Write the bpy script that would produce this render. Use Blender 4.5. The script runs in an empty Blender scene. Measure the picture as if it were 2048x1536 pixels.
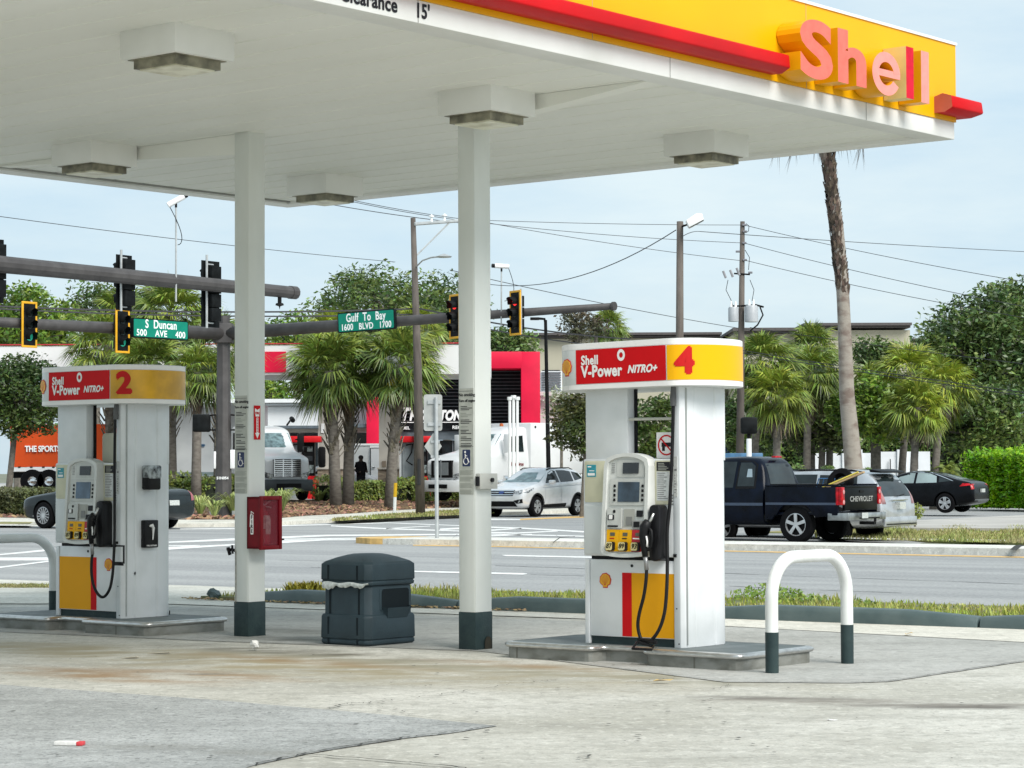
import bpy, bmesh, math, random
from math import sin, cos, pi, radians, atan2, sqrt
from mathutils import Vector, Matrix
from mathutils.bvhtree import BVHTree
random.seed(7)
S = bpy.context.scene
# ---------------- camera
FP = 4734.92; CH = 1.5
PITCH, ROLL = .036455, -.0040925
_r = Vector((1, 0, 0)); _u = Vector((0, -sin(PITCH), cos(PITCH))); CW = Vector((0, cos(PITCH), sin(PITCH)))
CR = _r*cos(ROLL)+_u*sin(ROLL); CU = -_r*sin(ROLL)+_u*cos(ROLL)
cd = bpy.data.cameras.new('camera'); cam = bpy.data.objects.new('camera', cd); S.collection.objects.link(cam)
cd.sensor_width = 36; cd.lens = FP/2048*36; cd.clip_end = 6000; cd.clip_start = .1
cm = Matrix((CR, CU, -CW)).transposed().to_4x4(); cm.translation = Vector((0, 0, CH)); cam.matrix_world = cm
S.camera = cam
# ---------------- sky, sun, exposure
SUN_EL, SUN_AZ = radians(44), radians(142)     # azimuth from +Y, clockwise: veiled sun behind the camera, to the right
w = bpy.data.worlds.new('World'); S.world = w; w.use_nodes = True
nt = w.node_tree; nt.nodes.clear()
sky = nt.nodes.new('ShaderNodeTexSky'); sky.sky_type = 'NISHITA'; sky.sun_disc = False
sky.sun_elevation = SUN_EL; sky.sun_rotation = SUN_AZ; sky.air_density = 1.0; sky.dust_density = 2.5; sky.ozone_density = 1.0
tc = nt.nodes.new('ShaderNodeTexCoord'); mp = nt.nodes.new('ShaderNodeMapping'); mp.inputs['Scale'].default_value = (3, 3, 14)
nz = nt.nodes.new('ShaderNodeTexNoise'); nz.inputs['Scale'].default_value = 1.6; nz.inputs['Detail'].default_value = 6
rp = nt.nodes.new('ShaderNodeMapRange'); rp.inputs[1].default_value = .3; rp.inputs[2].default_value = .72
rp.inputs[3].default_value = .80; rp.inputs[4].default_value = .96
mx = nt.nodes.new('ShaderNodeMix'); mx.data_type = 'RGBA'; 
nz2 = nt.nodes.new('ShaderNodeTexNoise'); nz2.inputs['Scale'].default_value = 2.3; nz2.inputs['Detail'].default_value = 7; nz2.inputs['Roughness'].default_value = .6
mp2 = nt.nodes.new('ShaderNodeMapping'); mp2.inputs['Scale'].default_value = (2.2, 2.2, 9); mp2.inputs['Location'].default_value = (1.3, .4, .2)
rp2 = nt.nodes.new('ShaderNodeMapRange'); rp2.inputs[1].default_value = .36; rp2.inputs[2].default_value = .64
mx2 = nt.nodes.new('ShaderNodeMix'); mx2.data_type = 'RGBA'; mx2.inputs[6].default_value = (3.95, 5.05, 5.80, 1); mx2.inputs[7].default_value = (4.95, 5.75, 6.05, 1)

bg = nt.nodes.new('ShaderNodeBackground'); bg.inputs['Strength'].default_value = .09
ow = nt.nodes.new('ShaderNodeOutputWorld')
L = nt.links.new
L(tc.outputs['Generated'], mp2.inputs['Vector']); L(mp2.outputs[0], nz2.inputs['Vector']); L(nz2.outputs[0], rp2.inputs[0]); L(rp2.outputs[0], mx2.inputs[0]); L(mx2.outputs[2], mx.inputs[7])
L(tc.outputs['Generated'], mp.inputs['Vector']); L(mp.outputs[0], nz.inputs['Vector']); L(nz.outputs[0], rp.inputs[0])
L(rp.outputs[0], mx.inputs[0]); L(sky.outputs[0], mx.inputs[6]); L(mx.outputs[2], bg.inputs[0]); L(bg.outputs[0], ow.inputs[0])
ld = bpy.data.lights.new('sun', 'SUN'); ld.energy = 2.35; ld.angle = radians(34); ld.color = (1, .97, .92)
sun = bpy.data.objects.new('sun', ld); S.collection.objects.link(sun)
sd = Vector((sin(SUN_AZ)*cos(SUN_EL), cos(SUN_AZ)*cos(SUN_EL), sin(SUN_EL)))
sun.rotation_euler = sd.to_track_quat('Z', 'Y').to_euler()
S.view_settings.view_transform = 'Standard'; S.view_settings.look = 'None'; S.view_settings.exposure = .86; S.view_settings.gamma = 1
S.cycles.use_denoising = True; S.cycles.max_bounces = 6; S.cycles.transparent_max_bounces = 8

# ---------------- helpers: places
def ray(x, y): return CW + CR*((x-1024)/FP) + CU*((768-y)/FP)
def at(x, y, d):
    r = ray(x, y); return Vector((0, 0, CH)) + r*(d/r.y)
def gp(x, y, z=0.):
    r = ray(x, y); return Vector((0, 0, CH)) + r*((z-CH)/r.z)
PHI = .683407; SA = Vector((cos(PHI), -sin(PHI), 0)); SB = Vector((sin(PHI), cos(PHI), 0)); SC = Vector((4.1398, 21.9964, 0))
def st(u, v, z=0.): return SC + SA*u + SB*v + Vector((0, 0, z))
RD = radians(34); RA = Vector((cos(RD), -sin(RD), 0)); RB = Vector((sin(RD), cos(RD), 0))
def rd(u, v, z=0.): return RA*u + RB*v + Vector((0, 0, z))
def on_line(P, Q, px):
    # point of the segment P-Q seen at picture column px
    k = (px-1024)/FP; D = Q-P
    return P + D*((k*P.y-P.x)/(D.x-k*D.y))

# ---------------- helpers: materials
MC = {}
def mat(name, col, rough=.5, metal=0, var=.06, scale=5, bump=0, bscale=None, col2=None, spec=.5, emit=0, coat=0, stretch=(1, 1, 1), isl=0, transl=0, alpha=1, mixpow=(.35, .65), detail=5):
    if name in MC: return MC[name]
    m = bpy.data.materials.new(name); m.use_nodes = True; t = m.node_tree; n = t.nodes; l = t.links.new
    b = n['Principled BSDF']; b.inputs['Roughness'].default_value = rough; b.inputs['Metallic'].default_value = metal
    b.inputs['Specular IOR Level'].default_value = spec; b.inputs['Coat Weight'].default_value = coat
    c1 = (*col, 1)
    if col2 is None: c2 = tuple(max(0, min(1, c*(1-var*2.2))) for c in col)+(1,)
    else: c2 = (*col2, 1)
    o = n.new('ShaderNodeTexCoord'); mpn = n.new('ShaderNodeMapping'); mpn.inputs['Scale'].default_value = stretch
    l(o.outputs['Object'], mpn.inputs[0])
    ns = n.new('ShaderNodeTexNoise'); ns.inputs['Scale'].default_value = scale; ns.inputs['Detail'].default_value = detail
    l(mpn.outputs[0], ns.inputs['Vector'])
    r = n.new('ShaderNodeMapRange'); r.inputs[1].default_value = mixpow[0]; r.inputs[2].default_value = mixpow[1]; l(ns.outputs[0], r.inputs[0])
    mi = n.new('ShaderNodeMix'); mi.data_type = 'RGBA'; mi.inputs[6].default_value = c1; mi.inputs[7].default_value = c2
    l(r.outputs[0], mi.inputs[0]); cur = mi.outputs[2]
    if isl:
        g = n.new('ShaderNodeNewGeometry'); r2 = n.new('ShaderNodeMapRange'); r2.inputs[3].default_value = 1-isl; r2.inputs[4].default_value = 1+isl
        l(g.outputs['Random Per Island'], r2.inputs[0]); hs = n.new('ShaderNodeHueSaturation'); l(r2.outputs[0], hs.inputs['Value'])
        l(cur, hs.inputs['Color']); cur = hs.outputs[0]
        r3 = n.new('ShaderNodeMapRange'); r3.inputs[3].default_value = .5-.035*isl*2; r3.inputs[4].default_value = .5+.02*isl*2
        w3 = n.new('ShaderNodeTexWhiteNoise'); w3.noise_dimensions = '1D'; l(g.outputs['Random Per Island'], w3.inputs['W']); l(w3.outputs[0], r3.inputs[0]); l(r3.outputs[0], hs.inputs['Hue'])
    l(cur, b.inputs['Base Color'])
    if bump:
        nb = n.new('ShaderNodeTexNoise'); nb.inputs['Scale'].default_value = bscale or scale*6; nb.inputs['Detail'].default_value = 6
        l(mpn.outputs[0], nb.inputs['Vector'])
        bu = n.new('ShaderNodeBump'); bu.inputs['Strength'].default_value = bump; bu.inputs['Distance'].default_value = .02
        l(nb.outputs[0], bu.inputs['Height']); l(bu.outputs[0], b.inputs['Normal'])
    if emit:
        b.inputs['Emission Color'].default_value = c1; b.inputs['Emission Strength'].default_value = emit
    if transl:
        tr = n.new('ShaderNodeBsdfTranslucent'); ms = n.new('ShaderNodeMixShader'); ms.inputs[0].default_value = transl
        l(cur, tr.inputs[0]); l(b.outputs[0], ms.inputs[1]); l(tr.outputs[0], ms.inputs[2]); l(ms.outputs[0], n['Material Output'].inputs[0])
    if alpha < 1: b.inputs['Alpha'].default_value = alpha
    MC[name] = m; m.diffuse_color = c1; return m
def glass(name, col=(.02, .025, .03), rough=.05):
    return mat(name, col, rough, 0, var=.2, scale=.8, spec=.9)

# ---------------- helpers: meshes
class MB:
    def __init__(s): s.v = []; s.f = []; s.m = []
    def add(s, vs, fs, mi=0, M=None):
        o = len(s.v)
        for p in vs:
            p = Vector(p); s.v.append(M @ p if M else p)
        for f in fs: s.f.append(tuple(i+o for i in f)); s.m.append(mi)
        return s
    def box(s, x0, x1, y0, y1, z0, z1, mi=0, M=None):
        return s.add([(x0, y0, z0), (x1, y0, z0), (x1, y1, z0), (x0, y1, z0), (x0, y0, z1), (x1, y0, z1), (x1, y1, z1), (x0, y1, z1)],
                     [(0, 3, 2, 1), (4, 5, 6, 7), (0, 1, 5, 4), (1, 2, 6, 5), (2, 3, 7, 6), (3, 0, 4, 7)], mi, M)
    def prism(s, pts, h0, h1, ax='z', mi=0, M=None, caps=True):
        n = len(pts)
        def P(p, h):
            return {'z': (p[0], p[1], h), 'y': (p[0], h, p[1]), 'x': (h, p[0], p[1])}[ax]
        vs = [P(p, h0) for p in pts]+[P(p, h1) for p in pts]
        fs = [(i, (i+1) % n, n+(i+1) % n, n+i) for i in range(n)]
        if caps: fs += [tuple(range(n))[::-1], tuple(range(n, 2*n))]
        return s.add(vs, fs, mi, M)
    def tube(s, pts, r, n=8, mi=0, M=None, cap=True):
        pts = [Vector(p) for p in pts]; k = len(pts); rr = r if isinstance(r, (list, tuple)) else [r]*k
        o = len(s.v); up = None
        for i, p in enumerate(pts):
            t = (pts[min(i+1, k-1)]-pts[max(i-1, 0)]).normalized()
            if up is None: up = t.orthogonal().normalized()
            up = (up-t*up.dot(t)).normalized(); sd_ = t.cross(up)
            for j in range(n):
                a = 2*pi*j/n; q = p+(up*cos(a)+sd_*sin(a))*rr[i]; s.v.append(M @ q if M else q)
        for i in range(k-1):
            for j in range(n):
                s.f.append((o+i*n+j, o+i*n+(j+1) % n, o+(i+1)*n+(j+1) % n, o+(i+1)*n+j)); s.m.append(mi)
        if cap:
            s.f.append(tuple(o+j for j in range(n))[::-1]); s.m.append(mi); s.f.append(tuple(o+(k-1)*n+j for j in range(n))); s.m.append(mi)
        return s
    def lathe(s, prof, n=24, ax='z', c=(0, 0, 0), mi=0, M=None):
        o = len(s.v); k = len(prof); c = Vector(c)
        for r, h in prof:
            for j in range(n):
                a = 2*pi*j/n; x, y = r*cos(a), r*sin(a)
                q = c+Vector({'z': (x, y, h), 'y': (x, h, y), 'x': (h, x, y)}[ax]); s.v.append(M @ q if M else q)
        for i in range(k-1):
            for j in range(n):
                s.f.append((o+i*n+j, o+i*n+(j+1) % n, o+(i+1)*n+(j+1) % n, o+(i+1)*n+j)); s.m.append(mi)
        return s
    def build(s, name, m, parent=None, smooth=False, bevel=0, tag_=None, seg=2):
        me = bpy.data.meshes.new(name); me.from_pydata([tuple(p) for p in s.v], [], s.f)
        ms = m if isinstance(m, (list, tuple)) else [m]
        for q in ms: me.materials.append(q)
        if any(s.m):
            me.polygons.foreach_set('material_index', s.m)
        bm = bmesh.new(); bm.from_mesh(me)
        if len(s.v) < 20000: bmesh.ops.recalc_face_normals(bm, faces=bm.faces)
        if bevel:
            ed = [e for e in bm.edges if len(e.link_faces) == 2 and e.calc_face_angle(0) > .5]
            bmesh.ops.bevel(bm, geom=ed, offset=bevel, segments=seg, affect='EDGES', profile=.5, clamp_overlap=True)
        bm.to_mesh(me); bm.free()
        if smooth or bevel:
            for p in me.polygons: p.use_smooth = True
            if not (smooth == 'all'):
                me.set_sharp_from_angle(angle=radians(35))
        o = bpy.data.objects.new(name, me); S.collection.objects.link(o)
        if parent: o.parent = parent
        return o
def raw(name, vs, fs, m, parent=None, smooth=False, mi=None):
    me = bpy.data.meshes.new(name); me.from_pydata(vs, [], fs)
    for q in (m if isinstance(m, (list, tuple)) else [m]): me.materials.append(q)
    if mi: me.polygons.foreach_set('material_index', mi)
    if smooth:
        for p in me.polygons: p.use_smooth = True
    o = bpy.data.objects.new(name, me); S.collection.objects.link(o)
    if parent: o.parent = parent
    return o
def tag(o, label=None, cat=None, group=None, kind=None):
    if label: o['label'] = label
    if cat: o['category'] = cat
    if group: o['group'] = group
    if kind: o['kind'] = kind
    return o
def thing(name, label, cat, loc=(0, 0, 0), rz=0, group=None):
    o = bpy.data.objects.new(name, None); S.collection.objects.link(o); o.location = loc; o.rotation_euler = (0, 0, rz); o.empty_display_size = .2
    return tag(o, label, cat, group)
def tree_copy(o, parent=None):
    c = o.copy(); S.collection.objects.link(c); c.parent = parent
    for ch in list(o.children): tree_copy(ch, c)
    return c
def text_mesh(body, size, extrude=.002, bold=0., shear=0., align='CENTER', spacing=1., sx=1., bev=0):
    extra = 0
    if bold > .016*size: extra = (bold-.016*size)*1.1; bold = .016*size
    if extrude > .05: bold += extra; extra = 0
    # flat lettering in the local XZ plane, front facing -Y; returns (verts, faces)
    c = bpy.data.curves.new('t', 'FONT'); c.body = body; c.size = size; c.extrude = extrude; c.offset = bold; c.shear = shear
    c.align_x = align; c.align_y = 'CENTER'; c.space_character = spacing; c.resolution_u = 6; c.bevel_depth = bev
    o = bpy.data.objects.new('t', c); S.collection.objects.link(o); dg = bpy.context.evaluated_depsgraph_get()
    me = bpy.data.meshes.new_from_object(o.evaluated_get(dg))
    vs = [Vector((v.co.x*sx, -v.co.z, v.co.y)) for v in me.vertices]; fs = [tuple(p.vertices) for p in me.polygons]
    if extra:      # heavier weight: slightly shifted layers, each a hair proud of the last
        n = len(vs); base, bf = list(vs), list(fs)
        for k, (dx, dz) in enumerate(((extra, 0), (-extra, 0), (0, extra), (0, -extra))):
            vs += [q+Vector((dx, -.00018*(k+1), dz)) for q in base]; fs += [tuple(i+n*(k+1) for i in f) for f in bf]
    bpy.data.objects.remove(o); bpy.data.curves.remove(c); bpy.data.meshes.remove(me)
    return vs, fs
def frame(o, xdir, zdir=Vector((0, 0, 1))):
    # matrix with local X along xdir, local Z up; local -Y looks outward
    x = Vector(xdir).normalized(); y = Vector(zdir).cross(x).normalized(); z = x.cross(y)
    M = Matrix((x, y, z)).transposed().to_4x4(); M.translation = Vector(o); return M
def rot(rx=0, ry=0, rz=0, o=(0, 0, 0)):
    return Matrix.Translation(Vector(o)) @ Matrix.Rotation(rz, 4, 'Z') @ Matrix.Rotation(ry, 4, 'Y') @ Matrix.Rotation(rx, 4, 'X')
def arc(cx, cy, rx, ry, a0, a1, n):
    return [(cx+rx*cos(radians(a0+(a1-a0)*i/n)), cy+ry*sin(radians(a0+(a1-a0)*i/n))) for i in range(n+1)]
def rrect(x0, x1, y0, y1, r, n=4):
    return arc(x1-r, y0+r, r, r, -90, 0, n)+arc(x1-r, y1-r, r, r, 0, 90, n)+arc(x0+r, y1-r, r, r, 90, 180, n)+arc(x0+r, y0+r, r, r, 180, 270, n)
def shell_logo(M, name, parent, r):
    # scallop emblem: red outline plate, yellow ribs
    red = mat('emblem_red', (.62, .02, .015), .4); yel = mat('emblem_yellow', (.85, .42, .01), .4)
    def outline(k):
        p = []
        n = 13
        for i in range(n+1):
            a = radians(-32+244*i/n); rr = r*k*(1+.035*cos((i % 2)*pi))
            p.append((rr*.98*cos(a), rr*sin(a)+.02*r))
        p += [(-.42*r*k, -.72*r*k), (-.36*r*k, -1.02*r*k), (.36*r*k, -1.02*r*k), (.42*r*k, -.72*r*k)]
        return p
    b = MB(); b.prism(outline(1.), 0, -.003, 'y', 0, M); b.prism(outline(.86), -.003, -.006, 'y', 1, M)
    for i in range(7):
        a = radians(28+124*i/6); d = Vector((cos(a), 0, sin(a))); p0 = Vector((0, -.0065, -.72*r))
        ln = .62*r+.78*r*sin(a); p1 = Vector((d.x*.8*r, -.0065, -.72*r+ln*1.02)) ; sd_ = Vector((1, 0, 0))*r*.022
        b.add([p0-sd_*.6, p0+sd_*.6, p1+sd_, p1-sd_], [(0, 1, 2, 3)], 0, M)
    return b.build(name, [red, yel], parent)
def project(bvh, pts, plane, sign, off=.004, cuts=2):
    bm = bmesh.new(); vs = [bm.verts.new((p[0], p[1], 0)) for p in pts]; bm.faces.new(vs)
    bmesh.ops.triangulate(bm, faces=bm.faces)
    if cuts: bmesh.ops.subdivide_edges(bm, edges=bm.edges, cuts=cuts, use_grid_fill=True)
    bmesh.ops.triangulate(bm, faces=bm.faces)
    out = []; bm.verts.ensure_lookup_table(); ok = {}
    for v in bm.verts:
        a, b = v.co.x, v.co.y
        if plane == 'side': o = Vector((a, sign*6, b)); d = Vector((0, -sign, 0))
        elif plane == 'front': o = Vector((sign*30, a, b)); d = Vector((-sign, 0, 0))
        else: o = Vector((a, b, 9)); d = Vector((0, 0, -1))
        h = bvh.ray_cast(o, d)
        if h[0] is None: ok[v.index] = None
        else:
            ok[v.index] = h[0]-d*off
    res = [Vector((0, 0, 0)) if ok[v.index] is None else ok[v.index] for v in bm.verts]
    fs = [tuple(v.index for v in f.verts) for f in bm.faces if all(ok[v.index] is not None for v in f.verts)]
    bm.free(); return res, fs
# ================= materials used on the station
WHITE = mat('white_panel', (.74, .76, .77), .38, var=.035, scale=2.2, mixpow=(.45, .7), col2=(.61, .635, .635), bump=.04, bscale=3)
WHITE2 = mat('canopy_white', (.80, .80, .77), .5, var=.03, scale=1.2, mixpow=(.42, .68), col2=(.70, .70, .66))
SOFFIT = mat('soffit_white', (.86, .86, .81), .5, var=.05, scale=.55, mixpow=(.3, .7), col2=(.77, .77, .71), stretch=(.35, 1.6, 1), spec=.2)
YELLOW = mat('signal_yellow', (.84, .42, .003), .35, spec=.18, var=.03, scale=.7)
YELLOW2 = mat('panel_yellow', (.80, .36, .004), .35, spec=.18, var=.03, scale=1.5)
RED = mat('signal_red', (.58, .006, .006), .35, spec=.18, var=.08, scale=2)
REDP = mat('panel_red', (.64, .004, .008), .6, spec=.18, var=.08, scale=2)
PINK = mat('faded_pink', (.80, .17, .13), .6, spec=.15, var=.06, scale=14)
PINK2 = mat('pale_faded_pink', (.86, .30, .26), .6, spec=.15, var=.05, scale=14)
CRIM = mat('fresh_crimson', (.66, .010, .035), .5, spec=.15, var=.1, scale=14)
CREAMS = mat('cream_return', (.78, .62, .25), .5, var=.06)
BLACK = mat('black_rubber', (.012, .012, .013), .45, spec=.18, var=.2)
BLACKP = mat('black_plastic', (.016, .016, .018), .3, spec=.18, var=.2)
INK = mat('black_ink', (.02, .02, .025), .5, spec=.18, var=.1)
LTEXT = mat('white_lettering', (.88, .86, .84), .4, var=.02)
GREYP = mat('pale_grey_plastic', (.56, .57, .54), .45, var=.06, scale=9)
BEIGE = mat('yellowed_panel', (.66, .64, .47), .5, var=.05, scale=9)
DSLATE = mat('slate_green_paint', (.018, .034, .037), .5, spec=.25, var=.15, scale=7, col2=(.030, .050, .050), bump=.15, bscale=40)
STEEL = mat('brushed_steel', (.62, .62, .60), .32, .85, var=.12, scale=14, stretch=(1, 1, 4))
DIRTY = mat('dirty_metal_skirt', (.235, .24, .22), .6, .1, var=.2, scale=5, col2=(.13, .13, .11), stretch=(1, 1, 2), mixpow=(.38, .66), bump=.1)
SCREEN = mat('dark_screen', (.03, .035, .04), .12, var=.2)
BLUESCR = mat('blue_grey_screen', (.10, .16, .24), .15, var=.2, scale=8)
TEAL = mat('teal_sticker', (.03, .34, .42), .4, var=.15, scale=60)
NAVY = mat('navy_sticker', (.012, .025, .10), .4, var=.1)
CONC = None
def scene_concrete(name, base, dark, stains=(), fine=.5, bump=.25):
    m = bpy.data.materials.new(name); m.use_nodes = True; t = m.node_tree; n = t.nodes; l = t.links.new
    b = n['Principled BSDF']; b.inputs['Roughness'].default_value = .8; b.inputs['Specular IOR Level'].default_value = .25
    o = n.new('ShaderNodeTexCoord'); v = o.outputs['Object']
    def noise(sc, det=6, st=(1, 1, 1), rough=.55):
        mp = n.new('ShaderNodeMapping'); mp.inputs['Scale'].default_value = st; l(v, mp.inputs[0])
        q = n.new('ShaderNodeTexNoise'); q.inputs['Scale'].default_value = sc; q.inputs['Detail'].default_value = det; q.inputs['Roughness'].default_value = rough; l(mp.outputs[0], q.inputs['Vector']); return q.outputs[0]
    def rng(x, a, b_, c, d):
        r = n.new('ShaderNodeMapRange'); r.inputs[1].default_value = a; r.inputs[2].default_value = b_; r.inputs[3].default_value = c; r.inputs[4].default_value = d; l(x, r.inputs[0]); return r.outputs[0]
    def mix(f, a, c):
        k = n.new('ShaderNodeMix'); k.data_type = 'RGBA'; l(f, k.inputs[0])
        if isinstance(a, tuple): k.inputs[6].default_value = (*a, 1)
        else: l(a, k.inputs[6])
        if isinstance(c, tuple): k.inputs[7].default_value = (*c, 1)
        else: l(c, k.inputs[7])
        return k.outputs[2]
    def mul(a, c):
        k = n.new('ShaderNodeMath'); k.operation = 'MULTIPLY'; l(a, k.inputs[0])
        if isinstance(c, float): k.inputs[1].default_value = c
        else: l(c, k.inputs[1])
        return k.outputs[0]
    cur = mix(rng(noise(.55), .38, .62, 0, 1), base, dark)
    cur = mix(rng(noise(3.1, 8), .5, .75, 0, .55), cur, tuple(c*.70 for c in dark))
    cur = mix(rng(noise(60, 2), .52, .72, 0, fine), cur, tuple(c*.55 for c in dark))
    cur = mix(rng(noise(38, 2), .60, .75, 0, fine*.8), cur, tuple(min(1, c*1.35) for c in base))
    cur = mix(rng(noise(1.1, 8, (.35, 1.6, 1)), .50, .72, 0, .55), cur, tuple(c*.66 for c in dark))
    cur = mix(rng(noise(9, 3), .56, .60, 0, .30), cur, tuple(c*.62 for c in dark))
    cur = mix(rng(noise(17, 2), .60, .64, 0, .5*fine+.12), cur, tuple(c*.5 for c in dark))
    cur = mix(rng(noise(13, 3), .58, .63, 0, .35), cur, tuple(min(1, c*1.3) for c in base))
    nd = rng(noise(2.6, 9, (.55, 1.3, 1)), .38, .60, .15, 1.1)
    for (px, py, rx, ry, ang, col, stg) in stains:
        c = gp(px, py); mp = n.new('ShaderNodeMapping'); mp.vector_type = 'TEXTURE'; mp.inputs['Location'].default_value = (c.x, c.y, 0)
        mp.inputs['Rotation'].default_value = (0, 0, ang); mp.inputs['Scale'].default_value = (rx, ry, 1); l(v, mp.inputs[0])
        ln = n.new('ShaderNodeVectorMath'); ln.operation = 'LENGTH'; l(mp.outputs[0], ln.inputs[0])
        cur = mix(mul(mul(rng(ln.outputs['Value'], .35, 1.1, 1, 0), nd), float(stg)), cur, col)
    l(cur, b.inputs['Base Color'])
    bu = n.new('ShaderNodeBump'); bu.inputs['Strength'].default_value = bump; bu.inputs['Distance'].default_value = .01
    l(noise(45, 4), bu.inputs['Height']); l(bu.outputs[0], b.inputs['Normal'])
    return m
RUST = (.25, .15, .065); OIL = (.10, .095, .085); TAN = (.29, .255, .17)
CONC = scene_concrete('stained_concrete', (.53, .52, .47), (.40, .39, .34), [
    (500, 1325, 4.4, 1.0, -PHI, TAN, 1.0), (1150, 1345, 2.4, .6, -PHI, TAN, .7), (200, 1350, 1.5, .45, -PHI, RUST, .75), (400, 1348, 1.2, .3, -PHI, RUST, .7), (620, 1322, 1.5, .35, -PHI, RUST, .6), (1010, 1330, 1.1, .35, -PHI, RUST, .5),
    (600, 1305, 1.9, .4, -PHI, (.15, .14, .11), .95), (150, 1300, 2.0, .5, -PHI, TAN, .8), (400, 1348, .28, .1, 0, OIL, .9),
    (1900, 1412, .9, .24, -.2, OIL, .95), (1560, 1398, .9, .18, -.3, OIL, .8), (1750, 1405, 1.4, .3, -.25, (.22, .2, .17), .8), (1400, 1362, .7, .3, -PHI, (.25, .24, .19), .8), (850, 1330, 2.6, .35, -PHI, (.25, .24, .18), .7)])
CONCG = scene_concrete('grey_concrete', (.42, .42, .395), (.34, .34, .315), [(640, 1285, 1.4, .5, -PHI, (.16, .16, .14), .8), (560, 1262, .9, .35, -PHI, (.12, .12, .1), .7), (930, 1312, 1.6, .2, -PHI, (.24, .24, .2), .7)], fine=.35)
PATCH = scene_concrete('speckled_asphalt_patch', (.40, .41, .40), (.31, .32, .31), [(900, 1490, .9, .25, -.2, (.12, .12, .11), .9), (400, 1500, 1.2, .2, -.4, (.22, .22, .2), .6)], fine=.9, bump=.5)
PALE = scene_concrete('pale_driveway_concrete', (.66, .64, .57), (.56, .54, .47), [(1100, 1240, 2, .3, -RD, (.40, .39, .34), .6)], fine=.3)

# ================= forecourt ground
def sheet(name, pts, z, m, th=.0):
    b = MB(); n = len(pts); b.add([(p[0], p[1], z) for p in pts], [tuple(range(n))]); o = b.build(name, m); return tag(o, kind='structure')
sheet('ground', [(-900, -60), (900, -60), (900, 2500), (-900, 2500)], -.16, mat('far_ground', (.20, .21, .15), .9, var=.2, scale=.05))
kA, kB = rd(-60, 20.9), rd(60, 20.9)
b = MB(); pf = [rd(-70, -30), rd(70, -30), rd(70, 20.9), rd(-70, 20.9)]
b.add([(p.x, p.y, 0) for p in pf]+[(p.x, p.y, -.3) for p in pf], [(0, 1, 2, 3), (3, 2, 6, 7), (0, 3, 7, 4), (1, 0, 4, 5), (2, 1, 5, 6)])
tag(b.build('forecourt', CONC), kind='structure')
# grey slab under islands, its near edge
E_ = [gp(-200, 1250), gp(0, 1264), gp(430, 1283), gp(960, 1303), gp(1450, 1365), gp(1700, 1367), gp(1780, 1364), gp(2048, 1324), gp(2400, 1275), gp(2048, 1262), gp(1700, 1262), gp(1200, 1244), gp(700, 1228), gp(340, 1214), gp(-200, 1215)]
sheet('pavement', E_, .004, CONCG)
sheet('pavement', [gp(-250, 1352), gp(0, 1370), gp(420, 1400), gp(800, 1433), gp(995, 1453), gp(900, 1468), gp(810, 1478), gp(620, 1508), gp(500, 1534), gp(350, 1600), gp(-300, 1620)], .004, PATCH)
sheet('pavement', [gp(-300, 1208, .0), gp(340, 1209), gp(1200, 1240), gp(2048, 1258+28), gp(2300, 1275), gp(2300, 1268), gp(2048, 1255), gp(1200, 1228), gp(700, 1211), gp(400, 1196), gp(300, 1180), gp(-300, 1168)], .008, PALE)
# joints and cracks in the concrete
JT = mat('joint_dirt', (.035, .034, .03), .9, var=.3, scale=20)
def crack(pts, w, z, jit=.0, seg=10, seed=1):
    rnd = random.Random(seed); P = [gp(*p) for p in pts]; Q = []
    for i in range(len(P)-1):
        for k in range(seg): Q.append(P[i].lerp(P[i+1], k/seg))
    Q.append(P[-1]); vs = []; fs = []
    for i, q in enumerate(Q):
        t = (Q[min(i+1, len(Q)-1)]-Q[max(i-1, 0)]).normalized(); nn = Vector((-t.y, t.x, 0))
        q = q+nn*rnd.uniform(-jit, jit); ww = w*rnd.uniform(.3, .8)*(1 if 0 < i < len(Q)-1 else .2)
        vs += [(q+nn*ww).to_3d(), (q-nn*ww).to_3d()]
    vs = [(v.x, v.y, z) for v in vs]
    fs = [(2*i, 2*i+1, 2*i+3, 2*i+2) for i in range(len(Q)-1)]
    return vs, fs
b = MB()
for i, (pts, w_, jit) in enumerate([
    ([(-100, 1258), (0, 1264), (430, 1283), (960, 1303), (1450, 1365), (1700, 1367)], .005, .006), ([(1700, 1367), (1780, 1364), (2048, 1324), (2200, 1302)], .011, .012),
    ([(500, 1534), (620, 1508), (810, 1478), (900, 1468)], .013, .02), ([(610, 1511), (900, 1536), (1000, 1550)], .014, .012),
    ([(655, 1421), (690, 1411), (750, 1407)], .014, .03), ([(750, 1407), (880, 1392), (1020, 1371), (1110, 1362)], .005, .03), ([(700, 1414), (780, 1418), (830, 1436)], .004, .03),
    ([(995, 1453), (900, 1468)], .01, .01), ([(0, 1370), (420, 1400), (800, 1433), (995, 1453)], .004, .004),
    ([(320, 1326), (380, 1320), (415, 1318)], .006, .01), ([(1250, 1368), (1310, 1362), (1340, 1359)], .006, .02), ([(1280, 1372), (1420, 1382), (1460, 1375), (1450, 1370)], .006, .02),
    ([(1160, 1524), (1166, 1508)], .01, .05), ([(1240, 1341), (1275, 1342)], .012, .01), ([(0, 1208), (340, 1213), (980, 1236), (1500, 1256), (2048, 1275)], .006, .008), ([(1200, 1246), (1180, 1254), (1100, 1262)], .004, .02), ([(365, 1221), (600, 1231)], .004, .004)]):
    vs, fs = crack(pts, w_, .012, jit, 14, i); b.add(vs, fs)
rn = random.Random(5)
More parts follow.
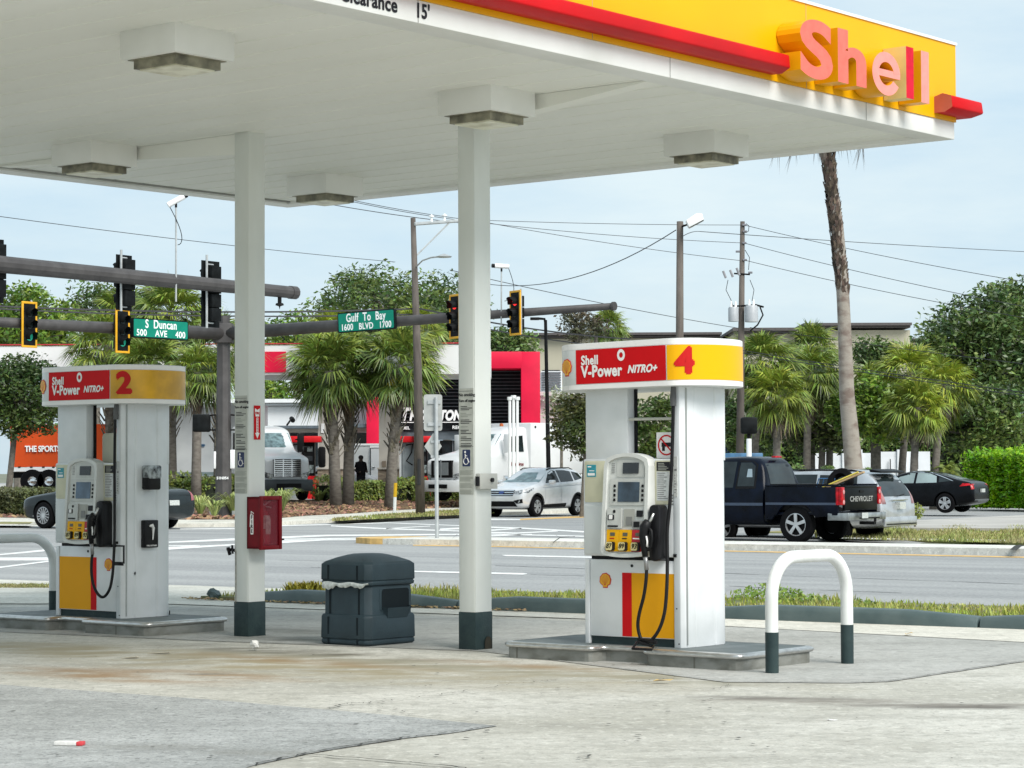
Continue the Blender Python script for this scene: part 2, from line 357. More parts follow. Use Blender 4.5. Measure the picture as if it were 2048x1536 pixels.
for k in range(150):   # small bits of grit
    p = gp(rn.uniform(0, 2048), rn.uniform(1300, 1534)); a = rn.uniform(0, pi); r = rn.uniform(.006, .028)
    b.add([(p.x+r*cos(a+j)*rn.uniform(.4, 1), p.y+r*sin(a+j)*rn.uniform(.4, 1), .0125) for j in (0, 1.4, 2.9, 4.4)], [(0, 1, 2, 3)])
tag(b.build('pavement_cracks', JT), kind='structure')

# ================= canopy
CAN = thing('fuel_canopy', 'yellow and white fuel station canopy roof with red light bar and raised lettering', 'canopy', SC, -PHI)
UL, VL = -8.70, -24.
prof = [(VL+.25, 4.60)]; v = VL+.25
while v < -.28:
    v2 = min(v+.40, -.25); prof += [(v+.012, 4.60), (v+.02, 4.615), (v+.05, 4.615), (v+.06, 4.60), (v2, 4.60)]; v = v2
b = MB(); b.prism([(p[0], p[1]) for p in prof]+[(-.25, 4.9), (VL+.25, 4.9)], UL+.25, -.25, 'x')
b.build('soffit', SOFFIT, CAN)
b = MB()   # white lower band with its return
for (x0, x1, y0, y1) in ((-.25, 0, VL, 0), (UL, UL+.25, VL, 0), (UL+.25, -.25, -.25, 0), (UL+.25, -.25, VL, VL+.25)): b.box(x0, x1, y0, y1, 4.568, 4.728)
b.build('lower_fascia', WHITE2, CAN, bevel=.006)
b = MB(); b.box(-.02, .012, VL-.012, .012, 4.728, 5.45).box(UL-.012, UL+.02, VL-.012, .012, 4.728, 5.45).box(UL+.02, -.02, -.02, .012, 4.728, 5.45).box(UL+.02, -.02, VL-.012, VL+.02, 4.728, 5.45)
b.build('yellow_fascia', YELLOW, CAN)
b = MB(); b.box(-.05, .024, VL-.02, .024, 5.45, 5.475).box(UL+.02, -.05, -.05, .024, 5.45, 5.475).box(UL-.02, UL+.02, VL-.02, .024, 5.45, 5.475); b.build('roof_trim', WHITE2, CAN)
b = MB(); b.box(UL+.02, -.02, VL+.02, -.02, 5.30, 5.34); b.build('roof_deck', GREYP, CAN)
b = MB()
for v in [-1.60-2.98*i for i in range(8)]: b.box(.0005, .0025, v-.003, v+.003, 4.57, 4.728)
for v in [-2.6-3*i for i in range(7)]: b.box(.0125, .014, v-.002, v+.002, 4.73, 5.45)
b.box(-.30, -.262, VL+.3, -.262, 4.585, 4.599).box(UL+.262, UL+.30, VL+.3, -.262, 4.585, 4.599)
b.build('panel_joint', mat('joint_grey', (.30, .30, .28), .7), CAN)
# red light bar, half hexagon section, and its piece round the corner
def bar_prof(h): return [(.012, .06+h), (.10, .085+h), (.19, .055+h), (.20, -.05+h), (.12, -.09+h), (.012, -.09+h)]
b = MB(); b.prism([(p[0], p[1]) for p in bar_prof(4.86)], 0, 1, 'y')
for q in b.v: q.y = VL+.4 if q.y < .5 else -3.14
b.build('light_bar', mat('bar_red', (.60, .003, .006), .5, var=.1, scale=1.2, spec=.15), CAN, bevel=.012)
b = MB(); PP = bar_prof(4.86)
vs = []; fs = []
path = [Vector((0, -.40, 0)), Vector((0, 0, 0)), Vector((-8.6, 0, 0))]; nrm = [Vector((1, 0, 0)), Vector((1, 1, 0)), Vector((0, 1, 0))]
for q, nn in zip(path, nrm):
    for (o_, z_) in PP: vs.append(q+nn*o_+Vector((0, 0, z_)))
for i in range(2):
    for j in range(6): fs.append((i*6+j, i*6+(j+1) % 6, (i+1)*6+(j+1) % 6, (i+1)*6+j))
fs += [tuple(range(6)), tuple(range(12, 18))]
b.add(vs, fs); o = b.build('light_bar', [MC['bar_red'], PINK], CAN, bevel=.012)
b = MB(); b.add([vs[j]-Vector((0, .003, 0)) for j in range(6)], [(0, 1, 2, 3, 4, 5)]); b.build('bar_end_cap', mat('faded_red', (.55, .12, .09), .5, var=.1), CAN)
# raised letters
CREAM_M = {0: YELLOW2}
FL = frame((0, 0, 0), (0, 1, 0))
for ch, v0, v1, z0, z1, fm, sm, nm in (('S', -3.07, -2.56, 4.752, 5.25, PINK, YELLOW2, 'pink letter S'), ('h', -2.475, -2.01, 4.776, 5.235, PINK, YELLOW2, 'pink letter h'), ('e', -1.91, -1.43, 4.755, 5.135, PINK2, YELLOW2, 'pale pink letter e'),
                                   ('l', -1.327, -1.195, 4.775, 5.235, CRIM, CREAMS, 'crimson first letter l with cream sides'), ('l', -1.06, -.92, 4.768, 5.232, PINK2, YELLOW2, 'pale pink last letter l')):
    if ch == 'l': bb = MB(); bb.box(0, 1, -.115, .115, 0, 1); vs, fs = bb.v, bb.f
    elif ch == 'e':
        bb = MB(); A = [radians(8+322*i/30) for i in range(31)]
        bb.prism([(.5*cos(a), .5*sin(a)) for a in A]+[(.27*cos(a), .27*sin(a)) for a in A[::-1]], -.115, .115, 'y').prism([(-.3, -.07), (.498, -.07), (.5, .09), (-.3, .09)], -.1135, .114, 'y'); vs, fs = bb.v, bb.f
    else: vs, fs = text_mesh(ch, 1, .115, .034)
    xs = [q.x for q in vs]; zs = [q.z for q in vs]; x0, x1, a0, a1 = min(xs), max(xs), min(zs), max(zs)
    W = [FL @ Vector((v0+(q.x-x0)/(x1-x0)*(v1-v0), q.y-.134, z0+(q.z-a0)/(a1-a0)*(z1-z0))) for q in vs]
    b = MB(); b.add(W, fs); o = b.build('letter', [sm, fm], CAN, smooth=(ch != 'S'))
    for p in o.data.polygons:
        if p.center.x > .239: p.material_index = 1
    o['label'] = nm
for tx, v_, sx_ in (('Clearance', -7.775, .95), ("15'", -7.44, .88)):
    vs, fs = text_mesh(tx, .14, .001, .0035, sx=sx_, align='RIGHT', spacing=1.05); b = MB(); b.add(vs, fs, 0, frame((.0035, v_, 4.650), (0, 1, 0))); b.build('clearance_lettering', INK, CAN)
# lights
LENS = mat('dirty_lens', (.80, .78, .62), .35, var=.2, scale=7, col2=(.50, .46, .32), mixpow=(.45, .7)); LSID = mat('lens_rim', (.30, .28, .20), .5, var=.3, scale=9)
for (u, v) in ((-1.36, -8.55), (-1.39, -5.1), (-1.45, -1.84), (-6.27, -5.07), (-6.30, -1.87), (-6.27, -8.4), (-1.36, -12), (-6.27, -12)):
    b = MB(); b.box(u-.57, u, v, v+.57, 4.40, 4.613); o = b.build('light_box', WHITE2, CAN, bevel=.006)
    b = MB(); b.box(u-.53, u-.04, v+.04, v+.53, 4.395, 4.40, 1); b.box(u-.50, u-.07, v+.07, v+.50, 4.335, 4.395, 1); b.box(u-.47, u-.10, v+.10, v+.47, 4.325, 4.335, 0)
    b.build('lens', [LENS, LSID], o)
# tapered beam casings
for (u0, u1, c0) in ((-2.07, -.3, 0), (-4.95, -8.4, 1)):
    b = MB(); vv = (-4.46, -4.30)
    b.add([(u0, vv[0], 4.598), (u0, vv[1], 4.598), (u1, vv[1], 4.598), (u1, vv[0], 4.598), (u0, vv[0], 4.41), (u0, vv[1], 4.41), (u1, vv[1], 4.59), (u1, vv[0], 4.59)],
          [(0, 1, 2, 3), (4, 5, 6, 7), (0, 1, 5, 4), (1, 2, 6, 5), (2, 3, 7, 6), (3, 0, 4, 7)]); b.build('beam_casing', SOFFIT, CAN)

# ================= columns
def column(u0, u1, label):
    t = thing('canopy_column', label, 'column', st((u0+u1)/2, -4.395), -PHI, 'columns holding up the canopy'); h = (u1-u0)/2; d = .105
    b = MB(); b.box(-h, h, -d, d, .315, 4.60); b.box(-h+.012, h-.012, -d-.004, d+.004, .315, 4.598); b.build('shaft', mat('column_white', (.74, .76, .73), .45, var=.05, scale=2.5, col2=(.66, .68, .64), stretch=(1, 1, .4)), t, bevel=.004)
    b = MB(); b.box(-h-.003, h+.003, -d-.007, d+.007, 0, .315); b.build('painted_base', DSLATE, t, bevel=.006)
    return t, h, d
NOTICE = mat('notice_sheet', (.52, .53, .48), .6, var=.08, scale=12)
FAINT = mat('faint_print', (.33, .34, .30), .6, var=.1)
def notices(t, d):
    F = frame((0, -d-.006, 0), (1, 0, 0)); b = MB(); b.box(-.078, .078, -.0012, 0, 1.30, 2.19, 0, F); o = b.build('notice_sheet', NOTICE, t)
    b = MB(); rn = random.Random(3)
    for tx, z, s in (('No smoking', 2.135, .036), ('Turn off engine', 2.085, .029)):
        vs, fs = text_mesh(tx, s, .0006, .0008); b.add([q+Vector((.008, -.002, z)) for q in vs], fs, 1, F)
    z = 2.04
    while z > 1.72:
        dk = 1 if rn.random() < .45 else 0
        for k in range(rn.randint(1, 3)):
            b.box(-.062, rn.uniform(0, .07), -.002, -.0012, z-.006, z, dk, F); z -= .0135
        z -= .016
    b.box(-.078, .078, -.002, -.0012, 1.700, 1.703, 1, F); b.box(-.078, .078, -.002, -.0012, 2.165, 2.168, 1, F)
    z = 1.50
    while z > 1.32:
        for k in range(4): b.box(-.07, rn.uniform(.04, .075), -.002, -.0012, z-.005, z, 0, F); z -= .010
        z -= .014
    b.build('notice_print', [FAINT, INK], o)
    b = MB(); b.prism(rrect(-.042, .042, 1.535, 1.675, .008), -.003, 0, 'y', 0, F); o2 = b.build('accessible_sticker', NAVY, t)
    b = MB()
    c = [(-.012, 1.655)]; b.prism(arc(-.012, 1.655, .010, .010, 0, 350, 10), -.0045, -.003, 'y', 0, F)
    b.tube([F @ Vector(p) for p in ((-.012, -.0035, 1.64), (-.010, -.0035, 1.605), (.014, -.0035, 1.603), (.026, -.0035, 1.57), (.034, -.0035, 1.573))], .0042, 6)
    b.tube([F @ Vector(p) for p in ((-.011, -.0035, 1.625), (.010, -.0035, 1.622))], .0035, 6)
    b.tube([F @ Vector((-.003+.027*cos(radians(a)), -.0035, 1.578+.027*sin(radians(a)))) for a in range(120, 345, 20)], .0037, 6)
    b.build('wheelchair_symbol', LTEXT, o2)
t1, h, d = column(-4.945, -4.765, 'white canopy column with the red fire cabinet fixed on it, dark slate base')
notices(t1, d)
F = frame((h+.004, 0, 0), (0, 1, 0))
b = MB(); b.box(-.04, .04, -.003, 0, 1.79, 2.10, 0, F); o = b.build('fire_sign', REDP, t1)
b = MB(); b.prism([(-.012, 1.99), (-.012, 1.85), (-.028, 1.85), (0, 1.80), (.028, 1.85), (.012, 1.85), (.012, 1.99)], -.005, -.003, 'y', 0, F)
b.prism([(-.03, 2.03), (-.03, 2.075), (0, 2.06), (.03, 2.075), (.03, 2.03), (.02, 2.0), (-.02, 2.0)], -.005, -.003, 'y', 0, F)
vs, fs = text_mesh('FIRE', .030, .0006, .0006); b.add([q+Vector((0, -.0062, 2.03)) for q in vs], fs, 1, F)
for k in range(9): b.box(-.006, .006, -.0062, -.005, 1.975-k*.0145, 1.983-k*.0145, 1, F)
b.build('arrow', [LTEXT, REDP], o)
b = MB(); b.tube([(-h, -.10, .78), (-h-.035, -.11, .79), (-h-.05, -.13, .77)], .014, 8).tube([(-h-.05, -.14, .81), (-h-.045, -.12, .74)], .016, 8).tube([(-h-.01, -.125, .83), (-h-.004, -.125, .75)], .01, 6).tube([(-h-.07, -.13, .79), (-h-.03, -.13, .79)], .012, 6)
b.build('hose_tap', BLACKP, t1)
b = MB(); b.box(-h+.02, -h+.026, -d-.0075, -d-.0045, .30, .78); b.build('drip_stain', mat('rust_drip', (.30, .25, .19), .8, var=.4, scale=30), t1)
t2, h, d = column(-2.255, -2.075, 'white canopy column between the litter bin and the nearer pump, rusty hole at its slate base')
notices(t2, d)
F = frame((h+.004, 0, 0), (0, 1, 0))
b = MB(); b.box(-.10, .13, -.045, 0, 1.345, 1.475, 0, F); o = b.build('switch_box', mat('grey_box', (.50, .50, .46), .5, var=.08), t2, bevel=.004)
b = MB(); b.lathe([(0, -.062), (.018, -.062), (.018, -.045), (0, -.045)], 12, 'y', (.05, 0, 1.42), 0, F); b.box(-.12, -.10, -.04, -.01, 1.37, 1.45, 0, F); b.build('knob', BLACKP, o)
b = MB(); b.prism(arc(.045, .055, .045, .055, 0, 180, 10)+[(0, .003), (.09, .003)], -.006, -.002, 'y', 0, frame((h+.007, 0, 0), (0, 1, 0)))
b.build('base_hole', mat('hole_brown', (.035, .03, .018), .9, var=.4), t2)

# ================= fire cabinet (red, open frame with clear front)
CR_ = mat('cabinet_red', (.20, .003, .009), .45, spec=.2, var=.12, scale=8)
tc_ = thing('fire_extinguisher_cabinet', 'dark red fire extinguisher cabinet with clear front on the left column', 'fire cabinet', st(-4.76, -4.395, .0), -PHI)
b = MB()   # box fixed on the +x side of the column, its window faces +x
X0, X1, Y0, Y1, Z0, Z1 = .0, .16, -.13, .13, .80, 1.27
b.box(X0, X1, Y0, Y0+.02, Z0, Z1).box(X0, X1, Y1-.02, Y1, Z0, Z1).box(X0, .02, Y0, Y1, Z0, Z1).box(X0, X1, Y0, Y1, Z0, Z0+.02).box(X0, X1, Y0, Y1, Z1-.02, Z1)
b.build('cabinet_body', CR_, tc_)
b = MB()
for (y0, y1, z0, z1) in ((Y0-.008, Y0+.03, Z0-.008, Z1+.008), (Y1-.03, Y1+.008, Z0-.008, Z1+.008), (Y0+.03, Y1-.03, Z0-.008, Z0+.03), (Y0+.03, Y1-.03, Z1-.03, Z1+.008)): b.box(X1, X1+.025, y0, y1, z0, z1)
b.build('door_frame', CR_, tc_, bevel=.006)
b = MB(); b.box(X1+.004, X1+.008, Y0+.03, Y1-.03, Z0+.03, Z1-.03); b.build('clear_pane', mat('tinted_pane', (.30, .03, .05), .08, alpha=.35), tc_)
b = MB(); b.lathe([(0, .84), (.05, .84), (.055, .86), (.055, 1.08), (.03, 1.14), (.018, 1.15), (.018, 1.19), (0, 1.19)], 16, 'z', (.085, 0, 0)); o = b.build('extinguisher', mat('cylinder_red', (.35, .01, .015), .3), tc_, smooth=True)
b = MB(); b.lathe([(.0555, .98), (.0562, .98), (.0562, 1.10), (.0555, 1.10)], 16, 'z', (.085, 0, 0)); b.box(.14, .1425, -.03, .03, .93, 1.08); b.build('pale_label', mat('faded_label', (.62, .66, .62), .6, var=.2, scale=30), o)
b = MB(); b.tube([(.085, 0, 1.19), (.12, .05, 1.235)], .008).tube([(.085, 0, 1.19), (.12, -.06, 1.22)], .008).tube([(.085, -.02, 1.19), (.12, .06, 1.17)], .007); b.build('lever', STEEL, o)
F = frame((0, Y0-.001, 0), (1, 0, 0)); b = MB(); b.prism(rrect(.05, .085, .93, 1.11, .008), -.003, 0, 'y', 0, F)
b.tube([F @ Vector(p) for p in ((.052, -.003, 1.11), (.045, -.003, 1.0), (.05, -.003, 1.0), (.06, -.003, 1.14), (.09, -.003, 1.12))], .004, 6)
for k, c in enumerate('FIRE'):
    vs, fs = text_mesh(c, .045, .0006, .001); b.add([q+Vector((.0675, -.004, 1.085-.042*k)) for q in vs], fs, 1, F)
b.build('fire_lettering', [LTEXT, INK], tc_)
b = MB(); b.tube([(X1+.01, Y1+.005, .88), (X1+.01, Y1+.04, .88)], .008); b.build('latch', BLACKP, tc_)

# ================= pump islands
def island(u, v, label):
    t = thing('pump_island', label, 'pump island', st(u, v, -.002), -PHI, 'raised islands under the pumps')
    def ring(o, r=.10):
        A, B, N, D = 1.13+o, .515+o, .26-o, .17
        p = []
        P = [(-A, -B), (-N, -B), (-N+.05*0, -B+D), (N, -B+D), (N, -B), (A, -B), (A, B), (N, B), (N, B-D), (-N, B-D), (-N, B), (-A, B)]
        for i, (x, y) in enumerate(P):
            if i in (0, 5, 6, 11): rr = r
            else: rr = .06
            x0, y0 = P[i-1]; x1, y1 = P[(i+1) % 12]
            a = Vector((x0-x, y0-y)).normalized()*min(rr, (Vector((x0-x, y0-y)).length)/2); c = Vector((x1-x, y1-y)).normalized()*min(rr, (Vector((x1-x, y1-y)).length)/2)
            q = Vector((x, y)); k0, k1 = q+a, q+c
            for s_ in (0, .33, .67, 1): p.append(tuple((k0*(1-s_)**2+q*2*s_*(1-s_)+k1*s_*s_)))
        return p
    b = MB(); b.prism(ring(0), 0, .098); b.build('skirt', DIRTY, t)
    b = MB(); R_ = ring(.0); n = len(R_); pr = [(0, .090), (.016, .092), (.024, .104), (.022, .120), (.008, .131), (-.02, .134)]
    vs = []; fs = []
    for o_, z in pr:
        for x, y in ring(o_): vs.append((x, y, z))
    for i in range(len(pr)-1):
        for j in range(n): fs.append((i*n+j, i*n+(j+1) % n, (i+1)*n+(j+1) % n, (i+1)*n+j))
    b.add(vs, fs); b.build('steel_edge', STEEL, t, smooth='all')
    b = MB(); b.add([(x, y, .133) for x, y in ring(-.018)], [tuple(range(n))]); b.build('top_surface', mat('island_top', (.085, .105, .105), .6, var=.2, scale=5, col2=(.14, .16, .16), bump=.2), t)
    b = MB()
    for x in (-1.0, .72): b.box(x-.008, x+.008, -.5165, -.5153, .005, .095)
    b.build('skirt_joint', mat('skirt_joint', (.12, .12, .1), .6), t)
    return t
island(-.28, -4.42, 'steel edged island with dirty grey skirt under the pump numbered 4')
island(-6.67, -4.52, 'steel edged island with dirty grey skirt under the pump numbered 2')

# ================= U shaped guards
def guard(u, v, label, hw=.53, top=.845):
    t = thing('pipe_guard', label, 'bollard', st(u, v), -PHI, 'bent pipe guards at the island ends')
    r = .048; rr = .30; P = [(0, -hw, .30)]+[(0, -hw+rr-rr*cos(radians(a)), top-rr+rr*sin(radians(a))) for a in range(0, 91, 9)]+[(0, hw-rr+rr*sin(radians(a)), top-rr+rr*cos(radians(a))) for a in range(0, 91, 9)]+[(0, hw, .30)]
    b = MB(); b.tube(P, r, 20, cap=False); b.build('bent_pipe', mat('guard_white', (.78, .79, .78), .35, var=.05, scale=3, col2=(.66, .67, .64), bump=.08), t, smooth='all')
    for s_ in (-1, 1):
        b = MB(); b.lathe([(r+.001, 0), (r+.002, .302)], 20, 'z', (0, s_*hw, 0)); b.build('painted_foot', DSLATE, t, smooth='all')
    return t
guard(1.12, -4.385, 'white bent pipe guard right of the pump numbered 4')
guard(-8.10, -4.50, 'white bent pipe guard left of the pump numbered 2, cut off by the frame')

# ================= litter bin
BIN = mat('bin_slate', (.024, .042, .052), .5, spec=.3, var=.1, scale=5, bump=.12, bscale=90)
GRV = mat('groove_dark', (.012, .018, .022), .7, spec=.1)
t = thing('litter_bin', 'dark slate moulded plastic litter bin with side bucket between the columns', 'litter bin', st(-3.35, -4.44), -PHI)
b = MB()
def lay(o, z, ch=.05): return [(-.30-o+ch, -.32-o, z), (.30+o-ch, -.32-o, z), (.30+o, -.32-o+ch, z), (.30+o, .32+o-ch, z), (.30+o-ch, .32+o, z), (-.30-o+ch, .32+o, z), (-.30-o, .32+o-ch, z), (-.30-o, -.32-o+ch, z)]
def lofts(b, rings, cap=True, mi=0):
    o = len(b.v); n = len(rings[0])
    for r in rings: b.v += [Vector(p) for p in r]
    for i in range(len(rings)-1):
        for j in range(n): b.f.append((o+i*n+j, o+i*n+(j+1) % n, o+(i+1)*n+(j+1) % n, o+(i+1)*n+j)); b.m.append(mi)
    if cap:
        b.f.append(tuple(o+j for j in range(n))[::-1]); b.f.append(tuple(o+(len(rings)-1)*n+j for j in range(n))); b.m += [mi, mi]
lofts(b, [lay(-.02, .0), lay(.0, .02), lay(.0, .045), lay(-.006, .05), lay(-.006, .056), lay(.003, .062), lay(.0, .245), lay(-.008, .262), lay(-.022, .268), lay(-.024, .50), lay(-.03, .53)])
b.build('bin_body', BIN, t, bevel=.009)
b = MB()
lofts(b, [lay(-.024, .512), lay(-.004, .522), lay(.0, .545), lay(-.007, .551), lay(-.007, .558), lay(.002, .564), lay(.0, .695), lay(-.02, .718, .06), lay(-.09, .752, .07), lay(-.15, .772, .07), lay(-.20, .782, .05), lay(-.27, .785, .03)])
b.build('domed_lid', BIN, t, bevel=.008)
for x in (-.17, .17):
    b = MB(); b.box(x-.010, x+.010, -.3225, -.318, .01, .245); b.build('groove', GRV, t); b = MB(); b.box(x-.010, x+.010, -.3005, -.294, .27, .51); b.build('groove', GRV, t); b = MB(); b.box(x-.010, x+.010, -.3235, -.318, .566, .69); b.build('groove', GRV, t)
b = MB(); b.prism(rrect(-.16, .25, .285, .50, .04), .27, .2795, 'x'); b.build('recess_rim', BIN, t, bevel=.003)
b = MB(); b.prism(rrect(-.13, .22, .30, .485, .03), .27, .2815, 'x'); o = b.build('bucket_recess', mat('recess_dark', (.010, .015, .018), .7, spec=.1), t)
b = MB(); b.add([(.27, -.13, .335), (.27, .22, .335), (.335, .20, .325), (.335, -.11, .325), (.27, -.10, .235), (.27, .19, .235), (.304, .17, .235), (.304, -.08, .235)], [(0, 3, 7, 4), (3, 2, 6, 7), (2, 1, 5, 6), (4, 7, 6, 5)])
b.build('bucket', BIN, t)
b = MB(); b.box(.283, .330, -.10, .19, .312, .316); b.build('bucket_water', BLACK, t)
b = MB(); rn = random.Random(9); vs = []; fs = []; N = 26
for i in range(N+1):
    x = -.235+.54*i/N; zt = .542+.006*sin(i*.5); zb = .520-.018*abs(sin(i*.35+.6))-rn.uniform(0, .012)-(.018 if i < 7 else 0)
    if i > N-3: zb = zt-.014
    y = -.324-rn.uniform(0, .01); vs += [(x, y+.002, zt), (x, y-.010, (zt+zb)/2), (x, y+.004, zb)]
for i in range(N):
    for k in range(2): fs.append((i*3+k, i*3+k+1, (i+1)*3+k+1, (i+1)*3+k))
bag = raw('bin_liner', vs, fs, mat('white_film', (.62, .66, .64), .25, var=.15, scale=30), t, True)

# ================= pumps
def pump(number, u, v, z0, label, side_kit, tilt):
    t = thing('fuel_pump', label, 'fuel pump', st(u, v, z0), -PHI, 'fuel pumps on the islands')
    FR = frame((0, 0, 0), (1, 0, 0))
    b = MB(); b.box(-.43, .42, -.275, .275, 0, .062); b.build('plinth', DSLATE, t)
    for s_ in (1, -1):
        M = Matrix.Rotation(pi if s_ < 0 else 0, 4, 'Z')
        if s_ > 0: b = MB(); b.prism([(-.478, -.30), (-.435, -.30), (-.435, -.19), (-.478, -.19)], 0, .664, 'z', 0, M); b.build('corner_post', WHITE, t, bevel=.006)
        b = MB(); b.box(-.43, .384, -.292, -.2, .062, .664, 0, M); dr = b.build('lower_door', WHITE, t, bevel=.003)
        b = MB()
        if number == '4': ys, rs, lx = (-.022, .382), (-.115, -.022), -.28
        else: ys, rs, lx = (-.43, .02), (.02, .10), .27
        b.box(ys[0], ys[1], -.2952, -.2925, .068, .565, 0, M); b.build('yellow_panel', YELLOW2, dr)
        b = MB(); b.box(rs[0], rs[1], -.2952, -.2925, .068, .565, 0, M); b.build('red_stripe', REDP, dr)
        shell_logo(M @ frame((lx, -.2925, .50), (1, 0, 0)), 'shell_emblem', dr, .058)
        b = MB(); b.lathe([(0, -.297), (.012, -.297), (.012, -.292)], 10, 'y', (-.02, 0, .62), 0, M); b.build('lock', BLACK, dr)
        # upper panel beside the window
        b = MB(); b.box(-.475, -.06, -.285, -.17, 1.44, 2.01, 0, M); b.build('upper_panel', WHITE, t, bevel=.006)
        b = MB(); b.box(-.058, -.045, -.20, -.17, 1.44, 2.01, 0, M); b.build('dark_seam', BLACK, t)
    b = MB(); b.box(-.44, .42, -.26, .26, .664, .692); b.build('seam', BLACK, t)
    # middle cabinet
    b = MB(); b.box(-.49, .385, -.30, .30, .692, 1.455); mid = b.build('cabinet', WHITE, t, bevel=.012)
    b = MB(); b.prism(rrect(-.470, -.235, 1.115, 1.44, .012), -.309, -.30, 'y'); b.build('yellowed_door', BEIGE, mid, bevel=.004)
    b = MB(); b.prism(rrect(-.474, -.24, .705, 1.10, .02), -.312, -.30, 'y'); b.build('side_door', mat('door_white', (.68, .71, .71), .4, var=.04), mid, bevel=.006)
    b = MB(); b.prism(rrect(.215, .37, 1.10, 1.44, .01), -.309, -.30, 'y'); b.build('yellowed_door', BEIGE, mid, bevel=.003)
    b = MB(); b.box(-.445, -.355, -.312, -.309, 1.315, 1.41); st_ = b.build('teal_sticker', TEAL, mid)
    b = MB(); b.box(-.435, -.40, -.3126, -.312, 1.39, 1.40); b.box(-.435, -.365, -.3126, -.312, 1.325, 1.345); b.box(-.42, -.37, -.3126, -.312, 1.36, 1.366); b.build('sticker_print', LTEXT, st_)
    b = MB(); b.box(.235, .36, -.312, -.309, 1.36, 1.43); b.build('black_sticker', INK, mid)
    b = MB(); b.box(.235, .355, -.312, -.309, 1.13, 1.355); st_ = b.build('notice_sticker', mat('notice_white', (.62, .64, .64), .5, var=.08, scale=40), mid)
    b = MB()
    for k in range(14):
        b.box(.243, .30+.05*random.random(), -.3126, -.312, 1.345-k*.015, 1.339-k*.015)
    b.build('notice_print', mat('grey_print', (.18, .18, .18), .6), st_)
    b = MB()
    for k in range(5): b.box(.25, .30+.05*random.random(), -.3126, -.312, 1.42-k*.012, 1.414-k*.012)
    b.build('sticker_print', FAINT, mid)
    b = MB(); b.box(.386, .41, -.303, -.28, 1.395, 1.46).box(.386, .412, -.31, -.28, .695, .72); b.build('hinge', BLACKP, mid)
    b = MB()
    for k in range(4): b.box(.372, .384, -.3105, -.30, 1.17-k*.023, 1.176-k*.023)
    b.build('vent_slot', BLACK, mid)
    # card and display housing, front leans out towards the bottom
    def lean(x, z, o=0): return -.385-.05*(1.5-z)/.8-o
    out = [(-.215, 1.40)]+[(x, 1.40+.10*sqrt(max(0, 1-((x)/.235)**2))) for x in [-.20+.4*i/14 for i in range(15)]]+[(.215, 1.40), (.222, .74)]+[(x, .735-.045*sqrt(max(0, 1-(x/.24)**2))) for x in [.2-.4*i/10 for i in range(11)]]+[(-.222, .74)]
    b = MB(); n = len(out)
    vs = [(x, -.28, z) for x, z in out]+[(x, lean(x, z), z) for x, z in out]; ins = [(x*.86, 1.1+(z-1.1)*.93) for x, z in out]
    vs += [(x, lean(x, z), z) for x, z in ins]+[(x*.99, lean(x, z)+.02, z) for x, z in ins]
    fs = []
    for k in range(3): fs += [(k*n+i, k*n+(i+1) % n, (k+1)*n+(i+1) % n, (k+1)*n+i) for i in range(n)]
    fs += [tuple(range(3*n, 4*n))]; b.add(vs, fs); hs = b.build('display_housing', mat('housing_white', (.66, .67, .64), .45, var=.04, scale=5), t, bevel=.0)
    def plate(name, x0, x1, z0, z1, m, dep=.006, base=-.012, r=.004):
        bb = MB(); P = rrect(x0, x1, z0, z1, min(r, (x1-x0)/2.2, (z1-z0)/2.2), 3); k = len(P)
        vs = [(x, lean(x, z, base), z) for x, z in P]+[(x, lean(x, z, base+dep), z) for x, z in P]
        bb.add(vs, [(i, (i+1) % k, k+(i+1) % k, k+i) for i in range(k)]+[tuple(range(k, 2*k))]); return bb.build(name, m, hs)
    plate('display_bezel', -.10, .17, 1.315, 1.45, GREYP, .004, -.018); plate('small_display', -.035, .115, 1.34, 1.425, SCREEN, .006, -.012)
    plate('screen_bezel', -.155, .19, 1.095, 1.30, GREYP, .006, -.016); plate('main_screen', -.075, .13, 1.12, 1.275, BLUESCR if number == '2' else mat('slate_screen', (.045, .075, .11), .12, var=.35, scale=6), .004, -.009)
    for k in range(4):
        plate('soft_key', -.117, -.099, 1.245-.036*k-.012, 1.245-.036*k+.010, BLACK, .006, -.009); plate('soft_key', .152, .170, 1.245-.036*k-.012, 1.245-.036*k+.010, BLACK, .006, -.009)
    for k in range(6): plate('speaker_slot', -.15, -.12, 1.345+.014*k, 1.350+.014*k, mat('slot_grey', (.3, .3, .29), .6), .004, -.019, .001)
    plate('receipt_door', -.17, -.03, .915, 1.07, GREYP, .012, -.014); plate('receipt_label', -.16, -.10, .98, 1.02, INK, .003, -.001); plate('receipt_label', -.147, -.115, .985, 1.018, LTEXT, .003, .002)
    plate('receipt_slot', -.16, -.06, .925, .938, BLACK, .003, 0); plate('round_key', -.112, -.088, 1.033, 1.058, BLACK, .004, -.002, .012)
    plate('card_recess', -.015, .085, .93, 1.065, mat('recess_grey', (.40, .40, .36), .6), .003, -.017); plate('card_slot', .01, .065, .94, 1.005, mat('slot_mid', (.2, .2, .19), .5), .004, -.013)
    plate('keypad', .11, .165, 1.005, 1.055, BLACKP, .008, -.014); plate('reader_frame', .075, .165, .915, .975, mat('reader_grey', (.28, .28, .27), .5), .012, -.014); plate('reader_slot', .09, .145, .925, .968, BLACK, .003, -.002)
    plate('reader_label', .172, .195, .925, .975, LTEXT, .003, -.014)
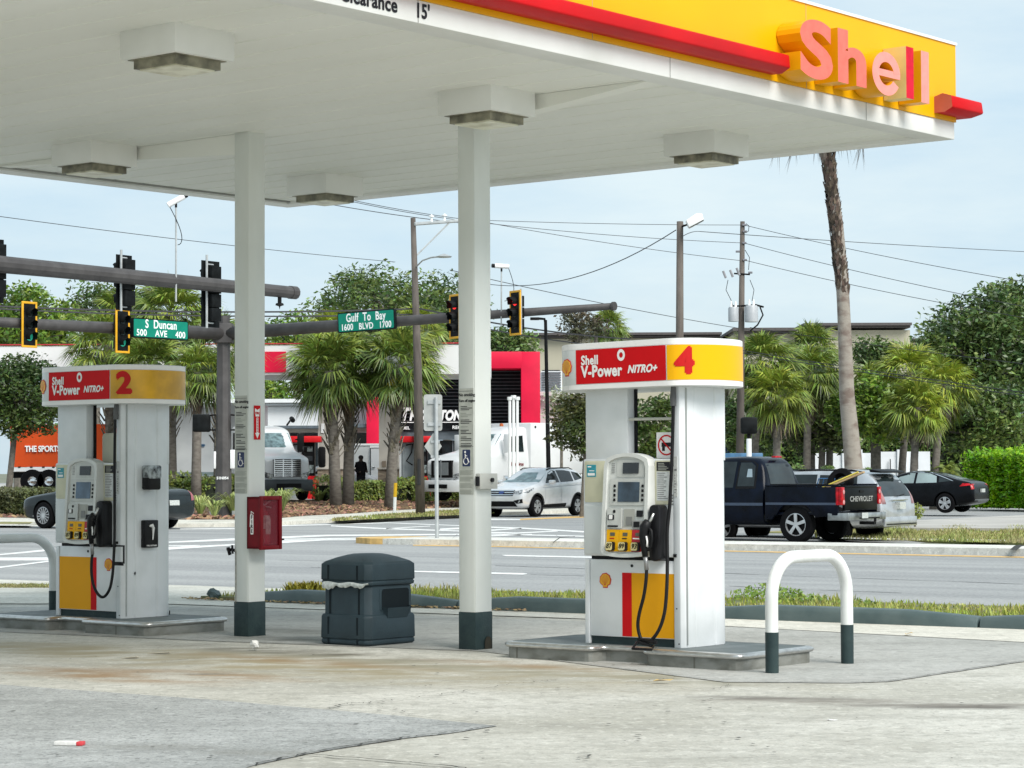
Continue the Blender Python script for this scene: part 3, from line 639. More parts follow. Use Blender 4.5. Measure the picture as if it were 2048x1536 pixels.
    for k, (nm, gm, g) in enumerate((('87', YELLOW, '87'), ('89', YELLOW, '89'), ('93', mat('premium_red', (.50, .006, .015), .4), '93'))):
        x0 = -.172+.122*k; gpn = plate('grade_panel', x0, x0+.119, .735, .905, gm, .006, -.014)
        if k == 2: plate('grade_label', x0+.01, x0+.105, .832, .842, LTEXT, .002, -.008, .001)
        else: plate('grade_label', x0+.03, x0+.075, .832, .84, RED if k == 0 else INK, .002, -.008, .001)
        plate('price_window', x0+.035, x0+.08, .855, .882, mat('price_grey', (.10, .095, .06), .3), .003, -.008, .002)
        kb = plate('grade_button', x0+.015, x0+.085, .74, .81, BLACKP, .022, -.01, .014); plate('button_face', x0+.012, x0+.07, .745, .808, mat('button_yellow', (.70, .60, .28), .4), .006, .013, .012)
        vs, fs = text_mesh(nm, .052, .0008, .0012, .25)
        bb = MB(); bb.add([Vector((q.x+x0+.041, lean(0, .777, .021), q.z+.777)) for q in vs], fs); bb.build('grade_number', INK, hs)
    # nozzle boot, nozzle and hose
    b = MB(); b.prism(rrect(.235, .335, .665, 1.10, .04), -.42, -.30, 'y'); b.build('nozzle_boot', BLACKP, t, bevel=.012)
    b = MB(); nzp = [(.30, -.45, 1.02), (.275, -.455, .97)]
    b.tube([(.305, -.45, 1.035), (.285, -.46, .985), (.262, -.465, .955)], [.009, .011, .013], 10); nq = b.build('nozzle', STEEL, t, smooth='all')
    b = MB(); b.tube([(.262, -.465, .975), (.235, -.47, .93), (.225, -.475, .86), (.232, -.475, .76), (.24, -.475, .70)], [.03, .042, .036, .026, .022], 12)
    b.tube([(.262, -.468, .93), (.295, -.468, .90), (.30, -.468, .84), (.29, -.468, .78), (.262, -.468, .755), (.24, -.472, .75)], [.014, .012, .011, .011, .012, .012], 8); b.build('nozzle_grip', BLACK, nq, smooth='all')
    b = MB(); b.tube([(.262, -.49, .86), (.272, -.492, .82), (.268, -.49, .78)], .007, 6); b.build('trigger', LTEXT, nq, smooth='all')
    b = MB(); b.tube([(.24, -.475, .70), (.247, -.475, .66), (.252, -.474, .60)], [.02, .016, .018], 10); b.build('swivel', mat('swivel_grey', (.3, .3, .3), .35, .6), nq, smooth='all')
    def smoothp(P, k=6):
        P = [Vector(p) for p in P]; Q = []
        for i in range(len(P)-1):
            p0, p1, p2, p3 = P[max(i-1, 0)], P[i], P[i+1], P[min(i+2, len(P)-1)]
            for j in range(k):
                s_ = j/k; Q.append(.5*((2*p1)+(p2-p0)*s_+(2*p0-5*p1+4*p2-p3)*s_*s_+(3*p1-p0-3*p2+p3)*s_**3))
        return Q+[P[-1]]
    if number == '4': H = [(.252, -.474, .61), (.25, -.48, .52), (.235, -.49, .40), (.20, -.50, .27), (.185, -.50, .17), (.21, -.50, .08), (.26, -.50, .045), (.32, -.49, .08), (.375, -.47, .17), (.405, -.45, .30), (.41, -.43, .48), (.395, -.40, .66), (.375, -.37, .9), (.385, -.35, 1.1), (.40, -.335, 1.5), (.405, -.325, 1.8), (.405, -.325, 1.9)]
    else: H = [(.252, -.474, .61), (.245, -.48, .52), (.255, -.485, .40), (.30, -.49, .29), (.37, -.49, .22), (.43, -.48, .215), (.485, -.465, .29), (.505, -.45, .42), (.50, -.43, .60), (.475, -.40, .8), (.44, -.37, 1.1), (.41, -.345, 1.5), (.40, -.33, 1.8), (.40, -.325, 1.9)]
    b = MB(); b.tube(smoothp(H), .0135, 10); b.build('hose', BLACK, t, smooth='all')
    b = MB(); b.tube([(.405, -.325, 1.86), (.405, -.325, 1.93), (.405, -.32, 2.02)], [.022, .024, .018], 10); b.build('breakaway_coupling', mat('coupling_grey', (.09, .09, .09), .4), t)
    if number == '4':
        b = MB(); b.tube([(.20, -.53, .05), (.22, -.62, .006), (.40, -.62, .006), (.33, -.50, .02), (.20, -.53, .05)], .011, 8).tube([(.19, -.50, .07), (.36, -.50, .05)], .016, 8); b.build('hose_foot', BLACKP, t)
    else:
        b = MB(); F2 = rot(o=(.40, -.32, .50))
        for (x0, x1, z0, z1) in ((.05, .065, .02, .19), (.19, .205, .02, .19), (.065, .19, .175, .19), (.065, .19, .0, .035)): b.box(x0, x1, -.08, -.07, z0, z1, 0, F2)
        b.build('sign_frame', BLACKP, t)
    # wire hoop and sign above the cabinet
    if number == '4':
        b = MB(); b.tube(smoothp([(-.12, -.26, 1.46), (-.12, -.26, 1.72), (-.10, -.26, 1.755), (-.06, -.26, 1.765), (.36, -.24, 1.765)]), .012, 8); b.build('hanger_hoop', mat('cream_rod', (.55, .55, .48), .4), t, smooth='all')
        b = MB(); b.box(.17, .36, -.22, -.212, 1.46, 1.66); sg = b.build('prohibition_sign', LTEXT, t)
        F3 = frame((.265, -.2215, 1.56), (1, 0, 0)); b = MB(); b.tube([F3 @ Vector((.075*cos(a*.3), 0, .075*sin(a*.3))) for a in range(22)], .006, 6).tube([F3 @ Vector((-.053, 0, .053)), F3 @ Vector((.053, 0, -.053))], .006, 6)
        b.box(-.045, .05, -.001, .002, -.012, .02, 1, F3); b.box(-.04, -.015, -.001, .002, -.045, -.012, 1, F3); b.build('prohibition_symbol', [REDP, INK], sg)
        b = MB(); b.box(.02, .15, .0, .10, 1.455, 1.60); b.build('blue_bottle_rack', mat('blue_film', (.10, .2, .42), .2, var=.5, scale=25), t, bevel=.02)
    else:
        b = MB(); b.prism(rrect(-.05, .36, 1.45, 1.74, .04), -.10, -.04, 'y'); b.build('cream_box', mat('cream_box', (.62, .60, .48), .5), t, bevel=.012)
    # right hand pillar: ribbed casing
    pil = [(.385, -.30), (.445, -.30), (.47, -.27), (.485, -.17), (.475, -.155), (.485, -.14), (.485, .10), (.475, .115), (.485, .13), (.48, .24), (.45, .30), (.385, .30)]
    b = MB(); b.prism(pil, 0, 2.01); pl = b.build('pillar', WHITE, t, bevel=.004)
    b = MB(); b.box(.45, .4855, -.26, -.252, .02, 2.0); b.build('casing_joint', mat('fine_joint', (.42, .44, .43), .6), pl)
    b = MB(); b.box(.392, .425, -.304, -.300, 1.16, 1.47); sv = b.build('vertical_sticker', mat('sticker_pale', (.60, .61, .58), .5, var=.1, scale=60), pl)
    b = MB(); b.box(.398, .42, -.3055, -.304, 1.36, 1.375)
    for k in range(7): b.box(.398, .402+.017*random.random(), -.3055, -.304, 1.19+k*.022, 1.197+k*.022)
    b.build('sticker_print', mat('grey_print', (.18, .18, .18)), sv)
    b = MB(); b.lathe([(0, -.302), (.006, -.302), (.006, -.30)], 8, 'y', (.41, 0, .30)).lathe([(0, -.302), (.006, -.302), (.006, -.30)], 8, 'y', (.41, 0, 1.90)).lathe([(0, -.302), (.006, -.302), (.006, -.30)], 8, 'y', (.43, 0, .03)); b.build('screw', BLACK, pl)
    if side_kit:
        F4 = frame((.487, 0, 0), (0, 1, 0))
        b = MB(); b.prism(rrect(-.075, .075, 1.20, 1.42, .02), -.10, 0, 'y', 0, F4); td = b.build('towel_dispenser', BLACKP, t, bevel=.008)
        b = MB(); b.prism(rrect(-.078, .078, 1.305, 1.43, .02), -.106, -.002, 'y', 0, F4); b.build('clear_cover', mat('smoky_cover', (.42, .46, .48), .1, var=.5, scale=18), td, bevel=.006)
        b = MB(); b.prism(rrect(-.085, .085, .655, .915, .012), -.055, 0, 'y', 0, F4); sq = b.build('squeegee_box', BLACKP, t, bevel=.006)
        b = MB(); b.tube([F4 @ Vector(p) for p in ((-.03, -.06, .86), (.0, -.062, .865), (.015, -.062, .84), (.012, -.062, .78), (.008, -.062, .73))], [.010, .018, .014, .008, .006], 8)
        vs, fs = text_mesh('FUEL CATCHER', .018, .0005, .0005); b.add([q+Vector((0, -.0565, .675)) for q in vs], fs, 0, F4); b.build('handle_symbol', LTEXT, sq)
        b = MB(); b.prism([(-.17, .42), (-.158, .437), (-.148, .42), (-.158, .40)], -.002, 0, 'y', 0, F4).box(.27, .285, -.001, 0, .01, .05, 0, F4); b.build('keyhole', INK, t)
    # topper
    T = bpy.data.objects.new('topper', None); S.collection.objects.link(T); T.parent = t; T.rotation_euler = (0, tilt, 0); T.location = (0, 0, 0)
    XL, XR, YF = -.42, .455, -.44; ruL, ruR, rv = .34, .28, .44
    front = []
    pts = [(XL-ruL*sin(radians(a)), -rv*cos(radians(a))) for a in range(88, 0, -8)]+[(XL, YF)]+[(XL+(XR-XL)*i/6, YF) for i in range(1, 6)]+[(XR, YF)]+[(XR+ruR*sin(radians(a)), -rv*cos(radians(a))) for a in range(8, 141, 6)]
    sl = []; acc = 0; iz = pts.index((XL, YF))
    for i, p in enumerate(pts):
        if i: acc += math.dist(pts[i-1], p)
        sl.append(acc)
    s0 = sl[iz]; sl = [q-s0 for q in sl]
    def pp(s_, off=0):
        s_ = max(sl[0], min(sl[-1]-1e-6, s_)); i = 0
        while i < len(sl)-2 and sl[i+1] < s_: i += 1
        f = (s_-sl[i])/(sl[i+1]-sl[i]); p = Vector(pts[i]).lerp(Vector(pts[i+1]), f)
        def nr(k):
            a_, c_ = Vector(pts[max(k-1, 0)]), Vector(pts[min(k+1, len(pts)-1)]); d_ = (c_-a_).normalized(); return Vector((d_.y, -d_.x))
        nn = nr(i).lerp(nr(i+1), f).normalized(); return p+nn*off
    full = pts+[(-x+XL+XR, -y) for x, y in [(XL+XR-p[0], p[1]) for p in pts]][::-1]
    full = pts+[(p[0], -p[1]) for p in pts[::-1] if -p[1] > pts[-1][1]+.01]
    ZB, ZT = 2.0, 2.375
    b = MB(); b.prism(full, ZB+.004, ZT-.004, 'z'); body = b.build('topper_body', mat('topper_white', (.70, .72, .71), .38, var=.04, scale=2), t, bevel=.008)
    body.rotation_euler = (0, tilt, 0); bpy.data.objects.remove(T)
    def strip(name, sa, sb, za, zb, m, off, parent=body):
        N = max(2, int((sb-sa)/.04)); vs = []; fs = []
        for i in range(N+1):
            p = pp(sa+(sb-sa)*i/N, off); vs += [(p.x, p.y, za), (p.x, p.y, zb)]
        fs = [(2*i, 2*i+2, 2*i+3, 2*i+1) for i in range(N)]; return raw(name, vs, fs, m, parent, True)
    LEN = XR-XL
    strip('rim_band', sl[0], sl[-1], ZT-.05, ZT-.010, LTEXT, .0015); strip('rim_band', sl[0], sl[-1], ZB+.008, ZB+.045, LTEXT, .0015)
    strip('red_sign', .0, LEN-.005, ZB+.05, ZT-.055, REDP, .003); strip('yellow_sign', LEN+.004, sl[-1], ZB+.05, ZT-.055, YELLOW if number == '4' else mat('dull_yellow', (.80, .42, .01), .3, var=.15, scale=4), .003)
    def wtext(tx, s_, z, size, m, bold, shear=0, align='LEFT', sx=1., name='sign_lettering', sp=1.):
        vs, fs = text_mesh(tx, size, 0, bold, shear, align, sx=sx, spacing=sp); o_ = []
        if size > .2:
            bm = bmesh.new(); q_ = [bm.verts.new(v) for v in vs]; seen = set()
            for f in fs:
                try: bm.faces.new([q_[i] for i in f])
                except ValueError: pass
            bmesh.ops.triangulate(bm, faces=bm.faces)
            for _ in range(3): bmesh.ops.subdivide_edges(bm, edges=[e for e in bm.edges if e.calc_length() > .02], cuts=1)
            bmesh.ops.triangulate(bm, faces=bm.faces); bm.verts.index_update(); vs = [v.co.copy() for v in bm.verts]; fs = [tuple(v.index for v in f.verts) for f in bm.faces]; bm.free()
        for q in vs:
            p = pp(s_+q.x, .0055-q.y); o_.append((p.x, p.y, z+q.z))
        return raw(name, o_, fs, m, body)
    zc = (ZB+ZT)/2
    wtext('Shell', .055, zc+.045, .10, LTEXT, .0036, sx=.82, sp=1.08); wtext('V-Power', .055, zc-.045, .125, LTEXT, .0048, sx=.84, sp=1.06); wtext('NITRO+', .505, zc-.042, .082, LTEXT, .0036, .3, sx=.90, sp=1.05)
    ring = []; b = MB(); R0, R1 = .020, .042
    vs = []; fs = []
    for i in range(20):
        a = 2*pi*i/20
        for r in (R0, R1):
            p = pp(.445+r*cos(a)*.9, .005); vs.append((p.x, p.y, zc+.075+r*sin(a)*1.1))
    fs = [(2*i, 2*((i+1) % 20), 2*((i+1) % 20)+1, 2*i+1) for i in range(20)]; raw('ring_emblem', vs, fs, LTEXT, body)
    wtext(number, LEN+.145, zc, .27, mat('number_red', (.55, .015, .015), .4, spec=.15), .014, 0, 'CENTER', 1.05, 'pump_number')
    a0, a1 = pp(-.11, .003), pp(-.06, .003); dd = Vector((a1.x-a0.x, a1.y-a0.y, 0))
    shell_logo(frame((a0.x, a0.y, zc-.0), dd), 'shell_emblem', body, .068)
    return t
pump('4', -.28, -4.42, .131, 'white fuel pump numbered 4 with a yellow and red lower door', False, radians(-.7))
pump('2', -6.60, -4.50, .131, 'white fuel pump numbered 2 with black dispensers on its side', True, 0)

# ================= litter on the ground
def crumple(name, c, r, m, label, cat, seed, flat=1.):
    rn = random.Random(seed); bm = bmesh.new(); bmesh.ops.create_icosphere(bm, subdivisions=2, radius=r)
    for q in bm.verts: q.co *= rn.uniform(.6, 1.1); q.co.z = q.co.z*flat
    mz = min(q.co.z for q in bm.verts)
    for q in bm.verts: q.co.z -= mz
    me = bpy.data.meshes.new(name); bm.to_mesh(me); bm.free(); me.materials.append(m); o = bpy.data.objects.new(name, me); S.collection.objects.link(o); o.location = c; return tag(o, label, cat)
PAPER = mat('white_paper', (.72, .71, .68), .7, var=.08, scale=40)
crumple('crumpled_paper', gp(509, 1300, .005), .042, PAPER, 'crumpled ball of white paper on the ground right of the left column', 'litter', 2)
t = thing('cigarette_packet', 'flattened white cigarette packet with a red end on the grey patch', 'litter', gp(138, 1490, .006), -.15)
b = MB(); b.box(-.075, .05, -.03, .03, 0, .022); b.build('packet', PAPER, t, bevel=.003); b = MB(); b.box(.0505, .085, -.03, .028, 0, .021); b.build('red_flap', mat('packet_red', (.62, .05, .06), .5), t, bevel=.003)
for (x, y, w_, lb) in ((318, 1308, .10, 'long pale cardboard strip on the stained concrete in front of the left pump'), (260, 1317, .07, 'short pale cardboard strip on the stained concrete, nearer than the long one')):
    b = MB(); M = rot(rz=-.35, o=gp(x, y, .0)); b.add([(-w_, -.02, .006), (w_, -.015, .02), (w_, .03, .012), (-w_, .03, .005), (-w_, -.02, .0), (w_, -.015, .015), (w_, .03, .007), (-w_, .03, .0)], [(0, 1, 2, 3), (4, 5, 6, 7), (0, 1, 5, 4), (1, 2, 6, 5), (2, 3, 7, 6), (3, 0, 4, 7)], 0, M); tag(b.build('cardboard_strip', mat('cardboard', (.50, .46, .37), .8), None), lb, 'litter')
for i, (x, y, lb) in enumerate(((1325, 1362, 'dry yellow leaf on the ground in front of the nearer pump island'), (1818, 1268, 'brown dry leaf at the foot of the kerb on the right'), (824, 1213, 'brown dry leaf by the kerb right of the litter bin'))):
    b = MB(); p = gp(x, y, .02)
    vs = [(-.07, 0, 0), (-.02, -.03, .012), (.05, -.02, .004), (.08, .01, .014), (.02, .03, .0), (-.04, .025, .012)]
    b.add(vs, [(0, 1, 4, 5), (1, 2, 3, 4)], 0, rot(rz=i, o=p)); tag(b.build('dry_leaf', mat('dry_leaf', (.45, .32, .13) if i == 0 else (.28, .12, .05), .8), None), lb, 'leaf')
for i, (x, y) in enumerate(((1664, 1441),)):
    crumple('paper_scrap', gp(x, y, .0), .035, PAPER, ('white paper scrap on the pale concrete at the lower right', 'white paper scrap left of the oil stain', 'small white paper scrap on the dark oil stain')[i], 'litter', 5+i, .12)
# ================= roads, kerbs, verges
def road_z(u, v):
    def sm(x): x = max(0, min(1, x)); return x*x*(3-2*x)
    return -.08-.11*sm((v-44)/5)*sm((u+26)/6)*(1-sm((v-52)/4))
b = MB(); US = [-260, -160, -110, -80]+[-60+2*i for i in range(50)]+[45, 60, 90, 150, 260]; VS = [23.7]+[24+i for i in range(36)]+[62, 66, 72, 80, 95, 120, 160, 260]
vs = [(u, v, road_z(u, v)) for v in VS for u in US]; n = len(US)
b.add(vs, [(j*n+i, j*n+i+1, (j+1)*n+i+1, (j+1)*n+i) for j in range(len(VS)-1) for i in range(n-1)])
ASPH = mat('worn_asphalt', (.325, .33, .325), .85, var=.1, scale=.9, col2=(.25, .255, .255), stretch=(.06, 1, 1), bump=.2, bscale=60, spec=.25, detail=9)
def speckle(m, sc, lo, hi):
    t = m.node_tree; n = t.nodes; l = t.links.new; b = n['Principled BSDF']; src = b.inputs['Base Color'].links[0].from_socket
    q = n.new('ShaderNodeTexNoise'); q.inputs['Scale'].default_value = sc; q.inputs['Detail'].default_value = 3; tc = n.new('ShaderNodeTexCoord'); l(tc.outputs['Object'], q.inputs['Vector'])
    r = n.new('ShaderNodeMapRange'); r.inputs[1].default_value = .35; r.inputs[2].default_value = .65; r.inputs[3].default_value = lo; r.inputs[4].default_value = hi; l(q.outputs[0], r.inputs[0])
    h = n.new('ShaderNodeHueSaturation'); l(r.outputs[0], h.inputs['Value']); l(src, h.inputs['Color']); l(h.outputs[0], b.inputs['Base Color'])
speckle(ASPH, 22, .86, 1.14)
o = b.build('road', ASPH); o.rotation_euler = (0, 0, -RD); tag(o, kind='structure')
RPAINT = mat('road_paint', (.74, .74, .72), .7, var=.14, scale=9, mixpow=(.45, .7)); YPAINT = mat('yellow_road_paint', (.72, .46, .16), .7, var=.15, scale=6)
def rzp(x, y, dz=.005):
    p = gp(x, y, -.08)
    for _ in range(3):
        u, v = p.dot(RA), p.dot(RB); p = gp(x, y, road_z(u, v)+dz)
    return p
b = MB()
def band(pts, mi=0):   # pts: (x, y_top, y_bottom) in the photograph, laid on the road
    T = [rzp(x, a) for x, a, c in pts]; B_ = [rzp(x, c) for x, a, c in pts]; k = len(pts)
    b.add(T+B_, [(i, i+1, k+i+1, k+i) for i in range(k-1)], mi)
for P in ([(556, 1050.6, 1052.6), (776, 1044.8, 1046.4), (919, 1050.4, 1052), (980, 1053, 1056), (1043, 1055, 1057.5), (1168, 1062, 1065)],
          [(662, 1050.8, 1052.8), (769, 1055.8, 1058.4), (919, 1061, 1063), (980, 1063.6, 1066), (1032, 1065, 1067.4), (1116, 1061, 1063)],
          [(769, 1056.5, 1058.2), (860, 1051.5, 1052.8)], [(880, 1057, 1060), (919, 1055, 1058.5), (980, 1059, 1062), (1043, 1056, 1057.6)],
          [(556, 1073, 1077), (654, 1069.5, 1072.5), (919, 1067.5, 1070), (980, 1067, 1069), (1168, 1071.5, 1073.5)], [(556, 1077.6, 1079.8), (700, 1075.6, 1077.5), (800, 1073.6, 1075.4), (919, 1073.2, 1074.6), (980, 1070.6, 1073), (1064, 1067.8, 1069.4)],
          [(556, 1081, 1087), (647, 1078.5, 1081), (728, 1078, 1080)],
          [(-60, 1112, 1114), (0, 1108, 1110.5), (98, 1098, 1102), (112, 1104, 1108)], [(-60, 1115, 1120), (0, 1115, 1121), (140, 1114.5, 1121)], [(-60, 1141, 1143), (0, 1133, 1136), (112, 1119.5, 1122), (145, 1116, 1119)],
          [(330, 1083.5, 1086), (469, 1076.5, 1081), (500, 1076, 1081)], [(330, 1091, 1093), (400, 1090, 1092)], [(330, 1094.5, 1100), (469, 1088, 1090.6), (510, 1084, 1086)],
          [(980, 1037, 1040), (1040, 1038, 1040)], [(1004, 1110, 1110.5), (1012, 1109.6, 1112.2), (1170, 1112.8, 1115.6), (1250, 1114.6, 1117.6)], [(790, 1140.5, 1143.2), (1046, 1146, 1149.4), (1054, 1147, 1148)],
          [(-200, 1049, 1052), (80, 1049.2, 1052)], [(360, 1057, 1059), (550, 1056, 1058)]): band(P)
o = b.build('road_marking', RPAINT); tag(o, kind='structure')
b = MB()
band([(826, 1089.4, 1091.2), (979, 1091.6, 1093.4), (1168, 1096, 1098), (1456, 1101, 1103), (2048, 1113, 1115.6), (2300, 1119, 1122)]); band([(1040, 1037.5, 1040), (1168, 1031.5, 1035)])
tag(b.build('road_marking', YPAINT), kind='structure')
b = MB()
for (pts, w_) in (([(990, 1131), (1170, 1137), (1460, 1147), (2048, 1168)], .05), ([(560, 1120), (800, 1126)], .04), ([(1060, 1149), (1170, 1152)], .04), ([(1456, 1172), (1800, 1186)], .03), ([(620, 1134), (680, 1136)], .03)):
    P = [rzp(x, y, .003) for x, y in pts]; Q = []
    for i in range(len(P)-1):
        for k in range(8): Q.append(P[i].lerp(P[i+1], k/8))
    Q.append(P[-1]); vs = []; rr_ = random.Random(len(pts)*7+int(w_*100))
    for q in Q: ww = w_*rr_.uniform(.2, 1.); o_ = RB*rr_.uniform(-.05, .05); vs += [q+o_+RB*ww, q+o_-RB*ww]
    b.add(vs, [(2*i, 2*i+1, 2*i+3, 2*i+2) for i in range(len(Q)-1)])
tag(b.build('road_seam', mat('sealed_seam', (.17, .17, .17), .8, var=.3, scale=8)), kind='structure')
# median
KERB = scene_concrete('kerb_concrete', (.70, .69, .64), (.58, .57, .52), fine=.3)
q = gp(720, 1085, -.08); u0 = q.dot(RA); V0, V1 = 40.75, 42.55
def slab(name, pts, z0, z1, m, kind='structure', bevel=0):
    b = MB(); b.prism([(p[0], p[1]) for p in pts], z0, z1); o = b.build(name, m, bevel=bevel); return tag(o, kind=kind)
nose = [rd(u0+.9, V1), rd(u0+.25, V1-.35), rd(u0, (V0+V1)/2), rd(u0+.25, V0+.35), rd(u0+.9, V0)]
slab('kerb', [rd(u0+1.25, V0), rd(90, V0), rd(90, V1), rd(u0+1.25, V1)], -.3, .045, KERB)
slab('kerb', nose[::-1]+[rd(u0+1.245, V1), rd(u0+1.245, V0)], -.3, .043, YPAINT)
b = MB()
for (pts, w_) in (([(905, 1085), (915, 1078), (912, 1079)], .05), ([(1106, 1094), (1120, 1084), (1134, 1083), (1150, 1082)], .06), ([(1120, 1085), (1112, 1079)], .05), ([(2026, 1109), (2036, 1101), (2046, 1099)], .07)):
    P = [gp(x, y-9, .0455) for x, y in pts]; Q = []
    for i, p in enumerate(P): Q += [p+Vector((0, w_*4, 0)), p-Vector((0, w_*4, 0))]
    b.add(Q, [(2*i, 2*i+1, 2*i+3, 2*i+2) for i in range(len(P)-1)])
tag(b.build('kerb_cracks', JT), kind='structure')
# dark slate kerb and grass strip before the road
uL = gp(435, 1200).dot(RA)
b = MB(); segs = 0; uu = uL
DK = mat('painted_kerb', (.058, .090, .092), .55, var=.25, scale=2.5, col2=(.095, .13, .13), bump=.3, bscale=12)
prof_k = [(20.88, -.02), (20.90, .11), (20.93, .148), (21.02, .155), (21.06, .14), (21.06, -.2)]
def kerb_mesh(name, u0, u1, jit=0):
    b = MB(); k = max(2, int((u1-u0)/.6)); rings = []
    for i in range(k+1):
        u = u0+(u1-u0)*i/k; e = -.05 if i in (0, k) else 0; j = random.uniform(-jit, jit)
        rings.append([rd(u, v+.02*sin(u*.7)*0+j*.3, z+e*(z > 0)+j*(z > .05)) for v, z in prof_k])
    lofts(b, rings); return tag(b.build(name, DK, bevel=.012), kind='structure')
for i in range(17):
    a = uL+.55+i*3.0; kerb_mesh('kerb', a, a+2.975, .008)
slab('ground_soil', [rd(uL-.2, 21.0), rd(60, 21.0), rd(60, 23.75), rd(uL+.6, 23.75)], -.3, .045, mat('verge_soil', (.10, .13, .05), .9, var=.4, scale=3, col2=(.20, .17, .09)))
b = MB(); rk = random.Random(4)
tag(crumple('kerb_stone', rd(uL+.0, 21.0, 0), .09, DK, 'broken dark kerb block at the left end of the grass strip', 'kerb block', 12, .9))
# pale gutter at the road edge on the left
slab('kerb', [rd(-70, 23.75), rd(uL+.5, 23.75), rd(uL+.5, 24.05), rd(-70, 24.05)], -.3, -.045, KERB)
sheet('pavement', [rd(-70, 20.9), rd(uL+.1, 20.9), rd(uL+.1, 23.75), rd(-70, 23.75)], -.012, PALE)
b = MB(); b.prism([(p.x, p.y) for p in [rd(-70, 20.9), rd(-70, 23.75), rd(-70.1, 23.75)]], 0, .01)
# grass blades
def blades(name, n, sampler, hmin, hmax, m, w=.006, lean=.6, seed=1, label=None):
    rn = random.Random(seed); vs = []; fs = []
    for i in range(n):
        p = sampler(rn)
        if p is None: continue
        a = rn.uniform(0, 2*pi); h = rn.uniform(hmin, hmax)*(p[3] if len(p) > 3 else 1); c, s_ = cos(a), sin(a); l_ = rn.uniform(.1, lean)*h
        x, y, z = p[0], p[1], p[2]; k = len(vs); bx, by = -s_*w, c*w
        vs += [(x-bx, y-by, z), (x+bx, y+by, z), (x+c*l_*.35+bx*.8, y+s_*l_*.35+by*.8, z+h*.55), (x+c*l_*.35-bx*.8, y+s_*l_*.35-by*.8, z+h*.55), (x+c*l_, y+s_*l_, z+h)]
        fs += [(k, k+1, k+2, k+3), (k+3, k+2, k+4)]
    o = raw(name, vs, fs, m); return tag(o, label or 'short rough grass', 'grass', kind='stuff')
GRASS = mat('grass_blade', (.30, .40, .055), .6, var=.2, scale=1.3, col2=(.40, .38, .12), isl=.45, transl=.3)
GRASSD = mat('dry_grass_blade', (.26, .33, .08), .6, var=.2, scale=.8, col2=(.40, .34, .16), isl=.4, transl=.3)
def s_near(rn):
    u = rn.uniform(uL, 14); v = 21.08+2.6*rn.random()**1.3
    t = .55+.45*sin(u*1.7)*sin(u*.63+v)+rn.random()*.4
    if 1.9 < u+10.2 < 2.2: t *= 1.8
    return (*rd(u, v, .045), max(.3, t))
blades('grass', 30000, s_near, .03, .115, GRASS, .008, .8, 2)
def weeds(name, c, r, h, n, m, label, seed):
    rn = random.Random(seed); vs = []; fs = []
    for i in range(n):
        a = rn.uniform(0, 2*pi); rr = r*sqrt(rn.random()); z = h*rn.random()*(1-.6*rr/r); s_ = rn.uniform(.015, .035)
        p = c+Vector((rr*cos(a), rr*sin(a), z)); d1 = Vector((rn.gauss(0, 1), rn.gauss(0, 1), rn.gauss(0, 1))).normalized(); d2 = d1.orthogonal().normalized(); k = len(vs)
        vs += [p-d1*s_, p+d2*s_*.5, p+d1*s_, p-d2*s_*.5]; fs.append((k, k+1, k+2, k+3))
    return raw(name, vs, fs, m)
for (x, y, r, h, n, sd_) in ((1535, 1195, .42, .22, 420, 3), (1595, 1200, .35, .13, 240, 4), (1250+460, 1208, .3, .08, 90, 5)):
    o = weeds('weed_clump', gp(x, y+3, .05), r, h, n, mat('weed_leaf', (.20, .33, .05), .6, var=.2, isl=.5, transl=.3), '', sd_)
    tag(o, {3: 'tallest leafy weed clump in the grass strip left of the white guard', 4: 'leafy weed clump in the grass strip seen through the white guard', 5: 'low weed clump in the grass strip right of the white guard'}[sd_], 'weeds')
o = blades('fallen_frond', 260, lambda rn: (*(gp(590+rn.uniform(-22, 22), 1185, .06)+RB*rn.uniform(0, .4)),), .05, .14, mat('yellow_frond', (.45, .40, .04), .6, var=.2, isl=.3), .02, 1.2, 8); o['kind'] = 'thing'; tag(o, 'yellow dry palm frond piece lying on the grass behind the column and bin', 'frond')
b = MB(); rn = random.Random(8); vs = []; fs = []
for i in range(420):
    u = rn.uniform(uL-.3, uL+4.5); p = rd(u, 20.78+.13*rn.random(), .012+.02*rn.random()); s_ = rn.uniform(.015, .04); a = rn.uniform(0, pi); k = len(vs)
    vs += [p+Vector((s_*cos(a), s_*sin(a), .01)), p+Vector((-s_*sin(a)*.5, s_*cos(a)*.5, 0)), p-Vector((s_*cos(a), s_*sin(a), 0)), p+Vector((s_*sin(a)*.5, -s_*cos(a)*.5, .012))]; fs.append((k, k+1, k+2, k+3))
tag(raw('leaf_litter', vs, fs, mat('litter_leaf', (.33, .24, .11), .8, isl=.5)), 'dry leaf litter along the dark kerb', 'leaf litter', kind='stuff')
# left grass patch before the road
def s_left(rn):
    p = gp(rn.uniform(-60, 108), 1174+rn.uniform(-3, 3), .0); return (*p, .6)
blades('grass', 1500, s_left, .03, .08, GRASSD, .01, .9, 5)

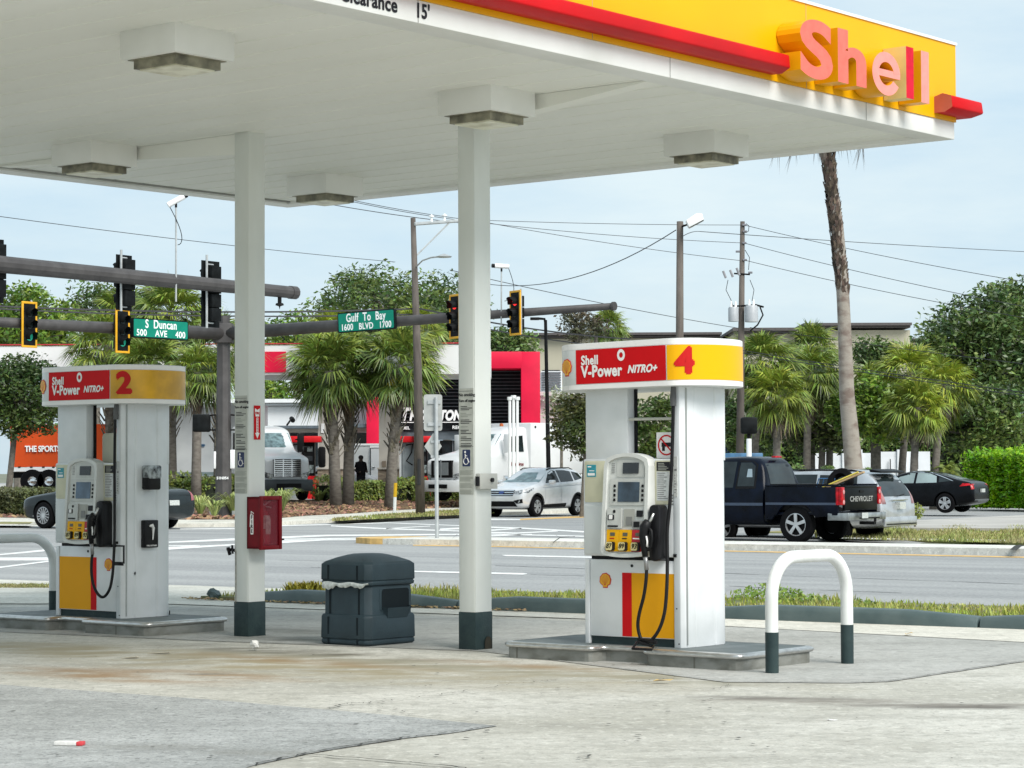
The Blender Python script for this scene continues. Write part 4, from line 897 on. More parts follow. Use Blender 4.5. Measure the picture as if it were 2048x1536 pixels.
# far left block: sidewalk, mulch, lot
edge = [(-500, 1049), (0, 1050), (345, 1055), (480, 1054), (560, 1051), (650, 1046), (760, 1042), (860, 1037.5), (930, 1034.5), (1000, 1031)]
E0 = [gp(x, y, -.08) for x, y in edge]; E0.append(E0[-1]+RB*90)
back = [Vector((-200, 400, 0)), Vector((-200, 75, 0))]
slab('pavement', [(p.x, p.y) for p in E0+back], -.3, .03, PALE)
cor = [gp(x, y, .05) for x, y in [(-500, 1033), (0, 1034), (330, 1038), (470, 1038), (560, 1035), (600, 1031), (700, 1026), (800, 1019), (940, 1012), (1000, 1009)]]
cor2 = [gp(x, y, .32) for x, y in [(-500, 1002), (0, 1004), (330, 1006), (470, 1006), (560, 1003), (640, 1001), (720, 1000), (800, 999), (940, 994), (1000, 992)]]
b = MB(); k = len(cor); b.add([(p.x, p.y, .036) for p in cor]+[(p.x, p.y, .36) for p in cor2], [(i, i+1, k+i+1, k+i) for i in range(k-1)])
tag(b.build('ground_mulch', mat('mulch_ground', (.16, .10, .055), .9, var=.4, scale=3, col2=(.07, .045, .025))), kind='structure')
c3 = [p for p in cor2]; slab('ground_lot', [(p.x, p.y) for p in c3]+[(c3[-1].x+40, 230), (-200, 230), (-200, c3[0].y)], .1, .365, mat('lot_concrete', (.42, .41, .38), .8, var=.1, scale=.6))
vs = []; fs = []; rn = random.Random(12)
for i in range(5200):
    j = rn.uniform(0, k-1.001); a = int(j); f = j-a; t_ = rn.random()**1.5
    p = cor[a].lerp(cor[a+1], f).lerp(cor2[a].lerp(cor2[a+1], f), t_*.8); p.z = .036+.324*t_*.8+.03; s_ = rn.uniform(.04, .13); q = len(vs)
    d1 = Vector((rn.gauss(0, 1), rn.gauss(0, 1), rn.gauss(0, .4))).normalized(); d2 = d1.orthogonal().normalized()
    vs += [p-d1*s_, p+d2*s_*.5, p+d1*s_, p-d2*s_*.5]; fs.append((q, q+1, q+2, q+3))
tag(raw('mulch', vs, fs, mat('mulch_chip', (.25, .16, .09), .9, isl=.75)), 'brown bark mulch with dry leaves under the hedge', 'mulch', kind='stuff')
# corner grass with pale slab, kerb band
b = MB(); ek = [gp(x, y, -.08) for x, y in edge[5:]]; nn_ = [gp(x, y-4.5, .05) for x, y in edge[5:]]
pp_ = [(655, 1040), (700, 1034), (790, 1027), (930, 1021), (1000, 1018), (1000, 1026), (930, 1029.5), (860, 1032), (760, 1037), (690, 1041)]
sheet('verge', [gp(x, y, .036) for x, y in pp_], .036, mat('verge_green', (.16, .19, .05), .9, var=.3, scale=1.2, col2=(.28, .22, .10)))
def s_c(rn):
    x = rn.uniform(665, 990); t = rn.random(); y0 = 1040-.072*(x-655) if x < 700 else 1035-.065*(x-700); y1 = 1041-.047*(x-690); p = gp(x, y0+(y1-y0)*t, .036)
    if 690 < x < 745 and rn.random() < .8: return None
    return (*p, .8)
blades('grass', 5200, s_c, .04, .12, GRASSD, .02, .9, 15)
sheet('pavement', [gp(x, y, .045) for x, y in [(684, 1036), (722, 1030.5), (752, 1033), (708, 1038.5)]], .045, PALE)
sheet('verge', [gp(x, y, .034) for x, y in [(-300, 1043), (0, 1043.5), (66, 1044), (60, 1048), (0, 1048), (-300, 1047.5)]], .034, MC['verge_green'])
# right block
c0 = gp(1505, 1069, -.12)
RBK = [c0, gp(1720, 1074, -.13), gp(1840, 1081, -.12), gp(2048, 1087, -.08), gp(2500, 1098, -.08)]
slab('verge', [(p.x, p.y) for p in RBK]+[(RBK[-1].x+40, 60), (c0.x+RB.x*140+60, c0.y+RB.y*140), (c0.x+RB.x*140, c0.y+RB.y*140)], -.4, -.06, MC['verge_green'])
L0 = [gp(1560, 1054, .02), gp(1830, 1056, .02), gp(2048, 1057.5, .02), gp(2500, 1060, .02)]
slab('parking_lot', [(p.x, p.y) for p in L0]+[(L0[-1].x+60, 160), (L0[0].x+RB.x*60, L0[0].y+RB.y*60)], -.3, .03, mat('lot_asphalt', (.44, .42, .385), .85, var=.1, scale=.6, bump=.2, bscale=30))
def s_r(rn):
    x = rn.uniform(1630, 2080); t = rn.random(); ya = 1057+.002*(x-1830); yb = 1082+.0225*(x-1830); y = ya+(yb-ya)*t
    if abs(y-1078-(x-1770)*.012) < 1.3: return None
    return (*gp(x, y, -.055), .6+.6*(sin(x*.05)*.5+.5))
blades('grass', 9000, s_r, .04, .13, GRASSD, .014, .9, 16)
b = MB(); P = [gp(x, y, -.045) for x, y in [(1640, 1074), (1770, 1076.4), (2048, 1080), (2400, 1085)]]; Q = [gp(x, y, -.045) for x, y in [(1640, 1077), (1770, 1079), (2048, 1082.6), (2400, 1088)]]
b.add(P+Q, [(i, i+1, 5+i, 4+i) for i in range(3)]); tag(b.build('kerb', KERB), kind='structure')

# ================= vehicles
TYRE = mat('tyre_rubber', (.007, .007, .008), .85, spec=.1, var=.2); ALLOY = mat('alloy', (.62, .63, .64), .3, .75, var=.1); CHROME = mat('chrome', (.75, .76, .77), .12, 1, var=.05)
GLASS = mat('car_glass', (.02, .03, .033), .05, var=.3, scale=2, spec=.45); GLASSL = glass('pale_car_glass', (.26, .33, .33), .06); TRIMB = mat('black_trim', (.007, .007, .008), .5, spec=.15, var=.2); TAILR = mat('tail_red', (.55, .006, .015), .25, var=.3, scale=9, spec=.3); LAMP = mat('lamp_clear', (.55, .58, .60), .08, .4, var=.4, scale=14)
PLATE = mat('plate_white', (.60, .63, .60), .4, var=.2, scale=40)
def ring_half(st_):
    x, zb, zl, zt, wb, wl, wt = st_; rise = zt-zl
    h = [(0, zb), (wb*.86, zb), (wb, zb+.10), (wl*1.0, zb+.55*(zl-zb)), (wl*.975, zl-.03), (wl*.95, zl+.015 if rise > .12 else zl), (wt+(wl*.95-wt)*.25, zl+rise*.72 if rise > .12 else zt-.012), (wt, zt-.035 if rise > .12 else zt-.006), (wt*.72, zt-.004), (0, zt)]
    return [(x, y, z) for y, z in h]+[(x, -y, z) for y, z in h[-2:0:-1]]
def car_body(name, stations, m, parent, wells, ww=.30, W=.9, sub=2):
    b = MB(); lofts(b, [ring_half(s_) for s_ in stations]); o = b.build(name, m)
    md = o.modifiers.new('s', 'SUBSURF'); md.levels = sub; md.render_levels = sub
    cut = []
    for (x, r, z) in wells:
        for s_ in (-1, 1):
            c = MB(); c.lathe([(0.001, s_*(W-ww)), (r, s_*(W-ww)), (r, s_*(W+.3)), (0.001, s_*(W+.3))], 28, 'y', (x, 0, z)); c = c.build('cut', m); cut.append(c)
            mb = o.modifiers.new('b', 'BOOLEAN'); mb.object = c; mb.operation = 'DIFFERENCE'; mb.solver = 'EXACT'
    bpy.context.view_layer.update(); dg = bpy.context.evaluated_depsgraph_get(); ev = o.evaluated_get(dg); me = bpy.data.meshes.new_from_object(ev)
    o.modifiers.clear(); o.data = me
    for p in me.polygons: p.use_smooth = True
    me.set_sharp_from_angle(angle=radians(40))
    for c in cut: bpy.data.objects.remove(c)
    bm = bmesh.new(); bm.from_mesh(me); bv = BVHTree.FromBMesh(bm); bm.free()
    for w_ in (TRIMB,):
        me.materials.append(w_)
    for p in me.polygons:      # underbody and wheel wells dark
        if p.center.z < stations[len(stations)//2][1]+.02 and p.normal.z < -.3: p.material_index = 1
        for (x, r, z) in wells:
            if abs(math.hypot(p.center.x-x, p.center.z-z)-r) < .05 and abs(p.normal.y) < .3 and (p.center.x-x)*p.normal.x+(p.center.z-z)*p.normal.z < 0: p.material_index = 1
            if abs(abs(p.center.y)-(W-ww)) < .03 and math.hypot(p.center.x-x, p.center.z-z) < r: p.material_index = 1
    return o, bv
def decal(bv, name, pts, plane, sign, m, parent, off=.006, cuts=3, label=None):
    vs, fs = project(bv, pts, plane, sign, off, cuts)
    if not fs: print('EMPTY DECAL', name); return None
    o = raw(name, vs, fs, m, parent, True)
    if label: o['label'] = label
    return o
def wheel(parent, x, y, r, w_, spokes=5, rimr=.66, style=0):
    s_ = 1 if y > 0 else -1; b = MB()
    b.lathe([(r*rimr, -w_/2), (r*.93, -w_/2), (r, -w_*.32), (r, w_*.32), (r*.93, w_/2), (r*rimr, w_/2), (r*(rimr-.03), 0)], 32, 'y', (0, 0, 0)); t = b.build('wheel', TYRE, parent, smooth=True); t.location = (x, y, r)
    b = MB(); R_ = r*(rimr+.01); f = s_*w_*.46
    b.lathe([(R_, f), (R_*.92, f+s_*.004), (R_*.88, f-s_*.03)], 32, 'y', (0, 0, 0), 0); b.lathe([(R_*.9, f-s_*.06), (.001, f-s_*.07)], 24, 'y', (0, 0, 0), 1)
    for k in range(spokes):
        a = 2*pi*k/spokes+.3; wd = R_*(.15 if spokes <= 6 else .055)
        for da in ((0,) if style == 0 else (-.14, .14)):
            M = Matrix.Rotation(-a-da, 4, 'Y')
            b.prism([(R_*.10, -wd*.8), (R_*.92, -wd), (R_*.92, wd), (R_*.10, wd*.8)], f-s_*.03, f+s_*.001, 'y', 0, M @ Matrix.Rotation(0, 4, 'X'))
    b.lathe([(0.001, f+s_*.004), (R_*.2, f+s_*.004), (R_*.24, f-s_*.03)], 16, 'y', (0, 0, 0), 0)
    o = b.build('rim', [ALLOY, TRIMB], t); return t
def car(name, label, cat, pos, ang, paint, st_, wb, wr, ww, W, track, spokes=5, style=0, arch=.055, grp=None):
    t = thing(name, label, cat, pos, ang, grp); wells = [(wb[0], wr+arch, wr+.01), (wb[1], wr+arch, wr+.01)]
    o, bv = car_body('body', st_, paint, t, wells, ww+.06, W); o.parent = t
    for x in wb:
        for s_ in (1, -1): wheel(t, x, s_*track, wr, ww, spokes, .66, style)
    return t, o, bv
HW = radians(180-34)
def local_of(t, p):   # world point -> thing local
    c, s_ = cos(t.rotation_euler.z), sin(t.rotation_euler.z); d = Vector(p)-t.location; return Vector((d.x*c+d.y*s_, -d.x*s_+d.y*c, d.z))
def place(pxy, z, ang, lx, ly):
    # position of the car so that its local ground point (lx, ly) is under the photograph point
    p = gp(pxy[0], pxy[1], z); c, s_ = cos(ang), sin(ang); return Vector((p.x-lx*c+ly*s_, p.y-lx*s_-ly*c, z))

# --- dark navy pickup (front towards the left)
NAVYP = mat('navy_paint', (.003, .006, .015), .25, 0, var=.3, scale=3, spec=.14)
ang = HW; wbx = (1.75, -1.90); pos = place((1597, 1085.5), -.09, ang, wbx[1], .80)
t = thing('pickup_truck', 'dark navy pickup truck with planks and a spare tyre in its open bed', 'pickup truck', pos, ang)
PB = [(2.75, .45, .98, 1.0, .80, .84, .76), (2.70, .40, 1.02, 1.05, .88, .92, .80), (2.3, .38, 1.08, 1.13, .93, .96, .84), (1.3, .36, 1.10, 1.17, .94, .97, .86), (1.05, .36, 1.10, 1.19, .94, .97, .86), (.45, .36, 1.12, 1.80, .94, .97, .64), (.2, .36, 1.12, 1.87, .94, .97, .66), (-.55, .36, 1.12, 1.885, .94, .97, .66), (-.85, .36, 1.12, 1.86, .94, .97, .65), (-1.0, .36, 1.12, 1.75, .94, .97, .64), (-1.12, .36, 1.12, 1.3, .94, .97, .72), (-1.15, .36, 1.10, 1.14, .94, .97, .80)]
b0, bv = car_body('cab', PB, NAVYP, t, [(wbx[0], .45, .42)], .32, .97); b0.parent = t
b = MB(); W_ = .98
out = [(-1.18, .50), (-1.35, .50), (-1.43, .62)]+[(-1.90+.47*cos(radians(a)), .42+.47*sin(radians(a))) for a in range(20, 161, 12)]+[(-2.40, .55), (-2.78, .60), (-2.80, 1.12), (-1.18, 1.13)]
for s_ in (1, -1):
    b.prism(out, s_*W_, s_*(W_-.07), 'y')
    b.box(-2.80, -1.18, min(s_*W_, s_*(W_-.12)), max(s_*W_, s_*(W_-.12)), 1.131, 1.165)
b.box(-2.76, -1.18, -.905, .905, .60, .66).box(-1.24, -1.18, -.905, .905, .66, 1.13)
b.build('bed', NAVYP, t, bevel=.015)
for s_ in (1, -1): b = MB(); b.box(-2.80, -1.5, s_*.93-.05, s_*.93+.05, 1.166, 1.18); b.build('bed_rail_cap', TRIMB, t)
b = MB(); b.box(-2.87, -2.80, -.80, .80, .62, 1.13); b.box(-2.875, -2.80, -.78, .78, 1.10, 1.15); tg = b.build('tailgate', mat('tailgate_paint', (.004, .006, .007), .4, var=.3, scale=2, spec=.14), t, bevel=.012)
F = frame((-2.872, 0, .86), (0, -1, 0)); vs, fs = text_mesh('CHEVROLET', .155, .003, .0035, spacing=1.08, sx=1.24); b = MB(); b.add(vs, fs, 0, F); b.build('tailgate_lettering', mat('worn_lettering', (.36, .36, .34), .5, .3), tg)
b = MB(); b.box(-2.885, -2.87, -.10, .10, 1.0, 1.05); b.build('tailgate_handle', TRIMB, tg)
for s_ in (1, -1):
    b = MB(); b.prism([(-2.80, .74), (-2.882, .74), (-2.878, 1.12), (-2.80, 1.12)], s_*.83, s_*.985, 'y'); lamp_ = b.build('tail_light', TAILR, t, bevel=.01)
    b = MB(); b.box(-2.80, -2.74, min(s_*.975, s_*.99), max(s_*.975, s_*.99), .74, 1.12); b.build('side_lens', TAILR, lamp_, bevel=.008)
    b = MB(); b.lathe([(.001, -.008), (.045, -.004), (.05, 0)], 12, 'x', (-2.886, s_*.89, .80)); b.lathe([(.001, -.008), (.045, -.004), (.05, 0)], 12, 'x', (-2.886, s_*.89, 1.02)); b.build('pale_lens', mat('pink_lens', (.60, .25, .25), .2), lamp_)
b = MB(); bp = [(-2.86, -.97), (-3.02, -.93), (-3.07, -.6), (-3.07, .6), (-3.02, .93), (-2.86, .97), (-2.55, .985), (-2.55, .93), (-2.82, .90), (-2.86, .5), (-2.86, -.5), (-2.82, -.90), (-2.55, -.93), (-2.55, -.985)]
b.prism(bp, .46, .62); bu = b.build('bumper', mat('dull_chrome', (.40, .43, .43), .3, .6, var=.35, scale=3), t, bevel=.015)
b = MB(); b.box(-3.06, -2.88, -.55, .55, .621, .632).box(-3.075, -3.07, -.5, .5, .49, .52); b.build('step_pad', TRIMB, bu)
b = MB(); b.box(-3.085, -3.075, .10, .40, .50, .62); b.build('number_plate', PLATE, t)
b = MB(); b.box(-3.2, -2.85, -.05, .05, .36, .43).tube([(-3.2, 0, .43), (-3.2, 0, .50)], .03); b.build('tow_hitch', TRIMB, t)
for x in wbx:
    for s_ in (1, -1): wheel(t, x, s_*.82, .395, .25, 5, .63)
def win(nm, pts, pl, sg, m=GLASS, **k): return decal(bv, nm, pts, pl, sg, m, t, **k)
for s_ in (1, -1):
    win('window_surround', [(-.92, 1.17), (-.42, 1.16), (-.42, 1.79), (-.75, 1.78), (-.88, 1.70)], 'side', s_, TRIMB, off=.004); win('side_window', [(-.87, 1.22), (-.46, 1.22), (-.46, 1.74), (-.72, 1.74), (-.83, 1.66)], 'side', s_, off=.010)
    win('side_window', [(-.36, 1.19), (.82, 1.19), (.50, 1.70), (.40, 1.76), (-.36, 1.76)], 'side', s_)
    win('side_moulding', [(-1.12, .80), (1.2, .80), (1.2, .86), (-1.12, .86)], 'side', s_, mat('navy_moulding', (.04, .06, .10), .3), cuts=5)
    win('door_seam', [(-1.165, .45), (-1.148, .45), (-1.148, 1.14), (-1.165, 1.14)], 'side', s_, TRIMB)
    b = MB(); b.box(-2.8, -1.2, s_*.981-.002, s_*.981+.002, .82, .87); b.build('side_moulding', MC['navy_moulding'], t)
win('rear_window', [(-.60, 1.24), (.60, 1.24), (.56, 1.72), (-.56, 1.72)], 'front', -1); win('windscreen', [(-.62, 1.26), (.62, 1.26), (.54, 1.74), (-.54, 1.74)], 'front', 1)
b = MB(); b.box(-1.02, -.92, -.16, .16, 1.845, 1.885); b.build('high_brake_light', TAILR, t, bevel=.01)
win('reflection_patch', [(-.80, 1.42), (-.66, 1.42), (-.66, 1.6), (-.76, 1.6)], 'side', 1, mat('window_reflection', (.25, .32, .36), .3), off=.014)  # pale patch painted on the side window as a reflection
TRK = t
for o in list(t.children)+[c for q in t.children for c in q.children]:   # rear overhang and bed height
    nm = o.name.split('.')[0]
    if nm == 'bed':
        for v in o.data.vertices:
            if v.co.x < -2.5: v.co.x -= .15
            if v.co.z > 1.0: v.co.z += .085
    elif nm == 'bed_rail_cap' or nm == 'side_moulding' and o.data.vertices[0].co.x < -1.15:
        for v in o.data.vertices:
            if v.co.x < -2.5: v.co.x -= .15
            if v.co.z > 1.0: v.co.z += .085
    elif nm in ('tailgate', 'tailgate_lettering', 'tailgate_handle', 'tail_light', 'side_lens', 'pale_lens'):
        for v in o.data.vertices: v.co.x -= .15; v.co.z += .08
    elif nm in ('bumper', 'step_pad', 'number_plate', 'tow_hitch'):
        for v in o.data.vertices: v.co.x -= .14; v.co.z += .03
# load in the bed (own things)
def tl(x, y, z): c, s_ = cos(ang), sin(ang); return Vector((pos.x+x*c-y*s_, pos.y+x*s_+y*c, pos.z+z))
o = MB().tube([tl(-1.7, -.1, 1.05), tl(-2.83, -.25, 1.52)], .022, 8).build('yellow_pole', mat('pole_yellow', (.72, .58, .10), .5)); tag(o, 'bright yellow pole sloping out over the pickup tailgate', 'pole')
b = MB(); b.add([Vector(p) for p in (tl(-1.9, .1, 1.02), tl(-1.9, .2, 1.02), tl(-3.0, -.12, 1.50), tl(-3.0, -.22, 1.50), tl(-1.9, .1, 1.06), tl(-1.9, .2, 1.06), tl(-3.0, -.12, 1.54), tl(-3.0, -.22, 1.54))], [(0, 1, 2, 3), (4, 5, 6, 7), (0, 1, 5, 4), (1, 2, 6, 5), (2, 3, 7, 6), (3, 0, 4, 7)])
tag(b.build('wooden_plank', mat('plank_wood', (.55, .38, .20), .7, var=.2, scale=20, stretch=(1, 8, 8))), 'tan wooden plank sloping out of the pickup bed beside the yellow pole', 'plank')
b = MB(); M = Matrix.Translation(tl(-2.38, -.30, 1.32)) @ Matrix.Rotation(ang, 4, 'Z') @ Matrix.Rotation(radians(25), 4, 'X'); b.lathe([(.16, -.09), (.27, -.09), (.30, -.05), (.30, .05), (.27, .09), (.16, .09), (.15, 0), (.16, -.09)], 28, 'y', (0, 0, 0), 0, M); tag(b.build('spare_tyre', TYRE, smooth=True), 'black spare tyre standing in the pickup bed by the planks', 'tyre')
b = MB()
for k in range(4): b.tube([tl(-1.72-.13*k, -.35, 1.05), tl(-1.85-.13*k, -.3, 1.38)], .012, 6)
b.tube([tl(-1.85, -.3, 1.38), tl(-2.24, -.3, 1.38)], .012, 6).tube([tl(-1.75, -.33, 1.15), tl(-2.15, -.33, 1.15)], .012, 6)
tag(b.build('blue_wire_frame', mat('frame_blue', (.06, .18, .38), .4)), 'small blue wire frame leaning in the pickup bed', 'frame')
b = MB(); M = Matrix.Translation(tl(-1.5, .0, 0)) @ Matrix.Rotation(ang, 4, 'Z'); b.box(-.22, .22, -.85, .85, .70, 1.24, 0, M); b.box(-.24, .24, -.87, .87, 1.241, 1.27, 0, M); tag(b.build('tool_box', TRIMB, bevel=.01), 'long black tool box across the pickup bed behind the cab', 'tool box')

# --- silver minivan behind the pickup
SILV = mat('silver_paint', (.55, .57, .59), .25, .6, var=.1, scale=3, coat=.5)
ang2 = HW; pos2 = place((1741, 1083), -.185, ang2, -1.45, -.80)
VST = [(2.45, .35, .70, .72, .70, .74, .66), (2.35, .25, .80, .86, .86, .92, .78), (1.6, .33, .95, 1.05, .95, .98, .84), (1.2, .33, 1.0, 1.16, .96, .99, .80), (.45, .33, 1.02, 1.64, .96, .99, .70), (0, .33, 1.03, 1.73, .96, .99, .70), (-1.2, .33, 1.05, 1.745, .96, .99, .70), (-2.0, .33, 1.06, 1.71, .96, .99, .69), (-2.28, .36, 1.06, 1.62, .95, .98, .68), (-2.48, .40, 1.04, 1.28, .93, .96, .80), (-2.58, .44, 1.0, 1.06, .90, .94, .84), (-2.62, .48, .70, .74, .82, .88, .80)]
t, o, bv = car('minivan', 'silver minivan with a dark rear window driving behind the pickup', 'minivan', pos2, ang2, SILV, VST, (1.55, -1.45), .34, .22, .99, .84); t.scale = (.98, .97, .97)
for s_ in (1, -1):
    win('side_window', [(-1.95, 1.12), (-.95, 1.10), (-.95, 1.60), (-1.9, 1.58)], 'side', s_); win('side_window', [(-.88, 1.10), (.1, 1.09), (.1, 1.61), (-.88, 1.61)], 'side', s_); win('side_window', [(.16, 1.09), (.95, 1.08), (.35, 1.55), (.16, 1.58)], 'side', s_)
    win('tail_light', [(s_*.70, .92), (s_*.93, .92), (s_*.88, 1.22), (s_*.76, 1.22)], 'front', -1, mat('pale_red_lamp', (.45, .22, .22), .15, var=.3)); b = MB(); b.tube([(-1.95, s_*.60, 1.66), (-1.7, s_*.63, 1.705), (.0, s_*.64, 1.72), (.3, s_*.60, 1.66)], .022, 6); b.build('roof_rail', TRIMB, t)
win('rear_window', [(-.74, 1.10), (.74, 1.10), (.64, 1.60), (-.64, 1.60)], 'front', -1, off=.01); win('windscreen', [(-.75, 1.12), (.75, 1.12), (.62, 1.60), (-.62, 1.60)], 'front', 1)
b = MB(); b.prism([(-2.18, 1.66), (-2.45, 1.64), (-2.44, 1.68), (-2.15, 1.735)], -.66, .66, 'y'); b.build('spoiler', TRIMB, t, bevel=.008)
b = MB(); b.box(-2.66, -2.60, -.88, .88, .40, .62); b.build('bumper', SILV, t, bevel=.02); b = MB(); b.box(-2.668, -2.66, -.82, .82, .44, .465); b.build('bumper_step', TRIMB, t)
b = MB(); b.box(-2.70, -2.60, -.16, .16, .80, .96); b.build('number_plate', PLATE, t); b = MB(); b.box(-2.64, -2.58, -.40, .40, 1.0, 1.02); b.build('handle', CHROME, t)
b = MB(); b.tube([(-2.60, .1, 1.10), (-2.55, -.4, 1.14)], .01, 6); b.build('rear_wiper', TRIMB, t)

# --- black coupe-backed sedan in the lot on the right
BLKP = mat('black_paint', (.005, .006, .008), .2, 0, var=.3, scale=3, spec=.14)
ang3 = radians(150); pos3 = place((1892, 1026), .03, ang3, -1.35, .77)
CST = [(2.28, .32, .55, .58, .62, .68, .60), (2.15, .22, .66, .72, .78, .84, .70), (1.5, .20, .80, .90, .86, .89, .76), (1.0, .20, .86, .98, .88, .90, .74), (.35, .20, .90, 1.33, .88, .90, .60), (-.15, .20, .92, 1.415, .88, .90, .58), (-.7, .20, .93, 1.40, .88, .90, .57), (-1.35, .20, .94, 1.24, .88, .90, .62), (-1.9, .24, .95, 1.09, .87, .89, .72), (-2.2, .30, .93, 1.04, .84, .86, .74), (-2.32, .34, .80, .86, .80, .82, .74), (-2.34, .40, .60, .64, .74, .78, .7)]
t, o, bv = car('sedan', 'black sloping-back sedan with red tail lights parked by the bright hedge', 'car', pos3, ang3, BLKP, CST, (1.35, -1.35), .325, .21, .9, .80, 5, 1)
for s_ in (1, -1):
    win('side_window', [(.85, .98), (-.25, .99), (-.25, 1.32), (.10, 1.34), (.35, 1.28)], 'side', s_, GLASSL); win('side_window', [(-.33, .99), (-1.05, 1.01), (-1.0, 1.22), (-.75, 1.31), (-.33, 1.34)], 'side', s_, GLASSL); win('quarter_window', [(-1.12, 1.02), (-1.55, 1.06), (-1.10, 1.20)], 'side', s_, GLASS)
    win('chrome_strip', [(.40, 1.33), (-.15, 1.385), (-.8, 1.345), (-1.25, 1.20), (-1.62, 1.06), (-1.58, 1.06), (-1.22, 1.185), (-.8, 1.325), (-.15, 1.36), (.40, 1.31)], 'side', s_, CHROME, off=.012, cuts=1)
    win('tail_light', [(-1.86, .88), (-2.24, .92), (-2.25, .98), (-1.95, .985)], 'side', s_, TAILR, off=.012); win('tail_light', [(s_*.50, .96), (s_*.80, .97), (s_*.83, .78), (s_*.74, .80), (s_*.70, .92)], 'front', -1, TAILR, off=.012)
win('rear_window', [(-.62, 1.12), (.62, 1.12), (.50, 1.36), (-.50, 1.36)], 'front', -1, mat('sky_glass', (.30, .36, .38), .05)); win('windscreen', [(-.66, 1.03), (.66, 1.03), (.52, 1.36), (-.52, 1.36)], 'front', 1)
b = MB(); b.box(-2.39, -2.33, -.16, .16, .68, .80); b.build('number_plate', PLATE, t); win('diffuser', [(-.7, .30), (.7, .30), (.7, .46), (-.7, .46)], 'front', -1, mat('grey_bumper', (.10, .11, .11), .4))
win('antenna_fin', [(-.9, -.02), (-.75, -.02), (-.75, .02), (-.9, .02)], 'top', 1, TRIMB, off=.05, cuts=0)

# --- silver-white SUV coming through the junction
SUVP = mat('pale_silver_paint', (.72, .73, .74), .25, .35, var=.06, scale=3, coat=.6)
ang4 = radians(-122); pos4 = place((1070, 1034), -.08, ang4, 1.35, .80)
SST = [(2.22, .38, .70, .74, .62, .68, .60), (2.14, .28, .88, .94, .80, .86, .74), (1.9, .26, .97, 1.02, .86, .90, .78), (1.15, .25, 1.05, 1.14, .90, .92, .76), (.85, .25, 1.07, 1.22, .90, .92, .74), (.25, .25, 1.10, 1.60, .90, .92, .62), (-.2, .25, 1.12, 1.68, .90, .92, .62), (-1.2, .25, 1.16, 1.68, .90, .92, .61), (-1.8, .26, 1.20, 1.60, .89, .91, .60), (-2.1, .30, 1.15, 1.38, .88, .90, .66), (-2.22, .36, .95, 1.02, .86, .88, .78), (-2.26, .42, .70, .74, .78, .82, .76)]
t, o, bv = car('suv', 'pale silver SUV turning at the junction behind the nearer column', 'car', pos4, ang4, SUVP, SST, (1.35, -1.34), .35, .23, .92, .80, 5, 1)
for s_ in (1, -1):
    win('side_window', [(.72, 1.14), (-.18, 1.17), (-.18, 1.56), (.0, 1.58), (.25, 1.50)], 'side', s_); win('side_window', [(-.26, 1.17), (-1.12, 1.20), (-1.18, 1.54), (-.8, 1.58), (-.26, 1.58)], 'side', s_); win('quarter_window', [(-1.22, 1.22), (-1.82, 1.30), (-1.72, 1.48), (-1.26, 1.54)], 'side', s_)
    win('lower_cladding', [(-2.1, .30), (-1.75, .30), (-1.72, .40), (-1.95, .48), (-2.15, .46)], 'side', s_, TRIMB); win('lower_cladding', [(-.95, .27), (.95, .27), (.93, .42), (-.95, .46)], 'side', s_, TRIMB, cuts=4)
    for (x, r) in ((1.35, .405), (-1.34, .405)):
        win('wheel_arch_trim', [(x+(r+.055)*cos(radians(a)), .36+(r+.055)*sin(radians(a))) for a in range(0, 181, 15)]+[(x+r*cos(radians(a)), .36+r*sin(radians(a))) for a in range(180, -1, -15)], 'side', s_, TRIMB, off=.012, cuts=0)
    win('headlight', [(s_*.46, .86), (s_*.84, .95), (s_*.86, .86), (s_*.72, .77), (s_*.50, .80)], 'front', 1, LAMP, off=.012); win('headlight', [(2.1, .83), (1.55, 1.0), (1.60, .93), (1.9, .82)], 'side', s_, LAMP, off=.012)
    win('fog_light', [(s_*.48, .56), (s_*.80, .62), (s_*.80, .48), (s_*.60, .46)], 'front', 1, TRIMB, off=.012); b = MB(); b.lathe([(.001, 2.20), (.06, 2.20), (.06, 2.1)], 14, 'x', (0, s_*.66, .545)); b.build('fog_lamp', LAMP, t)
    b = MB(); b.prism(rrect(.48, .68, 1.10, 1.25, .05), s_*.93, s_*1.12, 'y'); b.build('mirror', SUVP, t, bevel=.03); b = MB(); b.tube([(.15, s_*.52, 1.60), (-.1, s_*.55, 1.655), (-1.3, s_*.55, 1.665), (-1.6, s_*.52, 1.60)], .018, 6); b.build('roof_rail', TRIMB, t)
    win('crease', [(1.0, .98), (-1.9, 1.08), (-1.9, 1.095), (1.0, .995)], 'side', s_, mat('seam_grey', (.22, .24, .27), .4), cuts=4); win('door_seam', [(-.22, .5), (-.205, .5), (-.205, 1.15), (-.22, 1.15)], 'side', s_, MC['seam_grey']); win('door_seam', [(.86, .5), (.875, .5), (.80, 1.1), (.785, 1.1)], 'side', s_, MC['seam_grey'])
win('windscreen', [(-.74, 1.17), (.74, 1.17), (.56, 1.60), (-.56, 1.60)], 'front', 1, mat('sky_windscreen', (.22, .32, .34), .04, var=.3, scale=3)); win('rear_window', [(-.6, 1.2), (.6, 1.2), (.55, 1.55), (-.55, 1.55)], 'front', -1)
win('grille', [(-.46, .72), (.46, .72), (.50, .92), (-.50, .92)], 'front', 1, TRIMB, off=.01); win('lower_grille', [(-.62, .36), (.62, .36), (.50, .54), (-.50, .54)], 'front', 1, TRIMB, off=.01)
for z in (.745, .82, .885): win('grille_bar', [(-.47, z), (.47, z), (.47, z+.03), (-.47, z+.03)], 'front', 1, CHROME, off=.018, cuts=2)
win('badge', [(.11*cos(a*.5), .835+.045*sin(a*.5)) for a in range(13)], 'front', 1, mat('badge_blue', (.03, .06, .2), .3), off=.03, cuts=0)

